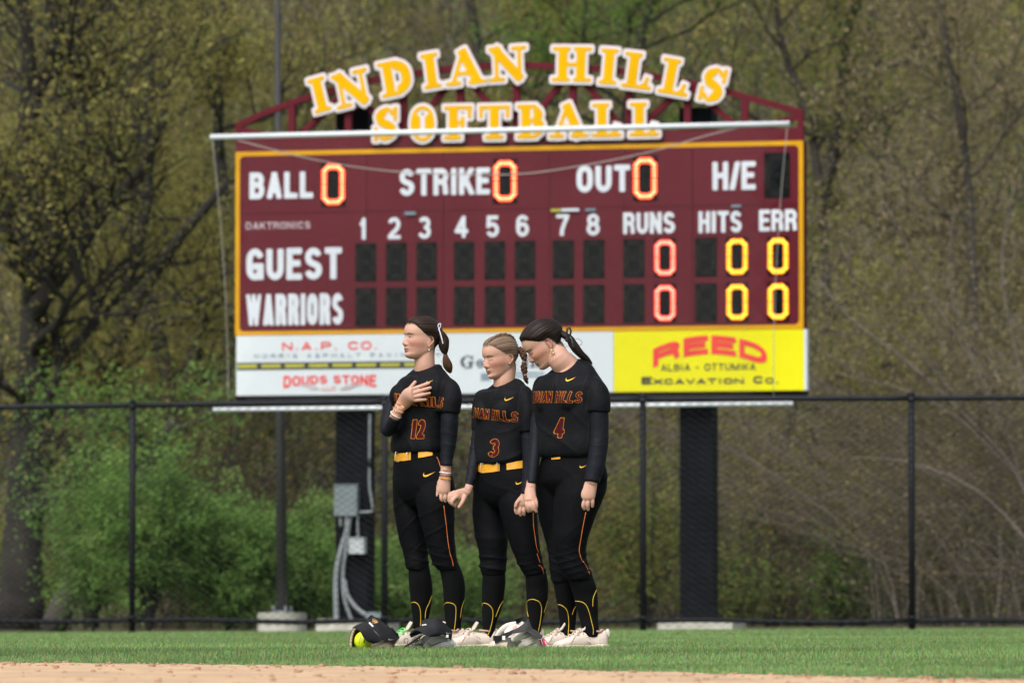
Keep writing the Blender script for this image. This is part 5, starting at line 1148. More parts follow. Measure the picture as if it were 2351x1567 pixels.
C_, a, b = chain(Y1, [(938, 872, .06, 12), (930, 880, .09, 15), (920, 896, .09, 17), (912, 915, .07, 18), (906, 933, .05, 18)]); sweep(jm, C_, a, b)
tilt_top(jm, P(980, 850, Y1), (-math.sin(R(50)), -math.cos(R(50))), P(980, 868, Y1)[2], P(980, 848, Y1)[2], .33)
for s_ in (-1, 1):
    c = P(966, 908, Y1)+np.array([-math.sin(R(42)), -math.cos(R(42)), 0])*.075+np.array([math.cos(R(42)), -math.sin(R(42)), 0])*s_*.072; jm.ell(c, (.062, .058, .066), n=18, m=12)
pm = MB(); rows = [(1018, 908, 1006, 0), (1033, 904, 1011, 0), (1050, 903, 1018, 0), (1070, 902, 1030, 0), (1090, 901, 1038, 0), (1110, 901, 1042, 0), (1125, 904, 1041, 0), (1145, 915, 1028, 0), (1163, 935, 1000, 0)]
C_, a, b = outl(Y1, rows); A_, B_2 = yawb(a, R(42), .58); sweep(pm, C_, A_, B_2, yaw=yw, n=32, sub=4, horiz=True)
RL = [(1078, 906, 968, .04), (1105, 902, 975, .06), (1150, 902, 968, .07), (1190, 907, 976, .07), (1243, 917, 983, .07), (1275, 926, 984, .06), (1298, 929, 985, .05), (1310, 936, 984, .05)]
LL = [(1078, 958, 1032, -.04), (1105, 958, 1043, -.05), (1150, 955, 1044, -.07), (1200, 965, 1044, -.08), (1245, 979, 1045, -.09), (1275, 987, 1048, -.09), (1295, 995, 1052, -.09), (1309, 1007, 1056, -.09)]
for q in (RL, LL): C_, a, b = outl(Y1, q, 1.05); sweep(pm, C_, a, b, horiz=True, n=26)
sk = []
SK = ([(1290, 938, 984, .05), (1330, 938, 991, .06), (1355, 940, 993.5, .07), (1385, 943, 991, .075), (1410, 946, 986, .075), (1438, 948, 981, .07), (1462, 949, 982, .06)],
          [(1290, 1004, 1052, -.09), (1315, 1011, 1062, -.08), (1340, 1015.5, 1067.5, -.075), (1370, 1018, 1067, -.07), (1400, 1020, 1063, -.07), (1430, 1022, 1059, -.075), (1462, 1022, 1057, -.08), (1472, 1021, 1057, -.085)])
for q in SK:
    m_ = MB(); C_, a, b = outl(Y1, q, 1.08); sweep(m_, C_, a, b, horiz=True, n=22); sk.append(m_)
sl = []
AC = []
L_ = [(1036, 925, -.14, 19), (1033, 950, -.14, 20.5), (1032.5, 975, -.14, 20), (1031, 1000, -.14, 19), (1029, 1025, -.145, 17.5), (1026, 1050, -.15, 15), (1025, 1069, -.155, 14)]; AC.append((L_, (1023, 1080, -0.155))); m_ = MB(); C_, a, b = chain(Y1, L_); sweep(m_, C_, a, b); sl.append(m_)
L_ = [(908, 915, .06, 17), (898, 940, .03, 18), (891, 965, .0, 17.5), (889, 984, -.03, 16.5), (893, 986, -.05, 15.5), (901, 972, -.09, 15), (908, 957, -.12, 14)]; AC.append((L_, (911, 948, -0.14))); m_ = MB(); C_, a, b = chain(Y1, L_); sweep(m_, C_, a, b); sl.append(m_)
bm = MB(); H1.mesh(bm)
nb = P(977, 868, Y1); sweep(bm, [H1.w([-.022, 0, .085]), H1.w([-.018, 0, .045]), P(975, 838, Y1-.0), P(976, 856, Y1+.01), nb], [.054, .052, .054, .056, .05], [.056, .055, .055, .054, .045], n=26)
torso_core(bm, Y1, 965, 862, 1090, .085)
arm_cores(bm, Y1, AC)
leg_cores(bm, Y1, RL, SK[0]); leg_cores(bm, Y1, LL, SK[1])
hand(bm, Y1-.155, [(1024, 1062, 0, 12.5), (1023, 1085, 0, 12.2), (1020.5, 1102, 0, 14), (1018, 1118, .0, 16.5), (1017, 1128, 0, 16.5), (1016.5, 1135, 0, 12)],
     [[(1004, 1128, 0, 5.2), (1002.5, 1140, -.005, 4.8), (1004.5, 1152, 0, 4.4), (1008.5, 1163, .01, 3.9)], [(1012.5, 1131, -.004, 5), (1013, 1143, -.01, 4.7), (1014.5, 1153, 0, 4.2)],
      [(1021, 1131, -.004, 5), (1023, 1141, -.01, 4.6), (1022, 1150, .0, 4.2)], [(1029, 1127, 0, 4.8), (1033, 1136, -.004, 4.4), (1036, 1146, 0, 4)], [(1008, 1104, .01, 5), (1002.5, 1118, .02, 5), (1000, 1130, .02, 4.6)]])
# right hand lies on the chest: depths follow the cloth
V_, Q_, T_ = jm.arrays(); tmpo = bpy.data.objects.new('t', mk_mesh('t', V_, Q_, T_)); bvj = bvh(tmpo); bpy.data.objects.remove(tmpo)
def cz(u, v, lift): h = hit(bvj, u, v, 0); return (h[1] if h is not None else Y1-.06)-lift-Y1
def ch(lst, lift): return [(u, v, cz(u, v, lift*1.0), r) for u, v, r in lst]
hand(bm, Y1, [(904, 962, -.115, 12.5), (911, 948, -.14, 12), (918, 936, cz(925, 930, .035), 13), (929, 922, cz(929, 922, .03), 17), (941, 908, cz(941, 908, .02), 19.5), (950, 905, cz(950, 905, .016), 17)],
     [ch([(947, 893, 5.2), (960, 888.5, 4.8), (972, 884, 4.6), (984, 879.5, 3.9)], .012), ch([(951, 902, 5.2), (964, 897.5, 4.8), (976, 893.5, 4.5), (988, 890, 3.9)], .012),
      ch([(950, 911, 5.2), (963, 908, 4.7), (975, 905, 4.3), (986, 902.5, 3.7)], .012), ch([(945, 919, 5), (957, 918.5, 4.4), (968, 917.5, 4.1), (977, 917, 3.5)], .012), [(931, 907, cz(931, 907, .03), 6.5), (939, 895, cz(939, 895, .028), 5.8), (947, 885, cz(947, 885, .022), 5.0), (953, 877, cz(953, 877, .018), 4.2)]])
body1, jer1, pan1, sl1, so1 = finish(p1, Y1, H1, bm, jm, pm, sl, sk, 100, .46, 1.02, 1.1, 1.0)
bh = bvh(body1); face(H1, bh, body1, 'smile', 'brow')
hair1 = hair_cap(H1, M['hairdk'], p1, .009)
mb = MB(); tc = H1.w([-.098, 0, .137]); T0 = P(1013, 764, Y1+.0)
strands(mb, [tc, P(1012, 765, Y1-.02), P(1019, 778, Y1-.02), P(1019.5, 792, Y1-.02), P(1021, 805, Y1-.02), P(1022.5, 813, Y1-.02)], [.016, .017, .024, .026, .019, .009], 5); mb.build('ponytail', M['hairdk'], hair1)
mb = MB(); strands(mb, [P(1022.5, 812, Y1-.02), P(1024, 824, Y1-.02), P(1028, 838, Y1-.01), P(1032, 849, Y1), P(1035, 856, Y1)], [.009, .017, .022, .016, .005], 6); mb.build('ponytail_end', M['hairtip'], hair1)
mb = MB(); mb.tube([P(1018.5, 812.5, Y1-.02), P(1026.5, 813.5, Y1-.02)], .0095, 10); mb.build('hair_tie', M['bb'], hair1)
mb = MB(); q = P(1008.5, 761, Y1-.02); mb.ell(q, (.017, .017, .022), n=12, m=8); mb.build('hair_tie', M['bb'], hair1)
def ribbon(pts, w_, nm, m, parent, Yd):
    q = catmull(np.array([P(u, v, Yd+d) for u, v, d in pts]), 5); T = np.gradient(q, axis=0); T /= np.linalg.norm(T, axis=1)[:, None]; S_ = np.cross(T, [0, 1., 0]); S_ /= np.linalg.norm(S_, axis=1)[:, None]
    G = np.stack([q-S_*w_, q+np.array([0, -.002, 0]), q+S_*w_, q+np.array([0, .002, 0])], 1); mb = MB(); mb.grid(G, closed=True); return mb.build(nm, m, parent)
ribbon([(1008.5, 755, -.04), (1005.5, 748, -.04), (1009, 742.5, -.04), (1012, 744, -.04), (1010.5, 751, -.04), (1007, 756, -.04)], .0022, 'ribbon_loop', M['ribw'], hair1, Y1)
ribbon([(1007, 754, -.045), (1010, 762, -.05), (1014, 776, -.055), (1017, 788.5, -.055)], .0032, 'ribbon_tail', M['ribw'], hair1, Y1)
wisps(H1, hair1, M['hairdk'], 3, 26, ((-.095, -.06), (-.04, .05), (.02, .07)), .035); wisps(H1, hair1, M['hairdk'], 4, 26, ((-.07, .07), (-.03, .05), (.215, .232)), .03)
e = H1.w([-.003, .080, .068]); mb = MB(); mb.tube([e+np.array([math.cos(t)*.005, -.002, math.sin(t)*.006-.003]) for t in np.linspace(0, 6.28, 12)], .0011, 5); mb.ell(e+np.array([.0, -.002, -.017]), (.0034,)*3, n=8, m=6); mb.build('earring', M['goldm'], body1)
mb = MB(); mb.ell(e+np.array([.0, -.003, -.019]), (.0042,)*3, n=8, m=6); mb.build('pearl_drop', M['pearl'], body1)
def band(p, q, r, w_, nm, m, parent, Yd=None):
    p, q = np.array(p), np.array(q); t = (q-p)/np.linalg.norm(q-p); c = (p+q)/2; n = np.cross(t, [0, 0, 1.]) if abs(t[2]) < .9 else np.array([1., 0, 0]); n = n-t*(n@t); n /= np.linalg.norm(n); b_ = np.cross(t, n)
    mb = MB(); mb.tube([c+r*(n*math.cos(a)+b_*math.sin(a)) for a in np.linspace(0, 2*math.pi, 26)], w_, 6); return mb.build(nm, m, parent)
for v, m_, w_ in ((1085, 'wb', .0028), (1092, 'bb', .0022), (1098, 'ob', .0026)): band(P(1022.5, v-4, Y1-.155), P(1021.5, v+4, Y1-.155), .0295, w_, 'bracelet', M[m_], p1)
for (u, v), m_, w_ in (((909, 951), 'pearl', .0022), ((914.5, 941), 'goldm', .003), ((918.5, 934.5), 'goldm', .0022)): band(P(u-3, v+5, Y1-.13), P(u+3, v-5, Y1-.14), .0305, w_, 'bracelet', M[m_], p1)
# clothing details traced on the cloth
def piping(objs, pts, r, nm, m, parent, off=.0012): return seam(bvh(*objs), pts, r, nm, m, parent, off=off)
def details(pr, jer, pan, socks, Y, belt, F, txt, numb, sw, pipe, sockl, seams):
    bj = bvh(jer); bp_ = bvh(pan)
    if belt:
        for q, h_, nm in belt[0]: belt_strip(bp_, q, h_, M['belt'], nm, pan, off=.006)
        for (u, v, a, b) in belt[1]:
            hc = hit(bp_, u, v, .011)
            if hc is not None:
                mb = MB(); a *= 1/443; b *= 1/443; mb.tube([hc+np.array([x, 0, z]) for x, z in ((-a, -b), (-a, b), (a, b), (a, -b), (-a, -b))], .0018, 5); mb.build('belt_buckle', M['metal'], pan)
    if txt: jersey_text(bj, txt[0], hit(bj, *txt[1], 0), F, (0, 0, 1), txt[2], txt[3], M['letter'], M['ledge'], jer, arch=txt[4], slant=txt[5], edge=.0017, t=.155, gap=.2)
    px_text(bj, *numb, M['letter'], M['ledge'], jer, edge=.0023)
    for o_, uv, L_, rt in sw: swoosh(bj if o_ == 'j' else bp_, uv, L_, rt, 'check_mark', M['swoosh'], jer if o_ == 'j' else pan)
    for q in pipe: seam(bp_, q, .0019, 'side_piping', M['pipe_or'], pan, off=.0006)
    for k, qs in enumerate(sockl):
        bs = bvh(socks[k])
        for q in qs: seam(bs, q, .0020, 'sock_line', M['pipe_y'], socks[k], off=.0006)
    for q in seams: seam(bj, q, .0008, 'seam', M['seamd'], jer, off=.0004)
ang = R(42); F1 = (-math.sin(ang), -math.cos(ang), 0)
details(p1, jer1, pan1, so1, Y1, ([([(905, 1048), (915, 1048.5), (928, 1048), (943, 1046)], 9, 'belt'), ([(960, 1042), (975, 1039.5), (993, 1036)], 8.5, 'belt_strap')], [(915, 1048, 7, 11), (936, 1047, 2, 9)]),
        F1, ('INDIAN HILLS', (952, 919), .28, .052, .014, .12), ('12', 944, 975, 963, 1006),
        [('j', (987, 875), 16, -4), ('p', (985, 1088), 29, -4)],
        [[(1003, 1048), (1008, 1060), (1011, 1071)], [(1019, 1160), (1024, 1200), (1029, 1245), (1034, 1272), (1038, 1284), (1041, 1299)]],
        [[[(942, 1386), (946, 1382), (954, 1382), (961, 1388), (965, 1400), (966, 1420), (965, 1440)], [(992, 1366), (985, 1384), (978, 1400), (976, 1420)]],
         [[(1022, 1430), (1020, 1405), (1019, 1390), (1024, 1383), (1034, 1383), (1044, 1388), (1047, 1400), (1045, 1430), (1041, 1458)], [(1066, 1376), (1060, 1395), (1057, 1418)]]],
        [[(949, 851), (956, 862), (959, 876)], [(1004, 858), (1002, 880), (1001, 905), (1003, 940)], [(1008, 846), (1020, 856), (1036, 868)]])
sole_z = .004
fx = lambda u, Y: P(u, 1487, Y)[0]
shoe(p1, (fx(1061, Y1-.09), Y1-.085), (-1, -.42), .262, 'lace'); shoe(p1, (fx(986, Y1+.06), Y1+.06), (-1, -.34), .262, 'laceg')
# ================================================= second player: braid, looking down, number 3
Y2 = 29.45; p2 = person("woman in black uniform number 3 with light brown braid and lowered eyes, middle player", Y2, 1165)
H2 = Head((1168.5, 827), Y2-.06, R(58), R(10), R(2), .955, {'cheek': .0045}); yw = R(-40)
rows = [(1064, 1090, 1208, 0), (1052, 1087, 1212, 0), (1030, 1088, 1212, 0), (990, 1092, 1214, 0), (955, 1092, 1218, 0), (930, 1093, 1222, 0), (912, 1096, 1222, 0), (900, 1101, 1217, 0), (890, 1111, 1207, 0), (881, 1124, 1197, 0), (875, 1134, 1189, 0)]
C_, a, b = outl(Y2, rows); A_, B_2 = yawb(a, R(40), rat); jm = MB(); sweep(jm, C_, A_, B_2, yaw=yw, n=36, sub=4, e=2.2, horiz=True)
C_, a, b = chain(Y2, [(1196, 900, -.06, 16), (1207, 908, -.09, 19), (1211, 930, -.11, 21), (1212, 960, -.12, 21.5), (1213, 990, -.12, 20)]); sweep(jm, C_, a, b)
C_, a, b = chain(Y2, [(1118, 900, .06, 13), (1107, 908, .09, 16), (1101, 935, .09, 17), (1099, 965, .08, 16.5), (1098, 987, .07, 15.5)]); sweep(jm, C_, a, b)
tilt_top(jm, P(1162, 882, Y2), (-math.sin(R(48)), -math.cos(R(48))), P(1162, 900, Y2)[2], P(1162, 880, Y2)[2], .38)
for s_ in (-1, 1):
    c = P(1154, 946, Y2)+np.array([-math.sin(R(40)), -math.cos(R(40)), 0])*.064+np.array([math.cos(R(40)), -math.sin(R(40)), 0])*s_*.066; jm.ell(c, (.060, .056, .062), n=18, m=12)
pm = MB(); rows = [(1040, 1097, 1200, 0), (1056, 1092, 1208, 0), (1075, 1090, 1216, 0), (1095, 1087, 1225, 0), (1116, 1085, 1229, 0), (1135, 1088, 1230, 0), (1152, 1100, 1215, 0), (1166, 1120, 1185, 0)]
C_, a, b = outl(Y2, rows); A_, B_2 = yawb(a, R(40), .58); sweep(pm, C_, A_, B_2, yaw=yw, n=32, sub=4, horiz=True)
PN = ([(1100, 1089, 1146, .04), (1130, 1086, 1150, .05), (1175, 1084, 1156, .06), (1211, 1088, 1162, .06), (1239, 1094, 1165, .05), (1270, 1101, 1163, .04), (1290, 1103, 1163, .04), (1308, 1104, 1161, .03), (1321, 1108, 1159, .03)],
          [(1100, 1150, 1224, -.04), (1130, 1145, 1231, -.05), (1156, 1143, 1233, -.06), (1187, 1150, 1235, -.07), (1215, 1160, 1236, -.08), (1248, 1172, 1239, -.09), (1275, 1182, 1243, -.09), (1296, 1190, 1248, -.09), (1310, 1197, 1252, -.09), (1321, 1204, 1254, -.09)])
for q in PN:
    C_, a, b = outl(Y2, q, 1.03); sweep(pm, C_, a, b, horiz=True, n=26)
sk = []
SK = ([(1300, 1109, 1159, .03), (1331, 1107, 1161, .04), (1356, 1106, 1159, .05), (1383, 1106, 1155, .055), (1405, 1107, 1149, .05), (1425, 1107.5, 1141, .045), (1447, 1107.5, 1136, .04), (1468, 1106, 1137, .04)],
          [(1300, 1206, 1250, -.09), (1325, 1206, 1257, -.08), (1350, 1207.5, 1258.5, -.07), (1377, 1208.5, 1257.5, -.07), (1400, 1210, 1253, -.07), (1425, 1210, 1246, -.075), (1450, 1209, 1241, -.08), (1468, 1208, 1240, -.08)])
for q in SK:
    m_ = MB(); C_, a, b = outl(Y2, q, 1.08); sweep(m_, C_, a, b, horiz=True, n=22); sk.append(m_)
sl = []
AC = []
L_ = [(1098, 965, .07, 12), (1097, 990, .07, 13.5), (1094, 1020, .05, 13.5), (1090, 1045, .03, 13), (1085, 1075, -.01, 12.5), (1080, 1100, -.05, 11.5), (1075.5, 1119, -.07, 11)]; AC.append((L_, (1073, 1126, -0.08))); m_ = MB(); C_, a, b = chain(Y2, L_); sweep(m_, C_, a, b); sl.append(m_)
L_ = [(1213, 970, -.12, 16), (1214, 1000, -.12, 17), (1215, 1040, -.13, 15.5), (1213, 1080, -.14, 14), (1210, 1110, -.15, 12.5), (1206.5, 1134, -.16, 12)]; AC.append((L_, (1205, 1138, -0.16))); m_ = MB(); C_, a, b = chain(Y2, L_); sweep(m_, C_, a, b); sl.append(m_)
bm = MB(); H2.mesh(bm); sweep(bm, [H2.w([-.022, 0, .088]), H2.w([-.022, 0, .05]), P(1157, 876, Y2), P(1160, 890, Y2+.01), P(1162, 903, Y2+.01)], [.053, .053, .055, .058, .055], [.055, .055, .057, .058, .05], n=26)
torso_core(bm, Y2, 1155, 905, 1110, .085)
arm_cores(bm, Y2, AC)
leg_cores(bm, Y2, PN[0], SK[0]); leg_cores(bm, Y2, PN[1], SK[1])
# right hand reaching left to hook a finger
hand(bm, Y2-.08, [(1078, 1112, 0, 9), (1073.5, 1125, 0, 10), (1066, 1130, -.01, 11), (1056, 1134, -.025, 12.2), (1047, 1137, -.04, 11.5)],
     [[(1047, 1134, -.035, 5.4), (1038, 1138, -.045, 5), (1031, 1145, -.05, 4.6), (1034, 1153, -.045, 4.2), (1040, 1158, -.03, 3.9)], [(1045, 1129, -.03, 5), (1036, 1133, -.04, 4.7), (1030.5, 1140, -.05, 4.4), (1032, 1148, -.045, 4)],
      [(1049, 1139, -.05, 5), (1041, 1146, -.06, 4.7), (1038, 1154, -.06, 4.4), (1044, 1160, -.045, 4.1)], [(1068, 1136, -.03, 6), (1064, 1147, -.04, 5.2), (1058.5, 1157, -.045, 4.6), (1054, 1163, -.045, 4)]])
hand(bm, Y2-.16, [(1207, 1126, 0, 9.5), (1204.5, 1139, 0, 10.2), (1200, 1149, 0, 13.2), (1198, 1157, 0, 14), (1197, 1163, 0, 10)],
     [[(1187, 1159, 0, 5), (1184.5, 1170, -.006, 4.6), (1187.5, 1181, .002, 4)], [(1195, 1163, -.004, 5), (1193.5, 1174, -.01, 4.6), (1195.5, 1183.5, 0, 4)], [(1202.5, 1162, -.002, 4.9), (1203, 1172, -.008, 4.6), (1203.5, 1180.5, 0, 4)], [(1209, 1158, .002, 4.7), (1212, 1166, -.004, 4.3), (1213, 1173, 0, 3.8)], [(1194, 1147, -.01, 5), (1187, 1153, -.016, 4.8), (1184, 1162, -.016, 4.2)]])
body2, jer2, pan2, sl2, so2 = finish(p2, Y2, H2, bm, jm, pm, sl, sk, 200, .44, .98, 1.25, 1.02, (.13, .085, .058))
bh = bvh(body2); face(H2, bh, body2, 'down', 'browl'); hair2 = hair_cap(H2, M['hairlt'], p2, .008)
# crown braid and hanging bubble braid
def braid(pts, r, nm, m, parent, k=9):
    q = catmull(np.array(pts), 6); L_ = len(q); mb = MB(); Vn = 0; t = np.linspace(0, 1, L_); T = np.gradient(q, axis=0); T /= np.linalg.norm(T, axis=1)[:, None]; A = np.cross(T, [0, 1., 0]); A /= np.linalg.norm(A, axis=1)[:, None]; B = np.cross(T, A)
    tt = np.linspace(0, L_-1, k*8); qi = np.stack([np.interp(tt, np.arange(L_), q[:, i]) for i in range(3)], 1); Ai = np.stack([np.interp(tt, np.arange(L_), A[:, i]) for i in range(3)], 1); Bi = np.stack([np.interp(tt, np.arange(L_), B[:, i]) for i in range(3)], 1)
    rr = np.interp(np.linspace(0, 1, len(tt)), np.linspace(0, 1, len(r)), r)
    for j in range(3):
        ph = np.linspace(0, k*2.1, len(tt))+j*2.094; pt = qi+Ai*(rr*.55*np.sin(ph))[:, None]+Bi*(rr*.38*np.sin(2*ph))[:, None]; n0 = mb.n; mb.tube(pt, rr*.62, 8); 
        cc = np.zeros((mb.n-n0, 3)); cc[:, 0] = np.tile(np.arange(8)*2.5, (mb.n-n0)//8+1)[:mb.n-n0]+j*7; cc[:, 1] = np.arange(mb.n-n0)*.02; mb.C.append(cc)
    return mb.build(nm, m, parent)
loc = [headpt(np.array(z), np.array(R(p)), np.array(.011)) for z, p in ((.200, 25), (.217, 55), (.219, 110), (.205, 150), (.185, 168), (.165, 176), (.15, 180))]
braid([H2.w(l) for l in loc], [.006, .0085, .0095, .010, .010, .009], 'crown_braid', M['hairlt'], hair2, 10)
braid([P(1191, 800, Y2-.0), P(1197, 806, Y2-.01), P(1202, 816, Y2-.015), P(1204, 828, Y2-.015)], [.012, .0165, .0175, .010], 'braid', M['hairtip'], hair2, 4)
braid([P(1203, 829, Y2-.015), P(1203, 842, Y2-.015), P(1204, 852, Y2-.015), P(1205, 859, Y2-.015)], [.009, .0165, .015, .008], 'braid', M['hairtip'], hair2, 4)
braid([P(1204, 859, Y2-.015), P(1207, 869, Y2-.01), P(1211, 880, Y2)], [.008, .0125, .005], 'braid', M['hairtip'], hair2, 3)
mb = MB(); mb.tube([P(1195, 830.5, Y2-.015), P(1203, 830, Y2-.015), P(1203.4, 830, Y2-.015)], .0, 6) if False else None
for u, v in ((1199, 830), (1203, 860)): band(P(u+3, v-3, Y2-.015), P(u+3, v+3, Y2-.015), .0085, .002, 'hair_band', M['ribp'], hair2)
band(P(1189, 797, Y2), P(1194, 803, Y2), .012, .004, 'hair_tie', M['bb'], hair2)
wisps(H2, hair2, M['hairlt'], 13, 30, ((-.095, -.06), (-.04, .05), (.02, .07)), .035); wisps(H2, hair2, M['hairlt'], 14, 20, ((-.07, .07), (-.03, .05), (.212, .226)), .025)
e = H2.w([-.003, .0805, .071]); mb = MB(); mb.ell(e, (.0030,)*3, n=8, m=6); mb.build('ear_stud', M['metal'], body2)
ang = R(40); F2_ = (-math.sin(ang), -math.cos(ang), 0)
details(p2, jer2, pan2, so2, Y2, ([([(1094, 1071), (1104, 1074), (1118, 1074.5), (1132, 1073), (1147, 1071)], 9.5, 'belt'), ([(1163, 1069.5), (1180, 1067.5), (1200, 1065)], 8.5, 'belt_strap')], [(1111, 1074, 8, 10.5), (1143, 1070, 2, 9)]),
        F2_, ('INDIAN HILLS', (1123, 951), .30, .052, .016, .12), ('3', 1122, 1146, 1007, 1048),
        [('j', (1169, 915), 23, -4), ('p', (1194, 1107), 21, -8)],
        [[(1224, 1176), (1225, 1205), (1229, 1235), (1232, 1255), (1237, 1268)], [(1233, 1270), (1238, 1285), (1240, 1291)], [(1237, 1296), (1245, 1303), (1249, 1320)]],
        [[[(1107, 1390), (1109, 1384), (1118, 1385), (1128, 1393), (1132, 1406), (1130, 1425), (1124, 1448), (1119, 1458)], [(1155, 1378), (1146, 1394), (1138, 1415)]],
         [[(1213, 1415), (1210, 1400), (1208.5, 1386), (1213, 1377), (1224, 1375), (1237, 1380), (1243, 1392), (1242, 1415), (1236, 1450)], [(1257, 1378), (1252, 1395), (1249, 1405)]]],
        [[(1135, 879), (1139, 894), (1136, 912)], [(1123, 925), (1126, 913), (1132, 902)], [(1200, 880), (1193, 905), (1190, 935), (1192, 975)], [(1186, 872), (1194, 881), (1206, 890)]])
shoe(p2, (fx(1139, Y2+.04), Y2+.045), (-1, -.30), .265, 'lace'); shoe(p2, (fx(1243, Y2-.08), Y2-.07), (-1, -.35), .265, 'lace')
band(P(1077, 1120, Y2-.075), P(1075, 1127, Y2-.08), .0245, .0014, 'bracelet', M['metal'], p2)
# ================================================= third player: bowed head, number 4
Y3 = 29.1; p3 = person("woman in black uniform number 4 bowing her head, black ribbon and gold hoops", Y3, 1310)
H3 = Head((1260, 793), Y3-.055, R(83), R(37), R(2), 1.0, {'cheek': .0065}); yw = R(-38)
rows = [(1050, 1244, 1382, 0), (1041, 1235, 1388, 0), (1020, 1231, 1391, 0), (985, 1234, 1388, 0), (955, 1229, 1385, 0), (925, 1225, 1382, 0), (900, 1226, 1384, 0), (882, 1232, 1384, 0), (868, 1241, 1378, .01), (855, 1252, 1366, .015), (843, 1266, 1352, .02), (833, 1282, 1338, .025)]
C_, a, b = outl(Y3, rows); A_, B_2 = yawb(a, R(38), .66); jm = MB(); sweep(jm, C_, A_, B_2, yaw=yw, n=36, sub=4, e=2.2, horiz=True)
C_, a, b = chain(Y3, [(1350, 872, -.06, 14), (1363, 883, -.10, 20), (1371, 900, -.12, 25.5), (1374, 920, -.13, 28), (1373, 945, -.13, 28.5)]); sweep(jm, C_, a, b)
C_, a, b = chain(Y3, [(1256, 870, .06, 16), (1244, 882, .09, 19), (1239, 905, .10, 19), (1237, 925, .09, 18), (1236, 944, .09, 17)]); sweep(jm, C_, a, b)
tilt_top(jm, P(1305, 842, Y3), (-math.sin(R(60)), -math.cos(R(60))), P(1305, 866, Y3)[2], P(1305, 842, Y3)[2], .30)
for s_ in (-1, 1):
    c = P(1304, 922, Y3)+np.array([-math.sin(R(38)), -math.cos(R(38)), 0])*.076+np.array([math.cos(R(38)), -math.sin(R(38)), 0])*s_*.078; jm.ell(c, (.066, .062, .072), n=18, m=12)
pm = MB(); rows = [(1038, 1246, 1380, 0), (1060, 1240, 1388, 0), (1085, 1232, 1394, 0), (1105, 1231, 1393, 0), (1122, 1245, 1375, 0), (1136, 1262, 1345, 0)]
C_, a, b = outl(Y3, rows); A_, B_2 = yawb(a, R(38), .60); sweep(pm, C_, A_, B_2, yaw=yw, n=32, sub=4, horiz=True)
PN = ([(1074, 1237, 1298, .04), (1100, 1230, 1304, .06), (1150, 1232, 1305, .07), (1187, 1236, 1306, .08), (1220, 1246, 1310, .08), (1248, 1254, 1314, .07), (1275, 1260, 1318, .06), (1305, 1262, 1320, .05), (1338, 1269, 1318, .04)],
          [(1074, 1290, 1386, -.04), (1100, 1282, 1394, -.04), (1126, 1276, 1392, -.05), (1150, 1271, 1382, -.06), (1175, 1270, 1371, -.07), (1205, 1269, 1360, -.08), (1230, 1268.5, 1351, -.09), (1255, 1271, 1345, -.09), (1280, 1275, 1346, -.09), (1300, 1281, 1351, -.09), (1318, 1290, 1357, -.09), (1331, 1299, 1359, -.09)])
for q in PN:
    C_, a, b = outl(Y3, q, 1.0); sweep(pm, C_, a, b, horiz=True, n=26)
sk = []
SK = ([(1315, 1272, 1318, .04), (1340, 1271, 1324, .05), (1365, 1275, 1327, .06), (1392, 1280, 1326, .07), (1415, 1283, 1323, .07), (1444, 1286, 1321, .06), (1468, 1286, 1322, .05)],
          [(1305, 1296, 1356, -.09), (1325, 1303, 1362, -.08), (1345, 1309, 1369, -.07), (1365, 1316, 1372, -.06), (1390, 1322, 1373, -.06), (1415, 1329, 1373, -.06), (1440, 1335, 1375, -.07), (1462, 1339, 1377, -.07)])
for q in SK:
    m_ = MB(); C_, a, b = outl(Y3, q, 1.05); sweep(m_, C_, a, b, horiz=True, n=22); sk.append(m_)
sl = []
AC = []
L_ = [(1374, 920, -.13, 22), (1374, 950, -.13, 23.5), (1374.5, 985, -.13, 23.5), (1374.5, 1011, -.135, 23), (1371, 1045, -.145, 21.5), (1366, 1075, -.155, 20.5), (1361, 1093, -.16, 19), (1359, 1106, -.165, 18.2)]; AC.append((L_, (1357, 1110, -0.165))); m_ = MB(); C_, a, b = chain(Y3, L_); sweep(m_, C_, a, b); sl.append(m_)
L_ = [(1237, 920, .09, 14), (1236, 950, .09, 15.5), (1232, 985, .07, 15.5), (1230, 1015, .05, 15), (1227, 1045, .02, 14), (1223, 1080, -.02, 12.5), (1220, 1111, -.05, 11.5)]; AC.append((L_, (1219, 1118, -0.055))); m_ = MB(); C_, a, b = chain(Y3, L_); sweep(m_, C_, a, b); sl.append(m_)
bm = MB(); H3.mesh(bm); sweep(bm, [H3.w([-.018, 0, .10]), H3.w([-.025, 0, .065]), P(1283, 822, Y3-.01), P(1297, 838, Y3+.005), P(1304, 852, Y3+.01), P(1306, 866, Y3+.01)], [.048, .054, .060, .068, .078, .08], [.050, .054, .057, .064, .072, .075], n=26)
torso_core(bm, Y3, 1308, 868, 1090, .095)
arm_cores(bm, Y3, AC)
leg_cores(bm, Y3, PN[0], SK[0]); leg_cores(bm, Y3, PN[1], SK[1])
hand(bm, Y3-.165, [(1358.5, 1098, 0, 14), (1356.5, 1110, 0, 15), (1352, 1124, 0, 17.5), (1348, 1136, 0, 19.3), (1346.5, 1144, 0, 17.5), (1346, 1149, 0, 12)],
     [[(1331.5, 1141, 0, 5.4), (1330, 1152, -.004, 5), (1332, 1162, .006, 4.4)], [(1340.5, 1145, -.004, 5.4), (1339, 1159, -.012, 5), (1340.5, 1170, 0, 4.4)], [(1350, 1144, -.004, 5.3), (1349.5, 1157, -.012, 4.9), (1350, 1168.5, 0, 4.3)], [(1359, 1140, 0, 5), (1360.5, 1151, -.006, 4.6), (1360, 1161, 0, 4)], [(1344, 1122, .02, 6), (1334, 1132, .03, 5.5), (1330, 1142, .03, 5)]])
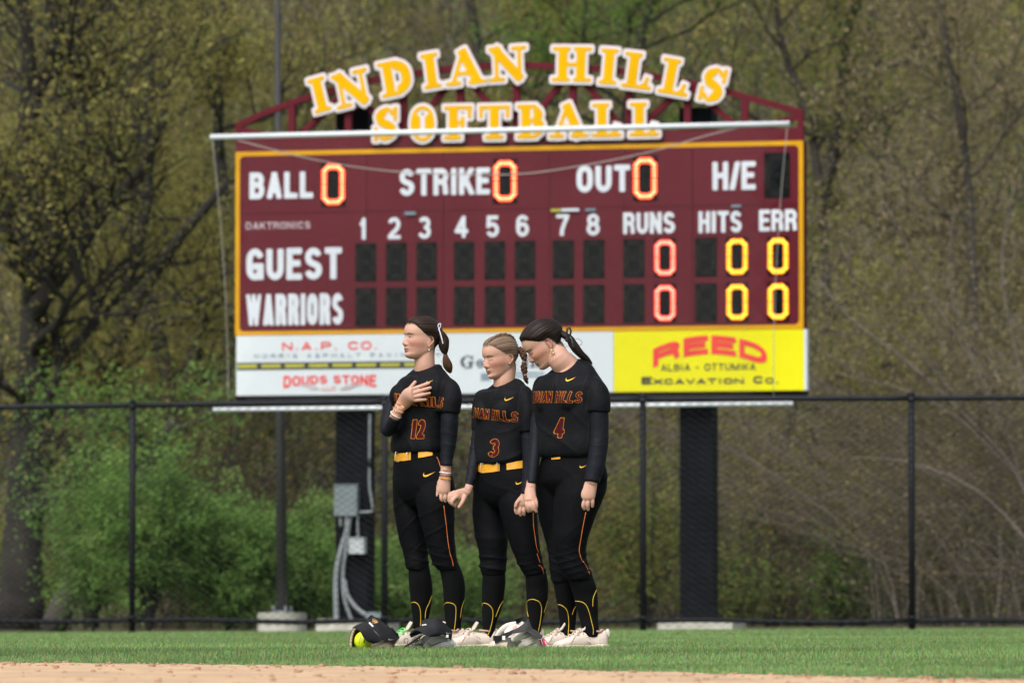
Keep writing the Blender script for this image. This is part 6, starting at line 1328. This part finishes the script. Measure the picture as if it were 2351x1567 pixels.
hand(bm, Y3-.05, [(1220, 1104, 0, 11), (1218, 1118, -.005, 11.2), (1217, 1130, -.012, 13), (1217.5, 1143, -.02, 14.2), (1217.5, 1150, -.025, 13.5)],
     [[(1210, 1147, -.02, 5), (1209, 1157, -.03, 4.7), (1213, 1167, -.03, 4.3), (1219, 1171.5, -.025, 3.9)], [(1216.5, 1151, -.03, 5), (1217, 1161, -.04, 4.7), (1222, 1169, -.035, 4.2)], [(1223, 1149, -.03, 5), (1225.5, 1159, -.04, 4.7), (1229, 1169, -.035, 4.2), (1231, 1173, -.03, 3.8)], [(1228, 1143, -.02, 5), (1231, 1154, -.03, 4.6), (1231.5, 1163, -.03, 4.1)]])
body3, jer3, pan3, sl3, so3 = finish(p3, Y3, H3, bm, jm, pm, sl, sk, 300, .45, 1.0, 1.3, 1.0)
bh = bvh(body3); face(H3, bh, body3, 'grin', 'brow'); hair3 = hair_cap(H3, M['hairbk'], p3, .013, back=.024)
mb = MB(); strands(mb, [H3.w([-.085, 0, .14]), P(1306, 776, Y3-.02), P(1313, 787, Y3-.02), P(1322, 800, Y3-.02), P(1335, 814, Y3-.01), P(1347, 824, Y3), P(1359, 835, Y3+.01)], [.016, .017, .021, .022, .018, .014, .005], 8); mb.build('ponytail', M['hairbk'], hair3)
q = P(1303.5, 779, Y3-.02); mb = MB(); mb.ell(q, (.015, .015, .015), n=12, m=8); mb.build('hair_tie', M['bb'], hair3)
ribbon([(1306, 774, -.04), (1302, 764, -.045), (1302.5, 754.5, -.045), (1308, 753, -.045), (1310.5, 760, -.045), (1308, 773, -.04)], .0050, 'ribbon_loop', M['ribb'], hair3, Y3)
ribbon([(1308, 773, -.05), (1312, 778, -.055), (1314.5, 787, -.06), (1316, 796, -.06)], .0072, 'ribbon_tail', M['ribb'], hair3, Y3)
ribbon([(1317, 781, -.03), (1327, 777.5, -.03), (1336, 784, -.03), (1334, 791, -.03), (1325, 792, -.03)], .0012, 'ribbon_loop', M['ribb'], hair3, Y3)
wisps(H3, hair3, M['hairbk'], 23, 24, ((-.095, -.06), (-.04, .05), (.03, .08)), .03); wisps(H3, hair3, M['hairbk'], 24, 30, ((-.09, .02), (-.03, .05), (.205, .232)), .03)
e = H3.w([-.004, .081, .066])
for d_, rr in ((0, .0105), (.004, .0085)):
    mb = MB(); mb.tube([e+np.array([math.cos(t)*rr*.9+d_, -.002-d_, math.sin(t)*rr-.013]) for t in np.linspace(0, 6.28, 16)], .0019, 6); mb.build('hoop_earring', M['goldm'], body3)
ang = R(38); F3_ = (-math.sin(ang), -math.cos(ang), 0)
details(p3, jer3, pan3, so3, Y3, None, F3_, ('INDIAN HILLS', (1268, 911), .32, .056, .004, .12), ('4', 1274, 1296, 959, 1004),
        [('j', (1310, 870), 24, -4), ('p', (1339, 1070), 17, -2)],
        [[(1345, 1175), (1339, 1205), (1333, 1240), (1330, 1262), (1333, 1277), (1337, 1286)], [(1338, 1287), (1347, 1300), (1354, 1318)]],
        [[[(1279, 1387), (1288, 1388), (1299, 1396), (1304, 1408), (1306, 1430), (1304, 1460)], [(1323, 1388), (1317, 1400), (1314, 1410)]],
         [[(1321, 1379), (1332, 1380), (1344, 1386), (1352, 1402), (1358, 1425), (1362, 1442), (1362, 1456)], [(1370, 1352), (1362, 1372), (1361, 1392)]]],
        [[(1278, 849), (1280, 866), (1276, 886)], [(1268, 892), (1270, 878), (1276, 866)], [(1355, 848), (1344, 870), (1337, 895), (1337, 940)], [(1326, 826), (1338, 838), (1352, 846)], [(1345, 1030), (1350, 1000), (1352, 960)]])
bj3 = bvh(pan3)
belt_strip(bj3, [(1266, 1052), (1275, 1051.5), (1286, 1050.5)], 2.2, M['belt'], 'belt', pan3, off=.008)
shoe(p3, (fx(1394, Y3-.08), Y3-.06), (-1, -.22), .265, 'lace'); shoe(p3, (fx(1340, Y3+.05), Y3+.06), (-1, -.16), .25, 'lace')
for o in (sl1+sl2+sl3): pass
# ================================================= gear on the grass
M['glbeige'] = mat('beige_leather', (.50, .41, .30), .6, var=(16, .2), bump=(40, .003)); M['glgrey'] = mat('grey_leather', (.36, .365, .36), .6, var=(16, .2), bump=(40, .003)); M['glwhite'] = mat('white_leather', (.64, .61, .55), .6, var=(16, .15), bump=(40, .003))
M['dleather'] = mat('dark_palm_leather', (.07, .075, .06), .7, var=(16, .3)); M['stitch'] = mat('tan_stitching', (.38, .22, .11), .7, var=(60, .2)); M['blklace'] = mat('black_leather_lace', (.02, .018, .016), .5, var=(60, .2))
M['visor'] = mat('black_visor_cloth', (.0095, .0095, .0115), .75, var=(20, .25), bump=(500, .0005), spec=.3); M['visor2'] = mat('faded_black_visor_cloth', (.022, .022, .023), .8, var=(20, .3), bump=(300, .0008)); M['inner'] = mat('visor_lining', (.004, .0045, .006), .9, var=(20, .2))
M['ball'] = mat('optic_yellow_leather', (.66, .80, .010), .5, var=(30, .08), bump=(90, .001)); M['redl'] = mat('red_leather', (.35, .03, .025), .6, var=(40, .2)); M['pink'] = mat('magenta_strap', (.62, .03, .14), .6, var=(40, .1)); M['redp'] = mat('red_patch_print', (.75, .16, .12), .6, var=(60, .15))
M['emblem'] = mat('gold_emblem', (.72, .42, .16), .55, var=(400, .25)); M['greym'] = mat('silver_mark', (.5, .5, .5), .5, var=(60, .1))
def surf(name, net, Yd, m, parent, th=.003, su=8, sv=8):
    """curved sheet through measured points net[row][col]=(u,v,dy), given a thickness"""
    N = np.array([[P(u, v, Yd+d) for u, v, d in r] for r in net]); A = np.array([catmull(r, su) for r in N]); A = np.transpose(np.array([catmull(A[:, j], sv) for j in range(A.shape[1])]), (1, 0, 2))
    gu = np.gradient(A, axis=1); gv = np.gradient(A, axis=0); nn = np.cross(gu, gv); nn /= np.linalg.norm(nn, axis=-1)[..., None]+1e-12
    if nn[..., 1].mean() > 0: nn = -nn
    Bk = A-nn*th; r, c = A.shape[:2]; mb = MB(); mb.grid(A); n0 = mb.n; mb.grid(Bk)
    idx = lambda i, j: i*c+j; rim = [(idx(0, j), idx(0, j+1)) for j in range(c-1)]+[(idx(i, c-1), idx(i+1, c-1)) for i in range(r-1)]+[(idx(r-1, j+1), idx(r-1, j)) for j in range(c-1)]+[(idx(i+1, 0), idx(i, 0)) for i in range(r-1)]
    mb.Q.append(np.array([[a, b, n0+b, n0+a] for a, b in rim])); return mb.build(name, m, parent)
def gline(pts, Yd, r, nm, m, parent, n=6, sub=5): mb = MB(); q = catmull(np.array([P(u, v, Yd+d) for u, v, d in pts]), sub); mb.tube(q, r, n); return mb.build(nm, m, parent)
def gfinger(pts, Yd, rpx, m, parent, nm='finger', line='stitch'):
    C_, a, b = chain(Yd, [(u, v, d, r) for (u, v, d), r in zip(pts, rpx)], .8); mb = MB(); sweep(mb, C_, a, b, n=18, sub=5, e=2.3); mb.ell(C_[0], (a[0], b[0], a[0]), n=14, m=10); o = mb.build(nm, M[m], parent)
    bv = bvh(o); q = [(u, v) for u, v, d in pts]; dx, dy = q[-1][0]-q[0][0], q[-1][1]-q[0][1]; L_ = math.hypot(dx, dy); nx, ny = -dy/L_, dx/L_
    for s_ in (-.35, .1): seam(bv, [(u+nx*r*s_, v+ny*r*s_) for (u, v), r in zip(q, rpx)], .0007, 'stitching', M[line], o, off=.0003)
    return o
G0 = 28.55
def gloc(u, Yd): return (P(u, 1487, Yd)[0], Yd, 0)
# glove 1 and its ball, visor 1
g1_ = empty('softball_glove', gloc(850, G0), 'beige softball glove holding the yellow ball, under the tilted visor', 'glove', 'gloves lying on the grass')
surf('glove_shell', [[(806, 1484, 0), (805, 1465, 0), (809, 1448, 0), (818, 1436, .0), (830, 1432, .01), (845, 1440, .02)], [(812, 1488, .05), (812, 1466, .06), (817, 1452, .06), (825, 1444, .06), (835, 1446, .07), (846, 1452, .07)], [(826, 1488, .10), (828, 1470, .11), (830, 1460, .11), (836, 1456, .11), (842, 1460, .11), (850, 1468, .11)]], G0, M['dleather'], g1_, .006)
C_, a, b = chain(G0, [(806, 1486, 0, 2.6), (805.5, 1472, 0, 2.8), (808, 1458, 0, 2.8), (812.5, 1446, 0, 2.6), (820, 1438, 0, 2.4), (830, 1433, .01, 2.2)]); mb = MB(); mb.tube(catmull(C_, 5), catmull(np.column_stack([a]*3), 5)[:, 0], 10); mb.build('laced_edge', M['glbeige'], g1_)
for k, (u, v) in enumerate(((805.5, 1480), (805.5, 1472), (806.5, 1465), (808, 1458), (810.5, 1451), (814, 1444))): gline([(u-2.8, v-1, -.004), (u, v, -.010), (u+2.8, v+1.5, -.004)], G0, .0016, 'lace_loop', M['stitch'], g1_)
gfinger([(848, 1482, .02), (862, 1479, .0), (878, 1474, -.0), (893, 1470, .01)], G0, (6, 8, 9, 8), 'glbeige', g1_); gfinger([(862, 1488, .0), (876, 1486, -.03), (890, 1482, -.03), (903, 1482, .0)], G0, (5, 7, 8, 7), 'glbeige', g1_)
gfinger([(838, 1474, .10), (860, 1458, .10), (885, 1462, .08), (905, 1476, .06)], G0, (8, 13, 14, 10), 'glbeige', g1_, 'glove_back')
gline([(898, 1473, -.01), (901, 1480, -.02), (904, 1487, -.01)], G0, .006, 'red_strap', M['redl'], g1_)
bc = P(835, 1470, G0+.02); br = .0486
ballo = MB(); ballo.ell(bc, (br,)*3, n=32, m=20); bo = ballo.build('softball', M['ball']); tag(bo, 'bright yellow softball with dark stitches sitting in the beige glove', 'ball')
bvb = bvh(bo)
for nm, c0 in (('seam_stitches', [(824, 1478), (826, 1467), (829, 1460), (833, 1455)]), ('seam_stitches', [(838, 1487), (841, 1477), (842.5, 1468), (842, 1458)])):
    q = catmull(np.array(c0, float), 5); mb = MB()
    for i in range(1, len(q)-1, 1):
        t = q[i+1]-q[i-1]; t /= np.linalg.norm(t); n_ = np.array([-t[1], t[0]]); a_, b_ = hit(bvb, *(q[i]+n_*1.7), .0004), hit(bvb, *(q[i]-n_*1.7), .0004)
        if a_ is not None and b_ is not None: mb.tube([a_, (a_+b_)/2, b_], .0006, 4)
    if mb.n: mb.build(nm, M['blklace'], bo)
px_text(bvb, 'MAX', 832, 842, 1467, 1471, M['blklace'], None, bo, rot=72, t=.25, name='printed_word', res=10, off=.0006)
# visors are laid through measured points
def emblem(bv, uv, s_, rot, parent):
    pts = [(0, -1), (.55, -.45), (1.05, .15), (1.25, .85), (.75, .45), (.55, 1.0), (.2, .55), (0, .95), (-.2, .55), (-.55, 1.0), (-.75, .45), (-1.25, .85), (-1.05, .15), (-.55, -.45)]
    c, s2 = math.cos(R(rot)), math.sin(R(rot)); V = [hit(bv, *uv, .0010)]
    for x, y in pts: V.append(hit(bv, uv[0]+(x*c-(-y)*s2)*s_, uv[1]+(x*s2+(-y)*c)*s_, .0010))
    if any(v is None for v in V): return
    n = len(pts); mb = MB(); mb.add(np.array(V), None, [[0, 1+i, 1+(i+1) % n] for i in range(n)]); mb.build('emblem', M['emblem'], parent, smooth=False)
    mb = MB()
    for x0, y0, x1, y1 in ((-.35, .1, -.1, -.15), (.35, .1, .1, -.15), (-.3, -.4, .3, -.4)):
        a_, b_ = [hit(bv, uv[0]+(x*c+y*s2)*s_, uv[1]+(x*s2-y*c)*s_, .0016) for x, y in ((x0, y0), (x1, y1))]; mb.tube([a_, b_], .0006, 4)
    mb.build('emblem_lines', M['letter'], parent)
V0 = G0-.02
v1_ = empty('visor', gloc(860, V0), 'black sun visor propped on the beige glove with the ball, steeply tilted', 'visor', 'visors resting on the gloves')
band1 = surf('headband', [[(852, 1410, .02), (868, 1420, .02), (884, 1431, .02), (900, 1444, .02), (916, 1460, .03)], [(846, 1416, -.03), (860, 1428, -.045), (876, 1444, -.05), (892, 1458, -.04), (912, 1470, -.0)], [(840, 1424, -.045), (852, 1438, -.065), (866, 1452, -.07), (884, 1468, -.06), (906, 1476, -.02)]], V0, M['visor'], v1_, .003)
surf('headband_back', [[(852, 1411, .04), (872, 1421, .09), (896, 1440, .10), (917, 1461, .04)], [(856, 1418, .04), (876, 1432, .09), (898, 1448, .10), (912, 1468, .04)]], V0, M['inner'], v1_, .003)
surf('brim', [[(839, 1424, -.045), (851, 1438, -.067), (865, 1453, -.072), (882, 1468, -.062)], [(826, 1431, -.06), (840, 1446, -.10), (852, 1463, -.10), (868, 1474, -.075)], [(810, 1438.5, -.06), (826, 1446, -.12), (840, 1467, -.12), (858, 1476, -.08)]], V0, M['visor'], v1_, .0035)
gline([(810, 1439, -.062), (826, 1447, -.122), (840, 1468, -.122), (858, 1476.5, -.083)], V0, .0020, 'brim_edge', M['visor'], v1_)
gline([(899, 1440, .02), (908, 1450, .01), (915, 1458, .02)], V0, .0035, 'strap_buckle', M['inner'], v1_)
bv1 = bvh(band1); emblem(bv1, (859.5, 1425.5), 6.2, 38, v1_); px_text(bv1, 'SOFTBALL', 845.5, 859, 1430.5, 1434.5, M['wb'], None, v1_, rot=-45, t=.24, name='white_lettering', res=10, off=.001); swoosh(bv1, (898, 1467), 13, 18, 'check_mark', M['greym'], v1_)
# glove 2
g2_ = empty('softball_glove', gloc(990, G0), 'grey softball glove with dark lacing lying palm down in front of the first player', 'glove', 'gloves lying on the grass')
for pts, rr in ((([(950, 1466, .03), (960, 1458, .02), (972, 1450, .02), (990, 1448, .04)]), (5.5, 6.5, 7, 8)), (([(967, 1472, .0), (980, 1463, -.01), (995, 1458, 0), (1015, 1455, .03)]), (6, 7.5, 8, 8)),
                (([(979, 1480, -.03), (992, 1472, -.045), (1008, 1466, -.04), (1026, 1464, 0)]), (7, 9, 9.5, 8)), (([(992, 1488, -.05), (1006, 1484, -.065), (1020, 1480, -.05), (1036, 1478, -.01)]), (5, 7, 8, 9))): gfinger(pts, G0, rr, 'glgrey', g2_)
gfinger([(1016, 1484, .0), (1027, 1476, .0), (1036, 1478, .0), (1041, 1488, .0)], G0, (9, 12, 11, 8), 'glgrey', g2_, 'wrist_piece')
surf('palm', [[(930, 1487, .02), (945, 1475, .02), (965, 1466, .04), (990, 1462, .05), (1020, 1466, .05)], [(932, 1490, .0), (950, 1487, -.0), (970, 1487, .0), (990, 1489, -.0), (1020, 1490, 0)]], G0, M['dleather'], g2_, .004)
for k in range(8): u = 930+k*5; v = 1483-k*3.0; gline([(u-2.5, v+4, -.03), (u, v-1, -.04), (u+3, v-3, -.03)], G0, .0034, 'lacing', M['blklace'], g2_)
gline([(931, 1476, -.02), (928, 1468, -.02), (933, 1464, -.02), (937, 1468, -.02), (934, 1477, -.02)], G0, .0018, 'lace_loop', M['blklace'], g2_)
for u, v in ((941, 1483), (949, 1479), (957, 1476)): gline([(u, v, -.02), (u+4, v-3, -.03)], G0, .005, 'palm_lace', M['glbeige'], g2_)
for u, v in ((955, 1463), (970, 1469), (985, 1477)): gline([(u-4.5, v-3, -.07), (u, v, -.075), (u+4, v+4.5, -.07)], G0, .0011, 'fingertip_lace', M['blklace'], g2_)
v2_ = empty('visor', gloc(990, V0), 'black sun visor lying level on the grey glove', 'visor', 'visors resting on the gloves')
band2 = surf('headband', [[(970, 1423, -.01), (985, 1418.5, -.05), (1004, 1421, -.06), (1022, 1430, -.03), (1038, 1446, .02)], [(967, 1431, -.03), (984, 1429, -.08), (1004, 1434, -.09), (1022, 1445, -.06), (1038, 1458, .0)], [(964, 1438, -.04), (984, 1438, -.10), (1004, 1446, -.11), (1020, 1458, -.07), (1036, 1468, -.01)]], V0, M['visor'], v2_, .003)
surf('headband_back', [[(970, 1424, .0), (990, 1424, .06), (1015, 1434, .09), (1038, 1448, .03)], [(968, 1432, .0), (990, 1434, .06), (1014, 1444, .09), (1036, 1462, .03)]], V0, M['inner'], v2_, .003)
surf('brim', [[(963, 1438, -.045), (984, 1438, -.10), (1004, 1446, -.112), (1018, 1455, -.075)], [(950, 1443, -.06), (974, 1444, -.14), (994, 1453, -.15), (1012, 1457.5, -.09)], [(940, 1456, -.04), (958, 1446, -.15), (984, 1459, -.17), (1006, 1458.5, -.10)]], V0, M['visor'], v2_, .0035)
surf('brim_underside', [[(941, 1456, .0), (948, 1447, -.04), (960, 1446.5, -.10), (972, 1452, -.12)], [(943, 1463, .03), (955, 1458, .02), (965, 1454, .02), (975, 1453, .0)]], V0, M['inner'], v2_, .002)
gline([(940, 1457, -.04), (945, 1449, -.10), (958, 1446, -.152), (971, 1452, -.17), (984, 1459.5, -.172), (997, 1460, -.13), (1010, 1458, -.095)], V0, .0020, 'brim_edge', M['visor'], v2_)
bv2 = bvh(band2); emblem(bv2, (978.5, 1425.5), 6, -8, v2_); px_text(bv2, 'SOFTBALL', 968.5, 979.5, 1431.5, 1434.5, M['wb'], None, v2_, rot=10, t=.24, name='white_lettering', res=10, off=.001); swoosh(bv2, (1030, 1452), 12, 16, 'check_mark', M['greym'], v2_)
mb = MB(); hq = hit(bv2, 1026, 1459, .004); mb.box(hq, (.008, .002, .007)) if hq is not None else None
if hq is not None: mb.build('white_tag', M['pearl'], v2_, smooth=False)
# glove 3
g3_ = empty('softball_glove', gloc(1200, G0), 'white softball glove with red patch and red laces in front of the second player', 'glove', 'gloves lying on the grass')
for pts, rr in ((([(1181, 1466, -.03), (1192, 1460, -.045), (1205, 1455, -.04), (1218, 1452, -.02)]), (8, 9.5, 9.5, 9)), (([(1197, 1482, -.04), (1208, 1475, -.055), (1220, 1469, -.05), (1234, 1465, -.02)]), (7, 9, 9.5, 9)),
                (([(1216, 1490, -.03), (1226, 1485, -.04), (1234, 1480, -.03), (1242, 1477, .0)]), (6, 8, 9, 9))): gfinger(pts, G0, rr, 'glwhite', g3_)
gfinger([(1141, 1462, .05), (1150, 1448, .04), (1165, 1437, .03), (1185, 1431, .02)], G0, (6, 7, 7.5, 6), 'glwhite', g3_, 'thumb')
ptc = surf('wrist_patch', [[(1158, 1447, -.01), (1168, 1437, -.02), (1182, 1432, -.02), (1196, 1433, -.02)], [(1158, 1452, -.02), (1170, 1448, -.04), (1182, 1445, -.04), (1190, 1440, -.03)]], G0, M['glwhite'], g3_, .006)
bvp = bvh(ptc); px_text(bvp, 'R', 1176, 1188, 1436, 1444, M['redp'], None, g3_, rot=28, t=.2, name='red_script', res=12, off=.001, slant=.5)
surf('palm', [[(1137, 1475, .02), (1145, 1466, .02), (1165, 1462, .03), (1185, 1464, .03), (1200, 1472, .02)], [(1138, 1488, .0), (1150, 1489, -.0), (1165, 1489, .0), (1180, 1490, 0), (1205, 1490, 0)]], G0, M['dleather'], g3_, .004)
surf('glove_heel', [[(1137, 1478, .0), (1150, 1474, -.01), (1166, 1472, -.01)], [(1138, 1488, .0), (1150, 1490, -.02), (1162, 1488, -.02)]], G0, M['glbeige'], g3_, .004)
gline([(1246, 1466, -.05), (1249, 1474, -.06), (1251, 1482, -.06)], G0, .0072, 'magenta_strap', M['pink'], g3_); gline([(1240, 1468, -.05), (1243, 1480, -.06), (1244, 1490, -.06)], G0, .005, 'red_strap', M['redl'], g3_); gline([(1247, 1463, -.04), (1254, 1471, -.05), (1262, 1480, -.05)], G0, .0018, 'red_lace', M['redl'], g3_)
v3_ = empty('visor', gloc(1195, V0), 'faded black visor standing open on the white glove, brim pointing right', 'visor', 'visors resting on the gloves')
surf('headband', [[(1212.5, 1417, .02), (1208, 1424, -.02), (1200, 1432, -.05), (1188, 1440, -.06), (1170, 1447, -.06)], [(1217, 1427, .0), (1213, 1434, -.05), (1206, 1441, -.08), (1192, 1446, -.085), (1172, 1450, -.08)], [(1222, 1441, -.02), (1218, 1446, -.07), (1208, 1449, -.09), (1194, 1451, -.09), (1178, 1453, -.085)]], V0, M['visor2'], v3_, .003)
surf('headband_back', [[(1170, 1433, .06), (1180, 1423, .08), (1193, 1417.5, .08), (1205, 1415.5, .06), (1212.5, 1418, .02)], [(1171, 1440, .07), (1182, 1431, .09), (1194, 1426, .09), (1204, 1425, .06), (1210, 1427, .03)]], V0, M['inner'], v3_, .003)
surf('back_strap', [[(1178, 1447, -.08), (1160, 1452, -.08), (1146, 1458, -.06), (1134, 1458, -.02)], [(1178, 1453, -.085), (1162, 1464, -.085), (1150, 1471, -.065), (1136, 1476, -.02)]], V0, M['visor'], v3_, .003)
surf('strap_end', [[(1133, 1459, -.02), (1138, 1460, .02), (1150, 1459, .04)], [(1134, 1470, -.02), (1140, 1468, .02), (1150, 1466, .04)]], V0, M['visor'], v3_, .003)
surf('brim', [[(1221, 1441, -.02), (1218, 1445, -.07), (1210, 1449, -.092)], [(1234, 1448, -.03), (1230, 1455, -.09), (1222, 1457, -.10)], [(1246, 1459, -.03), (1243, 1465, -.09), (1234, 1464, -.10)]], V0, M['visor2'], v3_, .0035)
mb = MB(); q = P(1156.5, 1463, V0-.085); mb.box(q, (.0075, .002, .010)); mb.build('white_tag', M['pearl'], v3_, smooth=False)
gline([(1190, 1433, -.02), (1195, 1429, -.03), (1201, 1426.5, -.03)], V0, .0022, 'glove_lace', M['glwhite'], g3_)
